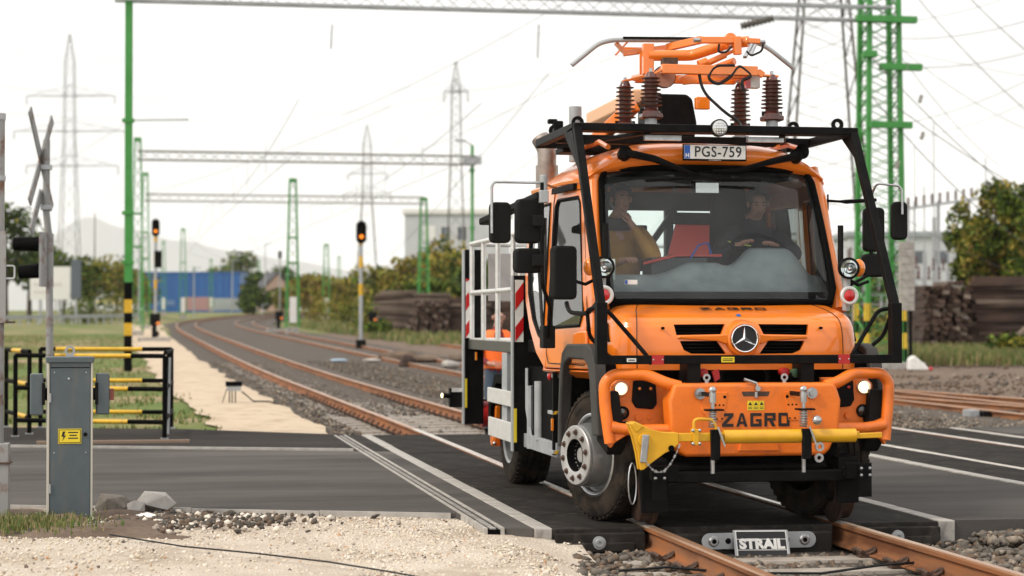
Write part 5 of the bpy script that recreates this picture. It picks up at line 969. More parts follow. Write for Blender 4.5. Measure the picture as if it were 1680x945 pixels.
GR2 = mat('grass_green', (.075, .13, .018), .7); GR3 = mat('grass_dry', (.26, .21, .09), .8)
rg = np.random.default_rng(9); n = 1700; X = rg.normal(-5.35, .28, n); Y = .85 + rg.normal(0, .3, n); blades('grass', np.stack([X, Y, np.full(n, .02)], -1), .055, [GRASSB, GR2, GR3], 4)
n = 26000; Y = 12.5 + 90 * rg.random(n) ** 1.6; X = -3.3 - 9 * rg.random(n) ** .8 - .3 * (Y > 26); k_ = Y > np.array([back_edge(x) for x in X]) + .2; X, Y = X[k_], Y[k_]
pat = np.array([nz2(x, y, .35, 3) + .25 * nz2(x, y, 1.6, 5) for x, y in zip(X, Y)]); k_ = pat > -.12; X, Y = X[k_], Y[k_]
blades('grass', np.stack([X + np.array([xc(y) for y in Y]), Y, np.array([zg(y) for y in Y]) - .09], -1), .10, [GRASSB, GR2, GR3], 5, w=.02)
B().tube([Vector((x, y, z)) for x, y, z in [(*g1(px, py).xy, .0 + .05 * smooth(-3.6, -5.2, g1(px, py).x)) for px, py in ((180, 886), (300, 900), (420, 908), (540, 922), (640, 938), (760, 960))]], .006, 6).build('ground_cable', CABLE, tag(thing('ground_cable', 'thin black cable snaking across the pale limestone gravel', 'cable', (-3.5, -1, 0)), None))
B().tube([(-1.35, -1.4, -.13), (-1.0, -1.35, -.12), (-.6, -1.5, -.15), (0, -1.55, -.16), (.5, -1.35, -.14), (1.2, -1.3, -.12)], .010, 6).build('ground_cable', CABLE, thing('ground_cable', 'black cable lying on the ballast across the near sleepers', 'cable', (0, -1.4, -.15)))
# small cable box on legs beside the line
jb = thing('trackside_box', 'small dark junction box on thin legs standing on the sand path', 'junction box', (-2.85, 22.4, -.02)); z0 = zg(22.4) - .05
B().box(-3.0, -2.70, 22.32, 22.48, z0 + .30, z0 + .39).build('box', BLACKP, jb, .01); B().box(-2.98, -2.72, 22.31, 22.49, z0 + .22, z0 + .30).build('skirt', GALV, jb)
for x in (-2.93, -2.88, -2.82): B().cyl((x, 22.4, z0 - .02), (x, 22.4, z0 + .22), .011, 6).build('leg', BLACK, jb)
B().tube([(-2.7, 22.4, z0 + .2), (-2.5, 22.2, z0 + .03), (-2.2, 22.3, z0 + .02), (-2.0, 22.0, z0 - .05)], .015, 6).build('cable', CABLE, jb); B().tube([(-2.98, 22.4, z0 + .25), (-3.06, 22.35, z0)], .008, 6).build('cable', CABLE, jb)
# clods and stones on the yard right of the line
rg = np.random.default_rng(77); n = 7000; X = 12.9 + 14 * rg.random(n) ** 1.3; Y = 20 + 32 * rg.random(n); k_ = np.array([nz2(x, y, .3, 6) + .3 * nz2(x, y, 1.3, 2) > -.1 for x, y in zip(X, Y)]); X, Y = X[k_], Y[k_]
stones('yard_gravel', np.stack([X + np.array([xc(y) for y in Y]), Y, np.array([zg(y) for y in Y]) - .09 + .06 * np.array([nz2(x, y, .35) for x, y in zip(X, Y)]) + .12 * np.clip((X - 13) / 5, 0, 1)], -1), .02 + .06 * rg.random(len(X)) ** 3, [ST[1], ST[2], ST[3], DIRT], [.3, .25, .1, .35], hi=False, seed=19)
# ------------------------------------------------------------------ overhead line: gantries, masts, signals
UZ = Vector((0, 0, 1))
def lattice(par, p0, p1, w0, w1, n, leg, brace, m, side=None, legname='leg', d0=None, d1=None):
    p0, p1 = Vector(p0), Vector(p1); ax = (p1 - p0).normalized(); sx = Vector(side or ((1, 0, 0) if abs(ax.z) > .5 else (0, 0, 1))); sy = ax.cross(sx).normalized(); sx = sy.cross(ax)
    d0 = d0 or w0; d1 = d1 or w1
    def c(t, a, b_): return p0.lerp(p1, t) + sx * (a * (w0 + (w1 - w0) * t) / 2) + sy * (b_ * (d0 + (d1 - d0) * t) / 2)
    cs = [(-1, -1), (1, -1), (1, 1), (-1, 1)]
    for a, b_ in cs: B().bar(c(0, a, b_), c(1, a, b_), leg, leg, up=sx).build(legname, m, par, flat=True)
    for i in range(4):
        A, Bc = cs[i], cs[(i + 1) % 4]; pts = [c(k / n, *(A if k % 2 else Bc)) for k in range(n + 1)]
        B().tube(pts, brace, 4, cap=False).build('lacing', m, par, flat=True)
    return c
def gmast(base, h, label, w=.62, m=MASTG, conc=1.6, group='green lattice masts along the line', stripes=False, upper=None):
    base = Vector(base); t = thing('lattice_mast', label, 'mast', base, group)
    B().box(base.x - .38, base.x + .38, base.y - .38, base.y + .38, base.z - .3, base.z + .22).build('foundation', CONC_L, t, .02)
    lattice(t, base + UZ * .2, base + UZ * h, w, w * .5, max(10, int(h * 1.4)), .09, .024, m)
    B().box(base.x - w * .3, base.x + w * .3, base.y - w * .3, base.y + w * .3, base.z + h - .1, base.z + h + .12).build('head_plate', m, t)
    if conc: B().box(base.x - w * .27, base.x + w * .27, base.y - w * .6, base.y - w * .54, base.z + .5, base.z + .5 + conc).build('number_board', WHITE, t)
    for k in (.45, .62): B().box(base.x - w * .42, base.x + w * .42, base.y - w * .42, base.y + w * .42, base.z + h * k - .05, base.z + h * k + .05).build('collar', m, t)
    return t
GY = 38.6; xl = off(0, 0).x - 4.93; zl = zg(GY)
gp = thing('gantry_pole', 'tall green gantry pole with black and yellow banded foot left of the sand path', 'pole', (-4.93, GY, zl))
B().box(-5.03, -4.83, GY - .1, GY + .1, zl + 2.35, 10.4).build('shaft', MASTG, gp, .01)
for k, (z0, z1, m) in enumerate(((0, .55, BLACKP), (.55, .95, BLACKP), (.95, 1.28, YELP), (1.28, 1.55, BLACKP), (1.55, 1.9, YELP), (1.9, 2.35, BLACKP))): B().box(-5.035, -4.825, GY - .105, GY + .105, zl + z0, zl + z1).build('band', m, gp)
for z in (6.75, 4.3, 3.0): B().box(-5.1, -4.78, GY - .13, GY + .13, z, z + .09).build('collar', MASTG, gp)
B().bar((-4.93, GY, 6.8), (-3.4, GY - 1, 6.75), .05, .04).build('stay_arm', GALV, gp)
XR = 16.15
GB = thing('gantry_beam', 'pale grey lattice gantry beam spanning high over all tracks nearest the camera', 'gantry', (-4.9, GY, 10)); lattice(GB, (-5.3, GY, 10.17), (XR + .2, GY, 10.22), .38, .38, 44, .06, .016, GALV, side=(0, 0, 1), legname='chord')
rm = thing('gantry_mast', 'big green lattice mast with brackets and striped feet behind the orange truck', 'mast', (XR, GY + .3, zg(GY)))
zr = zg(GY) + .1
cfn = lattice(rm, (XR, GY + .3, zr), (XR, GY + .3, 13), 1.12, .80, 30, .13, .032, MASTG, d0=.9, d1=.7); lattice(rm, (XR, GY + .3, zr + .43), (XR, GY + .3, 13), 1.09, .78, 29, .05, .032, MASTG, d0=.88, d1=.68)
for a, b_ in ((-1, -1), (1, -1), (1, 1), (-1, 1)):
    for z0, z1, m in ((.0, .45, BLACKP), (.45, .9, YELP), (.9, 1.25, BLACKP), (1.25, 1.75, YELP)):
        p, q = cfn(z0 / 12.9, a, b_), cfn(z1 / 12.9, a, b_); B().bar(p, q, .15, .15).build('foot_band', m, rm, flat=True)
B().box(XR - 1.05, XR + 1.05, GY - .5, GY + 1.1, zg(GY) - .4, zr + .06).build('foundation', CONC, rm, .02)
for z, x0, x1 in ((9.95, -.9, .9), (8.6, -.2, 1.05), (6.95, -.5, .75), (8.95, -.7, -.3)): B().box(XR + x0, XR + x1, GY - .35, GY - .15, z, z + .19).build('bracket', MASTG, rm, .01)
for z, x in ((7.8, 1.0), (6.75, 1.05), (5.9, .3), (8.7, .6)):
    B().lathe([(.03, -.12), (.07, -.09), (.03, -.06), (.07, -.03), (.03, 0), (.07, .03), (.03, .06), (.07, .09), (.03, .12)], (XR + x, GY - .3, z), (.3, 0, 1), 10).build('line_insulator', mat('glass_insulator', (.42, .40, .38), .3) if 'glass_insulator' not in MATS else MATS['glass_insulator'], rm)
# second and third gantries
def gantry(Y, xa, xb, h, label, mastl=True, mastr='mast', m=MASTF):
    z = zg(Y); t = thing('gantry_beam', label, 'gantry', (xa, Y, z + h)); lattice(t, (xa, Y, z + h), (xb, Y, z + h), .5, .5, int((xb - xa) * 1.5), .065, .022, m, side=(0, 0, 1), legname='chord')
Ysec = lambda px, D: at(px, 524, D)
p = Ysec(225, 112); q = Ysec(782, 114); gantry(p.y, p.x, q.x + .2, 10.3, 'second lattice gantry beam across the tracks in the middle distance', m=MASTF); zb = zg(p.y)
gmast((p.x, p.y, zb), 11.2, 'green lattice mast right behind the tall gantry pole holding the second beam', .7, conc=0)
lpst = thing('lamp_post', 'slim green lamp post with a grey box where the second beam ends', 'lamp post', (q.x, p.y, zb)); B().cyl((q.x, p.y, zb), (q.x, p.y, zb + 11.2), .10, 10).build('pole', MASTG, lpst); B().box(q.x - .6, q.x + .5, p.y - .4, p.y - .2, zb + 10.05, zb + 10.5).build('box', GALV, lpst); B().bar((q.x, p.y, zb + 11.2), (q.x - .5, p.y, zb + 11.45), .12, .06).build('lamp_arm', GALV, lpst); B().box(q.x - 1.0, q.x - .4, p.y - .1, p.y + .1, zb + 11.4, zb + 11.52).build('lamp_head', GALV, lpst)
for z in (6.2, 4.9, 9.6): B().cyl((q.x, p.y, zb + z), (q.x, p.y, zb + z + .2), .16, 10).build('collar', MASTG, lpst)
p = Ysec(238, 142); q = Ysec(682, 150); gantry(p.y, p.x, q.x, 9.5, 'third and faintest lattice gantry beam across the tracks', m=MASTF)
gmast((q.x, p.y, zg(p.y)), 9.6, 'green lattice mast with white board beside the far timber stack', .85, conc=2.0)
gmast((p.x, p.y, zg(p.y)), 11.2, 'faint green lattice mast holding the left end of the third beam', .7, conc=0)
for px, D, h, w, lb in ((480, 122, 9.4, .8, 'green lattice mast with a white foot board between the curving tracks'), (535, 210, 7.8, .8, 'small far green lattice mast with a white board left of the orange signal'), (300, 215, 9.6, .8, 'far green lattice mast in front of the blue warehouse'), (318, 420, 9.5, .8, 'tiny far green lattice mast between warehouse and house'), (515, 300, 6, .7, 'small distant green mast among the brown trees'), (268, 260, 9.5, .7, 'far green lattice mast just right of the left signal'), (556, 330, 9, .7, 'very distant green mast right of the boarded small mast'), (346, 330, 8.5, .7, 'very distant green mast before the right part of the warehouse'), (425, 360, 9, .7, 'tiny green mast beside the small house')):
    p = Ysec(px, D); gmast((p.x, p.y, zg(p.y) + .1), h, lb, w)
# signals
def signal(px, D, top, label, lit=True, bands=True):
    p = Ysec(px, D); z = zg(p.y); h = at(px, top, D).z - z; t = thing('rail_signal', label, 'signal', (p.x, p.y, z), 'colour light signals along the line')
    B().cyl((p.x, p.y, z), (p.x, p.y, z + h - .5), .085, 10).build('pole', GALV, t)
    if bands:
        for a in (.40, .62, .80): B().cyl((p.x, p.y, z + h * a), (p.x, p.y, z + h * a + .5), .092, 10).build('yellow_band', YELP, t)
    poly = [(p.x + .22 * math.cos(R(a)), p.y - .2, z + h - .25 + .22 * math.sin(R(a))) for a in range(0, 181, 20)] + [(p.x + .22 * math.cos(R(a)), p.y - .2, z + h - .8 + .22 * math.sin(R(a))) for a in range(180, 361, 20)]
    B().prism(poly, (0, .12, 0)).build('head', BLACKP, t)
    for k in (0, 1):
        zz = z + h - .22 - .5 * k; B().tube([(p.x, p.y - .2, zz), (p.x, p.y - .45, zz)], .13, 14, cap=False).build('hood', BLACKP, t); B().lathe([(.095, 0), (.05, .03), (0, .04)], (p.x, p.y - .22, zz), (0, -1, 0), 14).build('lamp', LITO if (k == 1 and lit) else DARKLENS, t)
    B().box(p.x - .2, p.x + .2, p.y - .2, p.y + .2, z - .2, z + .25).build('base', BLACK, t)
    return t
signal(592, 84, 361, 'railway signal with a lit orange lamp right of the curving tracks'); signal(255, 108, 358, 'railway signal with a lit orange lamp left of the curving tracks'); signal(459, 240, 411, 'unlit distant railway signal between the tracks', False, False)
p = Ysec(259, 104); B().box(p.x - .2, p.x + .2, p.y - .15, p.y + .1, zg(p.y) + 3.7, zg(p.y) + 4.6).build('signal_box', BLACKP, thing('signal_repeater', 'small dark signal head on the side of the left signal pole', 'signal', (p.x, p.y, 3)))
def shunt(px, D, label):
    p = Ysec(px, D); z = zg(p.y); t = thing('shunting_signal', label, 'signal', (p.x, p.y, z)); B().box(p.x - .8, p.x + .8, p.y - .5, p.y + .5, z - .1, z + .12).build('slab', CONC_L, t); B().box(p.x - .12, p.x + .12, p.y - .1, p.y + .1, z + .1, z + .75).build('stem', BLACK, t, .02); B().box(p.x - .22, p.x + .3, p.y - .12, p.y + .12, z + .7, z + 1.3).build('lamp_housing', BLACK, t, .04); B().ell((p.x + .2, p.y - .14, z + .8), (.1, .06, .1), 10, 8).build('lens', AMBER, t)
shunt(253, 96, 'low dark shunting signal on a slab at the edge of the sand path'); shunt(610, 120, 'low dark shunting signal beside the far green mast'); shunt(457, 130, 'tiny dark shunting signal between the curving tracks')
# ------------------------------------------------------------------ power pylons and wires
def pylon(px, D, top, arms, w0, w1, label, leg=.22, br=.06, waist=.62, m=PYLON, base_z=None, n=9):
    p = Ysec(px, D); z = (zg(p.y) if base_z is None else base_z); T = at(px, top, D).z; H = T - z; t = thing('power_pylon', label, 'pylon', (p.x, p.y, z))
    ws = w1 + .25; zw = z + H * waist
    lattice(t, (p.x, p.y, z), (p.x, p.y, zw), w0, ws, n, leg, br, m, side=RT); lattice(t, (p.x, p.y, zw), (p.x, p.y, z + H * .9), ws, w1, n, leg * .8, br, m, side=RT); lattice(t, (p.x, p.y, z + H * .9), (p.x, p.y, T), w1, .15, 5, leg * .6, br, m, side=RT)
    for zz, L, R_ in arms:
        za = at(px, zz, D).z; c0 = Vector((p.x, p.y, za))
        for e in (-L, R_):
            tip = c0 + RT * e; up = c0 + UZ * 1.6
            B().bar(c0 - FW * .5, tip, .07, .07).build('arm_chord', m, t, flat=True); B().bar(c0 + FW * .5, tip, .07, .07).build('arm_chord', m, t, flat=True); B().bar(up, tip, .045, .045).build('arm_tie', m, t, flat=True); B().tube([c0.lerp(tip, k / 6) if k % 2 else up.lerp(tip, k / 6) for k in range(7)], br, 4).build('lacing', m, t, flat=True)
            B().cyl(tip, tip - UZ * 1.2, .06, 6).build('insulator_string', m, t)
    return t
pylon(113, 280, 55, ((157, 6.2, 6.5), (215, 8, 8), (272, 6.2, 7)), 3.2, 1.3, 'tall power pylon with three cross arms behind the warning cross', .09, .03)
pylon(748, 230, 100, ((150, 1.4, 1.4),), 2.6, 1.0, 'slim power pylon standing by the grey flat-roofed building', .13, .04)
pylon(602, 330, 205, ((285, 3.2, 3.4), (318, 4, 4)), 4.2, 1.3, 'faint distant power pylon behind the orange-lit signal', .11, .035)
pylon(1352, 112, -130, ((-60, 6, 6),), 5.6, 2.2, 'large dark power pylon rising directly behind the truck cab', .13, .045, .82, m=mat('dark_pylon_steel', (.06, .058, .045), .7, spec=.1, col2=(.07, .05, .035), nscale=2), n=17)
def wire(a, b_, sag, label, r=.018, group='overhead wires', k=14):
    a, b_ = Vector(a), Vector(b_); pts = [a.lerp(b_, i / k) - UZ * (sag * 4 * (i / k) * (1 - i / k)) for i in range(k + 1)]; o = B().tube(pts, r, 4).build('overhead_wire', WIRE); return tag(o, label, 'wire', group)
WL = 'thin dark overhead wire crossing the white sky'
for a, b_, s in ((at(1432, 95, 54), at(1900, 470, 54), .6), (at(1432, 160, 54), at(1720, 420, 70), .5), (at(1470, 175, 54), at(2000, 420, 90), 1.0), (at(1500, -10, 60), at(1800, 270, 60), .4), (at(1580, -15, 60), at(1850, 190, 62), .4), (at(1430, 60, 70), at(1760, 5, 70), .5), (at(1430, 105, 70), at(1760, 60, 70), .5), (at(1400, 215, 80), at(1760, 90, 80), .6)): wire(a, b_, s, 'thin dark wire fanning out to the right from the green gantry mast', .014, 'wires right of the mast')
for y0, y1 in ((75, 65), (135, 128), (180, 150)): wire(at(-60, y0, 150), at(760, y1, 240), 2, 'faint power line wire running above the tall pylon on the left', .012, 'wires over the pylon')
for px, py in ((757, 150), (740, 150), (757, 192)): wire(at(px, py, 230), at(1330, py - 190, 112), 1.5, WL, .012); wire(at(px, py, 230), at(560, py + 145, 330), 1, WL, .012)
for i, (xa_, ya_, da_, xb_, yb_, db_) in enumerate(((560, 190, 90, 1000, -40, 60), (240, 318, 120, 640, 175, 80), (900, 120, 60, 640, 420, 120), (1480, 95, 55, 1640, 272, 75), (1440, 40, 60, 1720, -30, 60), (1300, 30, 80, 1720, 130, 80), (1475, 230, 70, 1700, 160, 75), (1440, 330, 70, 1700, 460, 75), (650, 260, 110, 930, 130, 70), (-20, 330, 140, 210, 200, 120), (760, 330, 100, 900, 240, 90), (1500, 240, 62, 1502, 395, 62), (1455, 60, 60, 1690, 215, 60), (820, 60, 120, 1420, -10, 90))): wire(at(xa_, ya_, da_), at(xb_, yb_, db_), .25, 'hair-thin pale cable against the white sky', .009, 'fine cables in the sky')
for dx, za in ((0, 5.9), (0, 7.3), (5.0, 5.9), (5.0, 7.3)):
    for ya, yb in ((38.6, 96), (96, 150), (150, 230)):
        a, b_ = off(ya, dx + .15 * (-1) ** int(ya)), off(yb, dx + .15); a.z += za; b_.z += za; wire(a, b_, .0 if za < 6 else .9, 'thin catenary wire strung along the tracks under the gantries', .008, 'catenary wires')
for ya in (48, 57, 66, 76, 86): 
    for dx in (0, 5.0):
        a = off(ya, dx); wire(a + UZ * 5.9, a + UZ * 6.9, 0, 'short dropper between the catenary wires', .007, 'catenary droppers', 2)
ins = B(); a0, b0 = at(1216, 43, 50), at(1268, 30, 50); ins.tube([a0.lerp(b0, i / 16) for i in range(17)], [.06 if i % 2 else .11 for i in range(17)], 8).build('strain_insulator', PYLON, thing('strain_insulator', 'dark strain insulator hanging in a wire above the pantograph', 'insulator', a0))
for px, y0, y1, D in ((545, 40, 80, 90), (884, 40, 95, 90)): B().cyl(at(px, y0, D), at(px - 2, y1, D), .03, 6).build('wire_weight', WIRE, thing('hanging_wire_end', 'short dark wire end hanging in the sky over ' + ('the signals' if px < 600 else 'the mirrors of the truck'), 'wire', at(px, y1, D)))
# ------------------------------------------------------------------ buildings
def ground_at(px, D, dz=0): p = at(px, 524, D); return Vector((p.x, p.y, zg(p.y) + dz))
BW = thing('warehouse', 'long blue metal warehouse at the end of the curving tracks', 'building', ground_at(320, 390)); o = ground_at(250, 390); w = 20.5
Mw = Matrix.Translation(o) @ Matrix.Rotation(-YAW, 4, 'Z'); BLUEW = mat('blue_cladding', (.006, .085, .29), .5, col2=(.008, .10, .33), nscale=1, stretch=(1, 1, .05))
on(Mw, B().box(-1.5, w - 3, 0, 12, -.5, 7.6)).build('wall', BLUEW, BW); on(Mw, B().box(-1.8, w - 2.8, -.2, 12.2, 7.6, 7.9)).build('roof', BLUEW, BW)
for i in range(14): on(Mw, B().box(i * 1.25 - 1, i * 1.25 - .92, -.1, 0, 0, 7.6)).build('cladding_rib', BLUEW, BW)
on(Mw, B().box(.5, 4.5, -.12, -.02, 1.2, 2.2)).build('window_band', mat('pale_blue_band', (.10, .18, .34), .5), BW)
ct_ = thing('shipping_container', 'faded pink container in front of the blue warehouse', 'container', ground_at(322, 370)); o2 = Matrix.Translation(ground_at(300, 370)) @ Matrix.Rotation(-YAW, 4, 'Z'); PINK = mat('faded_pink', (.42, .24, .23), .7)
on(o2, B().box(0, 5.4, 0, 2.4, .1, 2.6)).build('body', PINK, ct_)
for i in range(13): on(o2, B().box(i * .42 + .1, i * .42 + .2, -.06, 0, .2, 2.5)).build('corrugation', PINK, ct_)
fn = thing('mesh_fence', 'pale metal fence running from the container to the trees', 'fence', ground_at(365, 365))
for i in range(14): p = ground_at(346 + i * 6, 365); B().cyl(p, p + UZ * 2.4, .06, 5).build('post', GALV, fn)
for z in (.4, 1.4, 2.3): B().cyl(ground_at(346, 365) + UZ * z, ground_at(424, 365) + UZ * z, .05, 5).build('rail', GALV, fn)
on(Matrix.Translation(ground_at(346, 366)) @ Matrix.Rotation(-YAW, 4, 'Z'), B().box(0, 9, 0, .04, .1, 2.3)).build('mesh_panel', mat('pale_mesh', (.33, .36, .35), .7), fn)
GBd = thing('office_building', 'pale grey flat-roofed building with three windows behind the trees', 'building', ground_at(740, 260)); Mg = Matrix.Translation(ground_at(664, 260, -1)) @ Matrix.Rotation(-YAW, 4, 'Z')
PLAS = mat('grey_render', (.52, .53, .55), .8, col2=(.46, .47, .49), nscale=.6); WIN = mat('window_dark', (.06, .075, .09), .15, coat=.5)
zt = at(740, 347, 260).z - ground_at(664, 260, -1).z
on(Mg, B().box(0, 14, 0, 14, 0, zt)).build('wall', PLAS, GBd); on(Mg, B().box(-.3, 14.3, -.3, 14.3, zt - .3, zt + .3)).build('roof_edge', WHITE, GBd)
for px in (705, 731, 758):
    x = (px - 664) / 3200 * 260; z1 = zt - 1.9; f = on(Mg, B().box(x - .75, x + .75, -.06, 0, z1 - 2.0, z1)).build('window', WHITE, GBd); on(Mg, B().box(x - .62, x + .62, -.09, -.06, z1 - 1.9, z1 - .1)).build('pane', WIN if px != 705 else WHITE, f); on(Mg, B().box(x - .03, x + .03, -.11, -.09, z1 - 1.9, z1 - .1)).build('mullion', PLAS, f)
HS = thing('house', 'small house with dark roof and salmon gable between the trees', 'house', ground_at(460, 310)); Mh = Matrix.Translation(ground_at(452, 310)) @ Matrix.Rotation(-YAW + .3, 4, 'Z')
on(Mh, B().prism([(-1.6, 0, 0), (2.2, 0, 0), (2.2, 0, 4.0), (.3, 0, 6.0), (-1.6, 0, 4.0)], (0, 8, 0))).build('wall', mat('salmon_render', (.52, .36, .29), .85), HS)
RD = mat('dark_roof', (.06, .06, .07), .8); on(Mh, B().prism([(-2.0, -.3, 3.7), (.3, -.3, 6.15), (.3, -.3, 6.4), (-2.2, -.3, 3.8)], (0, 8.6, 0))).build('roof', RD, HS); on(Mh, B().prism([(2.6, -.3, 3.7), (.3, -.3, 6.15), (.3, -.3, 6.4), (2.8, -.3, 3.8)], (0, 8.6, 0))).build('roof', RD, HS); on(Mh, B().box(.0, .6, -.05, 0, 2.4, 3.4)).build('window', WIN, HS)
# right: low pale hall, substation steel
SH = thing('low_hall', 'long low pale hall far behind the truck mirrors', 'building', ground_at(1490, 190)); Mq = Matrix.Translation(ground_at(1395, 190)) @ Matrix.Rotation(-YAW, 4, 'Z'); zt = at(1490, 388, 190).z - ground_at(1395, 190).z
on(Mq, B().box(0, 13, 0, 10, 0, zt)).build('wall', mat('pale_cladding', (.48, .50, .52), .7), SH); on(Mq, B().box(-.3, 13.3, -.3, 10.3, zt, zt + .5)).build('roof', mat('grey_roof', (.30, .33, .35), .7), SH)
for i in range(5): on(Mq, B().box(1 + i * 2.4, 2.4 + i * 2.4, -.05, 0, zt - 2.6, zt - 1.4)).build('window', WIN, SH)
rs = random.Random(4)
for i, (px, top, D, lb) in enumerate(((1533, 200, 120, 'thin grey lightning mast tallest above the substation'), (1500, 330, 110, 'short grey substation post by the concrete panel'), (1517, 305, 120, 'thin substation post next to the tallest mast'), (1556, 345, 118, 'grey substation post left of the leafy bush'), (1420, 290, 125, 'thin dark post between the green mast legs'), (1618, 258, 110, 'slim grey mast rising above the leafy bush'), (1470, 300, 140, 'thin far post above the pale hall'))):
    p = ground_at(px, D); t = thing('substation_post', lb, 'post', p); T = at(px, top, D).z; B().cyl(p, (p.x, p.y, p.z + (T - p.z) * .55), .12, 8).build('lower_tube', GALV, t); B().cyl((p.x, p.y, p.z + (T - p.z) * .55), (p.x, p.y, T), .035, 6).build('rod', GALV, t); B().box(p.x - .2, p.x + .2, p.y - .2, p.y + .2, p.z - .2, p.z + .3).build('footing', CONC, t)
ss = thing('busbar_gantry', 'grey busbar frame with insulators in the substation behind the bush', 'busbar frame', ground_at(1520, 118))
for x in (1490, 1540, 1590): p = ground_at(x, 118); B().box(p.x - .08, p.x + .08, p.y - .08, p.y + .08, p.z, at(x, 330, 118).z).build('column', GALV, ss)
B().bar(at(1485, 343, 118), at(1610, 325, 118), .12, .16).build('beam', GALV, ss)
for i in range(9): p = at(1490 + i * 13, 340 - i * 2, 118); B().lathe([(.05, 0), (.12, .1), (.05, .2), (.12, .3), (.05, .4), (.12, .5), (.04, .6)], p, (0, 0, 1), 8).build('insulator', INSUL, ss)
for k, (px, D) in enumerate(((1452, 112), (1468, 104), (1486, 100), (1508, 108), (1524, 102), (1548, 106), (1574, 100), (1412, 108), (1392, 110))):
    p = ground_at(px, D); t = thing('switchgear', 'grey switchgear pole with brown insulators, number %s from the truck in the blurred substation' % ['one', 'two', 'three', 'four', 'five', 'six', 'seven', 'eight', 'nine'][k], 'switchgear', p); h = 3.0 + rs.random() * 1.6
    for d in (-.5, .5): B().bar(p + RT * d, p + RT * d * .6 + UZ * h, .06, .06).build('leg', GALV, t)
    B().bar(p - RT * .7 + UZ * h, p + RT * .7 + UZ * h, .06, .07).build('crossbar', GALV, t); B().bar(p - RT * .45 + UZ * .3, p + RT * .45 + UZ * (h - .3), .035, .035).build('diagonal', GALV, t)
    for d in (-.55, 0, .55): B().lathe([(.03, 0), (.08, .1), (.03, .22), (.08, .34), (.03, .46), (.08, .58), (.02, .7)], p + RT * d + UZ * h, (0, 0, 1), 8).build('insulator', INSUL, t)
wf = thing('mesh_fence', 'grey wire fence in front of the substation', 'fence', ground_at(1500, 92))
for i in range(14): p = ground_at(1380 + i * 22, 92); B().cyl(p, p + UZ * 2.3, .05, 6).build('post', GALV, wf)
for z in (.3, .8, 1.3, 1.8, 2.25): B().cyl(ground_at(1380, 92) + UZ * z, ground_at(1666, 92) + UZ * z, .02, 5).build('strand', GALV, wf)
cp = thing('notice_board', 'pale ribbed concrete board on a dark post behind the right-hand mirrors', 'board', at(1490, 510, 53)); a, b_ = at(1477, 510, 53), at(1503, 396, 53)
for i in range(9): z0 = a.z + (b_.z - a.z) * i / 9; B().box(a.x, b_.x, a.y, a.y + .12, z0 + .008, z0 + (b_.z - a.z) / 9).build('slab', CONC_L, cp, .008)
B().box(b_.x - .1, b_.x - .02, a.y + .13, a.y + .2, zg(a.y) - .1, b_.z).build('post', BLACK, cp)
# ------------------------------------------------------------------ stacks of old sleepers
def sleeper_meshes(L, m): 
    out = []
    for i in range(4):
        rr = random.Random(i + 50); b = B().box(-L / 2, L / 2, -.12, .12, 0, .155); b.v = [(x + rr.uniform(-.06, .06), y + rr.uniform(-.015, .015), z + rr.uniform(-.012, .012)) for x, y, z in b.v]; out.append(b.mesh('timber', m))
    return out
SLW = sleeper_meshes(2.5, WOOD); SLG = sleeper_meshes(2.5, WOOD2)
def stack(px, D, label, blocks, rz, m=(SLW, .85), seed=1):
    b0 = ground_at(px, D); t = thing('sleeper_stack', label, 'timber stack', b0, 'stacks of old railway sleepers'); rr = random.Random(seed); Mx = Matrix.Rotation(rz, 3, 'Z')
    for x0, y0, cols, rows, along in blocks:
        for r_ in range(rows):
            nc = cols - (1 if r_ > rows - 3 and rr.random() < .5 else 0)
            for c_ in range(nc):
                if r_ > rows - 2 and rr.random() < .35: continue
                l = Vector((x0 + (0 if along else c_ * .27), y0 + (c_ * .27 if along else 0), r_ * .165)) + Vector((rr.uniform(-.28, .28) if along else rr.uniform(-.03, .03), rr.uniform(-.12, .12), rr.uniform(-.01, .02)))
                place('timber', rr.choice(SLW if rr.random() < m[1] else SLG), t, b0 + Mx @ l, rz + (0 if along else math.pi / 2) + rr.uniform(-.09, .09)).rotation_euler.x = rr.uniform(-.06, .06)
    return t
s1 = stack(1512, 72, 'big stack of dark old sleepers on the grass behind the truck', [(0, 0, 6, 16, False), (.2, 2.6, 4, 13, False), (2.9, -.6, 3, 17, True), (5.45, -.5, 3, 17, True), (8, -.4, 3, 15, True)], -YAW, seed=3)
b0 = ground_at(1512, 72); place('timber', SLG[0], s1, b0 + Vector((3.2, -2.2, .9)), .3).rotation_euler = (0, R(-38), .3 - YAW); place('timber', SLW[1], s1, b0 + Vector((4.4, -2.4, .25)), .3).rotation_euler = (0, R(-8), .1 - YAW); place('timber', SLG[2], s1, b0 + Vector((1.0, -1.3, .02)), 0)
s2 = stack(700, 112, 'brown sleeper stack in the middle distance left of the platform', [(-.5, 0, 7, 12, False), (2.6, -.3, 3, 13, True), (5.1, -.2, 3, 12, True), (7.6, -.2, 3, 12, True)], -YAW, seed=5)
s3 = stack(648, 128, 'greyer sleeper stack behind the green mast with the white board', [(0, 0, 3, 16, True), (2.4, 0, 3, 15, True)], -YAW - .1, (SLW, .1), seed=8)
s4 = stack(634, 119, 'low pile of sleepers leaning at the left end of the timber stacks', [(1.5, 0, 4, 5, False)], -YAW, (SLW, .5), seed=9)
rw = thing('old_rail', 'rusty scrap rail lying in the grass before the big sleeper stack', 'rail', ground_at(1600, 64)); B().bar(ground_at(1555, 66) + UZ * .2, ground_at(1668, 63) + UZ * .15, .14, .16).build('rail', RUST, rw); B().bar(ground_at(1552, 62) + UZ * .1, ground_at(1640, 60) + UZ * .05, .1, .12).build('rail', RUST, rw)
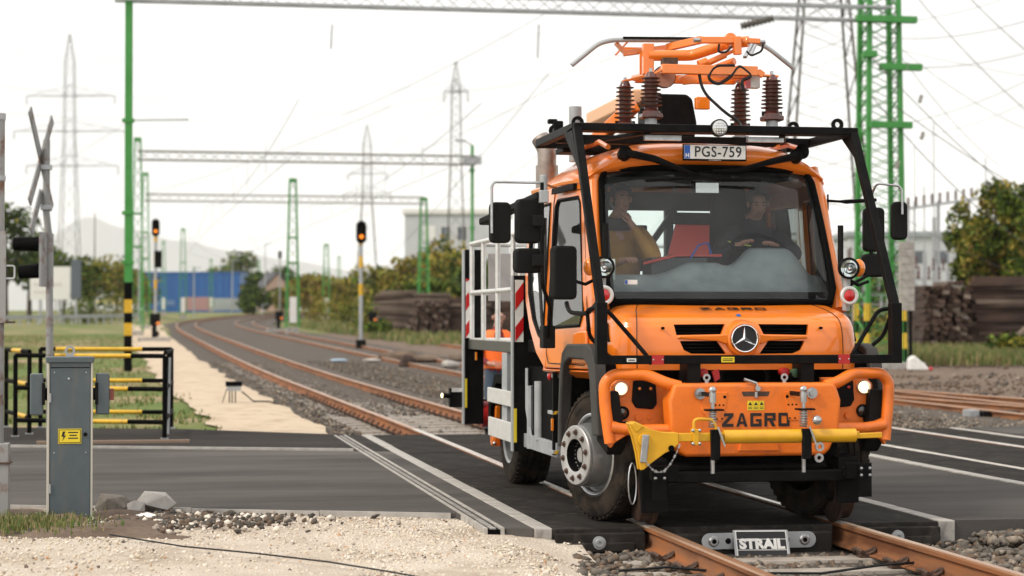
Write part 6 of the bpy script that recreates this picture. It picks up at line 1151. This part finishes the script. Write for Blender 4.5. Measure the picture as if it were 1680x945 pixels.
wb = thing('white_bag', 'white plastic bag with a red tip lying by the concrete mast footing', 'bag', ground_at(1498, 50)); p = ground_at(1500, 50) + UZ * .1
B().prism([p + RT * -.15, p + RT * .42, p + RT * .30 + UZ * .14, p + RT * .0 + UZ * .40, p + RT * -.14 + UZ * .30], FW * .3).build('sheet', WHITE, wb, .05); B().ell(p + RT * .42 + UZ * .05, (.06, .06, .05), 8, 6).build('red_tip', REDW, wb)
# track debris right of the second line
for i, (px, D, s, m, lb) in enumerate(((612, 62, (.32, .2, .07), CONC_L, 'white plastic sheet lying by the foot of the right signal'), (556, 62, (.3, .14, .05), mat('blue_white', (.35, .45, .55), .6), 'pale blue sheet lying between the far rails'), (740, 58, (.28, .2, .13), CONC_L, 'pale concrete lump beside the turnout behind the platform'), (668, 60, (.3, .2, .25), WOOD, 'dark timber block beside the turnout'), (700, 64, (.6, .3, .13), DIRT, 'dark timber pieces heaped beside the turnout'), (655, 66, (.8, .3, .22), DIRT, 'heap of brown spoil right of the right signal'), (760, 66, (.5, .3, .2), WOOD2, 'grey timber offcut close behind the platform'))):
    p = ground_at(px, D); b = B().ell((0, 0, 0), s, 9, 5); b.v = [tuple(p + Vector(v) * (1 + .4 * noise.noise(Vector(v) * 4 + Vector((i * 3, 0, 0))))) for v in b.v]; tag(b.build('trackside_debris', m, flat=True), lb, 'debris', 'debris beside the tracks')
# ------------------------------------------------------------------ left distance: billboard, guard rail, car, lamp posts
bbd = thing('billboard', 'white roadside billboard behind the warning cross', 'billboard', ground_at(82, 170)); Mb = Matrix.Translation(at(49, 492, 170)) @ Matrix.Rotation(-YAW, 4, 'Z'); on(Mb, B().box(0, 3.5, 0, .2, 0, 2.9)).build('panel', WHITE, bbd)
for x in (.9, 2.6): on(Mb, B().box(x - .12, x + .12, .05, .2, -3.2, 0)).build('leg', GALV, bbd)
on(Mb, B().box(.3, 2.8, -.02, 0, 1.2, 1.5)).build('print_line', mat('pale_print', (.6, .58, .56), .6), bbd); on(Mb, B().box(.3, 1.6, -.02, 0, .6, .8)).build('print_line', MATS['pale_print'], bbd)
ad = thing('advert_column', 'dark grey upright sign box beside the white billboard', 'sign', ground_at(124, 165)); p = at(116, 490, 165); q = at(133, 426, 165); B().box(p.x, q.x, p.y, p.y + .3, p.z, q.z).build('panel', mat('slate_panel', (.10, .12, .14), .5), ad, .03); B().box((p.x + q.x) / 2 - .1, (p.x + q.x) / 2 + .1, p.y, p.y + .2, zg(p.y), p.z).build('post', GALV, ad)
gr = thing('guard_rail', 'long grey steel guard rail at the far end of the grass', 'guard rail', ground_at(100, 160)); a, b_ = ground_at(-30, 150), ground_at(232, 175); B().bar(a + UZ * .62, b_ + UZ * .62, .06, .31).build('beam', GALV, gr)
for i in range(20): p = a.lerp(b_, i / 19); B().box(p.x - .06, p.x + .06, p.y, p.y + .1, p.z - .1, p.z + .7).build('post', GALV, gr)
cr_ = thing('parked_car', 'pale yellow car beyond the guard rail', 'car', ground_at(178, 300)); Mk = Matrix.Translation(ground_at(178, 300, .9)) @ Matrix.Rotation(-YAW, 4, 'Z'); CARY = mat('car_yellow', (.72, .60, .28), .35, coat=.6)
on(Mk, B().prism([(-2.0, 0, .3), (-2.05, 0, .75), (-1.3, 0, .95), (-.8, 0, 1.45), (.7, 0, 1.48), (1.3, 0, .98), (2.0, 0, .85), (2.05, 0, .3)], (0, 1.7, 0))).build('body', CARY, cr_, .08); on(Mk, B().prism([(-1.1, -.02, .98), (-.75, -.02, 1.36), (-.05, -.02, 1.38), (-.05, -.02, .98)], (0, .03, 0))).build('window', WIN, cr_); on(Mk, B().prism([(.05, -.02, .98), (.05, -.02, 1.38), (.65, -.02, 1.38), (1.1, -.02, 1.0)], (0, .03, 0))).build('window', WIN, cr_)
for x in (-1.25, 1.25): on(Mk, B().cyl((x, -.03, .3), (x, .2, .3), .32, 16)).build('wheel', RUBBER, cr_)
for px, top, D, lb in ((381, 428, 260, 'grey lamp post in front of the tree near the warehouse'), (435, 400, 300, 'thin grey lamp post right of the round tree'), (318, 440, 230, 'thin grey pole at the middle of the warehouse'), (178, 450, 240, 'short grey lamp post beside the guard rail'), (155, 350, 260, 'thin dark mast with rusty tip left of the gantry pole'), (193, 440, 300, 'thin pale post above the guard rail'), (228, 390, 180, 'thin grey pole close behind the gantry pole'), (430, 500, 250, 'short pale post between the far masts')):
    p = ground_at(px, D); T = at(px, top, D).z; t = thing('lamp_post', lb, 'lamp post', p); B().cyl(p, (p.x, p.y, T), .11 if D < 290 else .13, 8, r2=.06).build('pole', GALV if px != 155 else RUST_D, t)
    if px != 155: B().bar((p.x, p.y, T), (p.x + .9, p.y, T + .1), .1, .1).build('arm', GALV, t)
# ------------------------------------------------------------------ trees, bushes
LG = [mat('leaf_green', (.105, .15, .018), .6, spec=.1), mat('leaf_dark', (.034, .06, .010), .6, spec=.1), mat('leaf_olive', (.20, .18, .026), .6, spec=.1), mat('leaf_brown', (.21, .135, .035), .65, spec=.25), mat('leaf_yellow', (.36, .27, .04), .65, spec=.25)]
BARK = mat('bark', (.085, .062, .045), .9, col2=(.05, .037, .028), nscale=6)
def crown(name, lobes, n, size, weights, seed, par):
    rg = np.random.default_rng(seed); L = np.array([(*c, *r) for c, r in lobes], float); vol = L[:, 3] * L[:, 4] * L[:, 5]; idx = rg.choice(len(L), n, p=vol / vol.sum()); d = rg.normal(size=(n, 3)); d /= np.linalg.norm(d, axis=1)[:, None]; rad = rg.random(n) ** .42
    clump = rg.normal(size=(len(L) * 14, 3)); c = L[idx, :3] + d * rad[:, None] * L[idx, 3:]
    keep = np.array([noise.noise(Vector(p) * 1.1 + Vector((seed, 0, 0))) > -.18 for p in c]); c = c[keep]; idx = idx[keep]; n = len(c)
    a = rg.normal(size=(n, 3)); a /= np.linalg.norm(a, axis=1)[:, None]; b_ = np.cross(a, rg.normal(size=(n, 3))); b_ /= np.linalg.norm(b_, axis=1)[:, None]; s = size * rg.uniform(.5, 1.3, n)[:, None]
    v = np.stack([c - a * s, c + b_ * s * .55, c + a * s, c - b_ * s * .55], 1).reshape(-1, 3); f = (np.arange(n) * 4)[:, None] + np.arange(4)[None]
    me = bpy.data.meshes.new(name); me.from_pydata(v.tolist(), [], f.tolist())
    for m in LG: me.materials.append(m)
    hue = np.array([noise.noise(Vector(p) * .8 + Vector((0, seed, 0))) for p in c]); w = np.cumsum(weights); me.polygons.foreach_set('material_index', np.searchsorted(w, np.clip(rg.random(n) * .65 + .35 * (hue + .5), 0, .999) * w[-1]).astype(np.int32))
    return put(name, me, par, flat=True)
def tree(name, label, base, h, wdt, kind, seed, n=2600, leaf=.26, cat='tree', trunk=True, group=None, nl=11):
    base = Vector(base); rr = random.Random(seed); t = thing(name, label, cat, base, group); lobes = []
    for k in range(nl):
        a = rr.random() * 6.28; r_ = wdt * .5 * rr.uniform(.15, .7 if nl < 15 else .95); z = h * (rr.uniform(.38, .85) if trunk else rr.uniform(.15, .75)); q = wdt * (rr.uniform(.17, .30) if nl < 15 else rr.uniform(.07, .2))
        lobes.append(((base.x + r_ * math.cos(a), base.y + r_ * math.sin(a), base.z + z), (q, q, q * rr.uniform(.7, 1.0))))
    lobes.append(((base.x, base.y, base.z + h * .8), (wdt * .2, wdt * .2, h * .18)))
    W_ = {'green': [.45, .3, .2, .03, .02], 'dark': [.3, .6, .1, 0, 0], 'autumn': [.16, .08, .36, .26, .14], 'mixed': [.30, .16, .32, .11, .11], 'yellow': [.28, .14, .28, .05, .25]}[kind]
    if trunk:
        tk = B().tube([base - UZ * .3, base + UZ * h * .3, base + UZ * h * .55 + Vector((rr.uniform(-.3, .3), rr.uniform(-.3, .3), 0)), base + UZ * h * .8], [h * .03, h * .022, h * .014, h * .006], 8); tr = tk.build('trunk', BARK, t)
        for k, (c_, r_) in enumerate(lobes[:7]): B().tube([base + UZ * h * (.25 + .05 * k), (base + UZ * h * .3).lerp(Vector(c_), .6), Vector(c_)], [h * .013, h * .009, h * .003], 6).build('limb', BARK, tr)
    else:
        for k in range(5): c_ = lobes[k][0]; B().tube([base - UZ * .1, base.lerp(Vector(c_), .6), Vector(c_)], [.05, .03, .01], 5).build('stem', BARK, t)
    crown('crown', lobes, n, leaf, W_, seed, t); return t
TREES = [
 (8, 178, 325, 8, 'dark', 'dark tall tree at the left edge behind the signal post'), (48, 190, 375, 7, 'dark', 'dark green tree behind the white billboard'), (105, 190, 420, 8, 'green', 'green tree between billboard and guard rail'), (150, 210, 430, 8, 'mixed', 'green-brown tree left of the gantry pole'), (192, 230, 432, 9, 'mixed', 'mixed green tree just left of the tall gantry pole'), (222, 240, 445, 7, 'green', 'green tree directly behind the gantry pole'),
 (262, 440, 458, 10, 'dark', 'low dark tree above the left end of the warehouse'), (300, 430, 455, 14, 'dark', 'dark tree peeking above the blue warehouse'), (388, 425, 405, 13, 'green', 'round green tree right of the warehouse'), (418, 260, 470, 6, 'dark', 'dark bush-like tree left of the small house'), (350, 440, 452, 12, 'mixed', 'mixed tree behind the right end of the warehouse'), (436, 330, 450, 10, 'dark', 'dark tree behind the small house'), (488, 300, 462, 9, 'mixed', 'mixed tree right of the small house'),
 (508, 230, 448, 7, 'autumn', 'russet autumn tree behind the far masts'), (545, 215, 462, 7, 'autumn', 'brown autumn tree left of the orange-lit signal'), (572, 225, 452, 6, 'mixed', 'olive tree directly behind the right signal'), (622, 200, 436, 6, 'mixed', 'olive tree right of the right signal'), (648, 190, 448, 6, 'yellow', 'yellowish tree above the grey sleeper stack'), (598, 262, 462, 9, 'autumn', 'far brown tree between signal and pylon'),
 (690, 190, 414, 7, 'autumn', 'rust-brown tree beneath the grey office building'), (722, 175, 402, 8, 'yellow', 'yellow-green tree in front of the office windows'), (757, 170, 408, 8, 'yellow', 'green tree at the right of the office building'), (790, 165, 425, 7, 'dark', 'dark green tree hidden beside the striped post'), (668, 172, 455, 6, 'mixed', 'short mixed tree behind the green mast'), (735, 150, 455, 7, 'green', 'low green tree above the brown sleeper stack'),
 (1395, 130, 440, 6, 'green', 'low green tree behind the truck right lamp'), (1440, 150, 430, 7, 'mixed', 'blurred low tree behind the green mast legs'), (528, 242, 466, 8, 'yellow', 'yellowing tree between two far masts')]
for i, (px, D, top, wd, kind, lb) in enumerate(TREES):
    b_ = ground_at(px, D, -.1); h = at(px, top, D).z - b_.z; tree('leafy_tree', lb, b_, h, wd, kind, i + 1, n=2600 if D < 300 else 3600, leaf=.30 if D < 300 else .46, group='trees in the distance')
for i, (px, D, top, wd, kind, lb) in enumerate(((1652, 82, 285, 4.8, 'yellow', 'tall yellow-green bush leaning over the big sleeper stack'), (1722, 80, 262, 5.4, 'green', 'leafy bush cut off by the right edge of the view'), (1606, 86, 350, 3.8, 'green', 'leafy green bush at the top of the big sleeper stack'))):
    b_ = ground_at(px, D, -.1); h = at(px, top, D).z - b_.z; tree('leafy_bush', lb, b_, h, wd, kind, i + 60, n=13000, leaf=.13, cat='bush', group='bushes by the sleeper stack', nl=34)
for i, (px, D, h, lb) in enumerate(((615, 150, 1.8, 'low scrub left of the timber stacks'), (570, 170, 2.0, 'low scrub behind the right signal'), (520, 190, 2.4, 'low scrub between the two far masts'), (622, 132, 1.6, 'weedy scrub at the left foot of the timber stacks'), (612, 108, .8, 'weeds growing left of the timber stacks'), (1545, 86, 1.8, 'grey-green scrub behind the substation fence'), (1460, 82, 1.6, 'scrub right behind the green mast foot'), (1668, 64, .8, 'weeds at the right end of the sleeper stack'), (140, 170, 2.2, 'scrub at the foot of the billboard'), (215, 200, 2.4, 'scrub behind the gantry pole foot'))):
    tree('low_shrub', lb, ground_at(px, D, -.05), h, h * 2.6, ['green', 'mixed', 'autumn', 'mixed', 'green', 'mixed', 'mixed', 'green', 'green', 'mixed'][i], i + 80, n=1500, leaf=.14, cat='shrub', trunk=False, group='low scrub')
rg = np.random.default_rng(31); n = 22000; px = rg.uniform(1420, 1700, n); D = 56 + 22 * rg.random(n); pp = [ground_at(a, d) for a, d in zip(px, D)]; pp = [p for p in pp if nz2(p.x, p.y, .45, 8) > -.05]
blades('grass', [(p.x, p.y, p.z + .05 + .45 * smooth(22, 50, p.x)) for p in pp], .40, [GRASSB, GR2, GR3], 12, w=.025)
n = 26000; yy = 74 + 80 * rg.random(n); uu = 8.6 + 34 * rg.random(n) ** 1.3; pp = [off(y, u) for y, u in zip(yy, uu)]; pp = [p for p in pp if nz2(p.x, p.y, .25, 8) > -.15]
blades('grass', [(p.x, p.y, p.z - .08) for p in pp], .42, [GRASSB, GR2, GR3], 13, w=.05)
# ------------------------------------------------------------------ hills
def hill(px0, px1, D, prof, name='hills', m=None):
    b = B(); n = 60
    for i in range(n + 1):
        px = px0 + (px1 - px0) * i / n; k = 0
        while k < len(prof) - 2 and px > prof[k + 1][0]: k += 1
        t = (px - prof[k][0]) / (prof[k + 1][0] - prof[k][0]); t = min(1, max(0, t)); t = t * t * (3 - 2 * t); y = prof[k][1] * (1 - t) + prof[k + 1][1] * t + 3 * nz2(px, D, .03) + 1.5 * nz2(px, D, .1)
        for s, f in ((0, 0), (.0, 1), (.25, .85), (1, 0)): 
            p = at(px, y, D); q = at(px, 526, D); z = q.z + (p.z - q.z) * f; v = q + FW * (D * .3 * (s - (1 - f) * .3 if s == 0 else s)); b.v.append((v.x, v.y, z))
    for i in range(n):
        for j in range(3): b.f.append((i * 4 + j, (i + 1) * 4 + j, (i + 1) * 4 + j + 1, i * 4 + j + 1)); b.m.append(0)
    return tag(b.build(name, m, ang=80), kind='structure')
HM = mat('wooded_hill', (.10, .115, .10), .95, col2=(.14, .14, .11), nscale=.004, obj=False)
hill(-300, 900, 13000, [(-300, 480), (20, 425), (145, 356), (210, 375), (290, 394), (380, 411), (470, 427), (580, 444), (720, 468), (900, 490)], m=HM)
# ------------------------------------------------------------------ people
def hand(V, E, wrist, d, side, n, r=.0085):
    """palm and five fingers grown from vertex `wrist` along d; side: thumb direction; n: palm normal (fingers curl towards it)"""
    p = Vector(V[wrist][0]); d, side, n = Vector(d).normalized(), Vector(side).normalized(), Vector(n).normalized()
    V.append((p + d * .05, .026)); m = len(V) - 1; E.append((wrist, m)); V.append((p + d * .085, .024)); k = len(V) - 1; E.append((m, k))
    for i, L in enumerate((.065, .075, .07, .055)):
        b = p + d * .092 + side * (.032 - .021 * i); V.append((b, r)); a0 = len(V) - 1; E.append((k, a0))
        V.append((b + d * L * .55 + n * L * .18, r * .95)); E.append((a0, a0 + 1)); V.append((b + d * L * .85 + n * L * .6, r * .8)); E.append((a0 + 1, a0 + 2))
    V.append((p + d * .03 + side * .04, r * 1.1)); a0 = len(V) - 1; E.append((m, a0)); V.append((p + d * .065 + side * .06 + n * .015, r * .95)); E.append((a0, a0 + 1))
def figure(label, base, J, matfn, mats, hands, name='person'):
    t = thing('person', label, 'person', base); V = []; E = []; ix = {}
    for nm, (pos, r_, par) in J.items():
        V.append((Vector(pos), r_)); ix[nm] = len(V) - 1
        if par: E.append((ix[par], ix[nm]))
    for w, d, s, n in hands: hand(V, E, ix[w], d, s, n)
    me = bpy.data.meshes.new('body'); me.from_pydata([tuple(v[0]) for v in V], E, []); o = bpy.data.objects.new('body', me); COL.objects.link(o)
    m = o.modifiers.new('k', 'SKIN'); m.use_smooth_shade = True; m.branch_smoothing = .3
    for i, v in enumerate(V):
        q = v[1] if isinstance(v[1], tuple) else (v[1], v[1]); me.skin_vertices[0].data[i].radius = q; me.skin_vertices[0].data[i].use_root = (i == 0)
    s = o.modifiers.new('s', 'SUBSURF'); s.levels = 2; s.render_levels = 2
    bpy.context.view_layer.update(); m2 = bpy.data.meshes.new_from_object(o.evaluated_get(bpy.context.evaluated_depsgraph_get())); bpy.data.objects.remove(o)
    for q in mats: m2.materials.append(q)
    m2.polygons.foreach_set('material_index', [matfn(p.center) for p in m2.polygons]); m2.polygons.foreach_set('use_smooth', [True] * len(m2.polygons))
    o = bpy.data.objects.new('body', m2); COL.objects.link(o); under(o, t); return t
def head(c, face, J, par, tilt=0):
    c = Vector(c); f = Vector(face).normalized(); J['head_low'] = (c - UZ * .055 + f * .025, (.062, .066), par); J['head_mid'] = (c + f * .01, (.078, .09), 'head_low'); J['head_top'] = (c + UZ * .065 - f * .01, (.070, .08), 'head_mid')
def face_parts(t, c, face, hair, bald=False, hm=HAIR):
    c = Vector(c); f = Vector(face).normalized(); s = f.cross(UZ).normalized()
    for k in (-1, 1): B().ell(c + f * .096 + s * (k * .032) + UZ * .012, (.009, .006, .005), 8, 6).build('eye', INK, t); B().ell(c + s * (k * .084) - UZ * .005 - f * .005, (.014, .022, .032), 8, 6).build('ear', SKIN, t); B().bar(c + f * .10 + s * (k * .016) + UZ * .034, c + f * .094 + s * (k * .052) + UZ * .034, .008, .01).build('eyebrow', hm, t)
    B().prism([c + f * .098 + UZ * .01 - s * .008, c + f * .098 + UZ * .01 + s * .008, c + f * .10 - UZ * .032 + s * .016, c + f * .125 - UZ * .03, c + f * .10 - UZ * .032 - s * .016], -f * .012).build('nose', SKIN, t, .005); B().ell(c + f * .088 - UZ * .058, (.020, .008, .004), 8, 6).build('mouth', mat('lips', (.32, .12, .10), .5) if 'lips' not in MATS else MATS['lips'], t)
    if not bald:
        b = B().ell((0, 0, 0), (.096, .106, .098), 16, 10); b.v = [tuple(c + UZ * .035 - f * .016 + Vector(v) * (1 + .06 * noise.noise(Vector(v) * 30))) for v in b.v if True]; b2 = B(); keep = [i for i, v in enumerate(b.v) if (Vector(v) - c).dot(f) < .055 + .02 * noise.noise(Vector(v) * 20) and (Vector(v).z > c.z - .02 or (Vector(v) - c).dot(f) < -.01) and Vector(v).z > c.z - .075 or Vector(v).z > c.z + .075]
        ks = set(keep); b2.v = b.v; b2.f = [q for q in b.f if all(i in ks for i in q)]; b2.m = [0] * len(b2.f); b2.build('hair', hm, t)
def sitting(x, label, top, headc, face, arms, base, hm, seat=1.73, back=1.93):
    J = {}
    J['pelvis'] = ((x, back, seat), (.22, .19), None); J['belly'] = ((x, back - .05, seat + .22), (.23, .19), 'pelvis'); J['chest'] = ((x, back - .10, seat + .43), (.24, .19), 'belly'); J['neck0'] = ((x, back - .13, seat + .58), (.13, .11), 'chest')
    hc = Vector(headc); J['neck1'] = (Vector((x, back - .13, seat + .58)).lerp(hc, .45), (.056, .056), 'neck0'); head(hc, face, J, 'neck1')
    for k in (-1, 1):
        J['sh%d' % k] = ((x + k * .20, back - .11, seat + .50), (.115, .115), 'chest'); el, wr = arms[k]; J['el%d' % k] = (el, (.078, .078), 'sh%d' % k); J['wr%d' % k] = (wr, (.034, .034), 'el%d' % k)
        J['hip%d' % k] = ((x + k * .10, back - .06, seat - .02), (.10, .10), 'pelvis'); J['kn%d' % k] = ((x + k * .13, back - .48, seat + .02), (.075, .075), 'hip%d' % k); J['an%d' % k] = ((x + k * .13, back - .58, seat - .32), (.05, .05), 'kn%d' % k); J['to%d' % k] = ((x + k * .13, back - .72, seat - .36), (.045, .04), 'an%d' % k)
    W1 = {k: Vector(arms[k][1]) for k in (-1, 1)}
    def mf(c):
        if (c - hc).length < .14 or c.z > hc.z - .12 and (c - hc).length < .17: return 0
        for k in (-1, 1):
            if (c - W1[k]).length < .20 and (c - W1[k]).dot((W1[k] - Vector(arms[k][0])).normalized()) > -.005: return 0
        return 2 if c.z < seat + .02 and c.y < back - .12 else 1
    hs = []
    for k in (-1, 1):
        d = (W1[k] - Vector(arms[k][0])).normalized(); hs.append(('wr%d' % k, d, Vector((-k, 0, .3)), Vector((0, .3, -1)) if d.z < .5 else Vector((0, 1, .2))))
    t = figure(label, base, J, mf, [SKIN, top, DARKCL], hs); face_parts(t, hc, face, True, hm=hm); return t
pt = sitting(-.58, 'passenger in an ochre jacket holding a hand to the mouth inside the cab', OCHRE, (-.56, 1.74, 2.53), (.15, -1, -.12), {-1: ((-.86, 1.62, 1.95), (-.66, 1.36, 2.0)), 1: ((-.34, 1.50, 2.0), (-.50, 1.57, 2.29))}, (-.58, 1.9, 1.45), HAIR)
B().lathe([(.12, 0), (.135, .04), (.11, .08), (.085, .10)], (-.58, 1.80, 2.28), (0, -.15, 1), 18).build('scarf', DARKCL, pt)
dv = sitting(.58, 'driver in dark clothes looking down with both hands on the steering wheel', DARKCL, (.60, 1.68, 2.50), (-.12, -1, -.35), {-1: ((.24, 1.62, 2.05), (.36, 1.52, 2.13)), 1: ((.92, 1.62, 2.05), (.72, 1.52, 2.13))}, (.52, 1.9, 1.45), HAIRG)
B().bar((.32, 1.66, 2.18), (.52, 1.62, 2.14), .012, .012).build('piping', mat('neon_piping', (.6, .7, .1), .5), dv)
# worker behind the platform
wp_ = atY(816, 524, 13.0); bx, by, bz = wp_.x, 13.0, zg(13.0) - .17; J = {}; hc = Vector((bx + .01, by - .05, bz + 1.715))
J['pelvis'] = ((bx, by, bz + .98), (.16, .12), None); J['belly'] = ((bx, by - .01, bz + 1.16), (.165, .13), 'pelvis'); J['chest'] = ((bx, by, bz + 1.36), (.19, .13), 'belly'); J['neck0'] = ((bx, by, bz + 1.52), (.10, .09), 'chest'); J['neck1'] = ((bx, by - .02, bz + 1.60), (.058, .058), 'neck0'); head(hc, (0, -1, -.25), J, 'neck1')
for k in (-1, 1):
    J['sh%d' % k] = ((bx + k * .21, by, bz + 1.44), (.085, .085), 'chest'); J['el%d' % k] = ((bx + k * .28, by - .03, bz + 1.15), (.058, .058), 'sh%d' % k); J['wr%d' % k] = ((bx + k * .13, by - .24, bz + 1.06), (.034, .034), 'el%d' % k)
    J['hip%d' % k] = ((bx + k * .10, by, bz + .90), (.105, .105), 'pelvis'); J['kn%d' % k] = ((bx + k * .12, by - .02, bz + .50), (.07, .07), 'hip%d' % k); J['an%d' % k] = ((bx + k * .13, by + .02, bz + .09), (.05, .05), 'kn%d' % k); J['to%d' % k] = ((bx + k * .14, by - .14, bz + .05), (.045, .04), 'an%d' % k)
wk = figure('bald worker in an orange vest and red plaid shirt standing behind the platform', (bx, by, bz), J, lambda c: 0 if (c - hc).length < .145 or c.z > hc.z - .10 or (c.y < by - .22 and c.z < bz + 1.2) else (3 if c.z < bz + .16 else 2 if c.z < bz + .98 else 1), [SKIN, PLAID, JEANS, BLACKP], [('wr-1', (.6, -.8, 0), (0, 0, 1), (1, .2, 0)), ('wr1', (-.6, -.8, 0), (0, 0, 1), (-1, .2, 0))])
face_parts(wk, hc, (0, -1, -.25), False, bald=True, hm=HAIRG)
vs = B()
for z, rx, ry in ((1.00, .19, .155), (1.15, .195, .16), (1.30, .215, .165), (1.42, .235, .16), (1.50, .20, .13), (1.54, .13, .11)):
    for j in range(20): a = 2 * math.pi * j / 20; vs.v.append((bx + rx * math.cos(a), by + ry * math.sin(a), bz + z))
for i in range(5):
    for j in range(20):
        if i >= 3 and j in (14, 15): continue
        vs.f.append((i * 20 + j, i * 20 + (j + 1) % 20, (i + 1) * 20 + (j + 1) % 20, (i + 1) * 20 + j)); vs.m.append(0)
vs.build('safety_vest', VEST, wk)
B().tube([(bx - .235, by, bz + 1.47), (bx - .31, by - .03, bz + 1.25)], [.10, .085], 14, cap=False).build('sleeve', VEST, wk); B().tube([(bx + .235, by, bz + 1.47), (bx + .31, by - .03, bz + 1.25)], [.10, .085], 14, cap=False).build('sleeve', VEST, wk)
# ------------------------------------------------------------------ thin autumn air
hz = B().box(-8000, 10000, -60, 18500, -8, 830); ho_ = hz.build('haze', bpy.data.materials.new('haze_air'), flat=True); hm = ho_.data.materials[0]; hm.use_nodes = True; hm.node_tree.nodes.clear()
vo = hm.node_tree.nodes.new('ShaderNodeOutputMaterial'); pv = hm.node_tree.nodes.new('ShaderNodeVolumePrincipled'); pv.inputs['Color'].default_value = (.985, .985, .985, 1); pv.inputs['Density'].default_value = .00009; pv.inputs['Anisotropy'].default_value = .2
hm.node_tree.links.new(pv.outputs[0], vo.inputs['Volume']); tag(ho_, 'thin pale haze over the far hills', 'haze', kind='stuff')
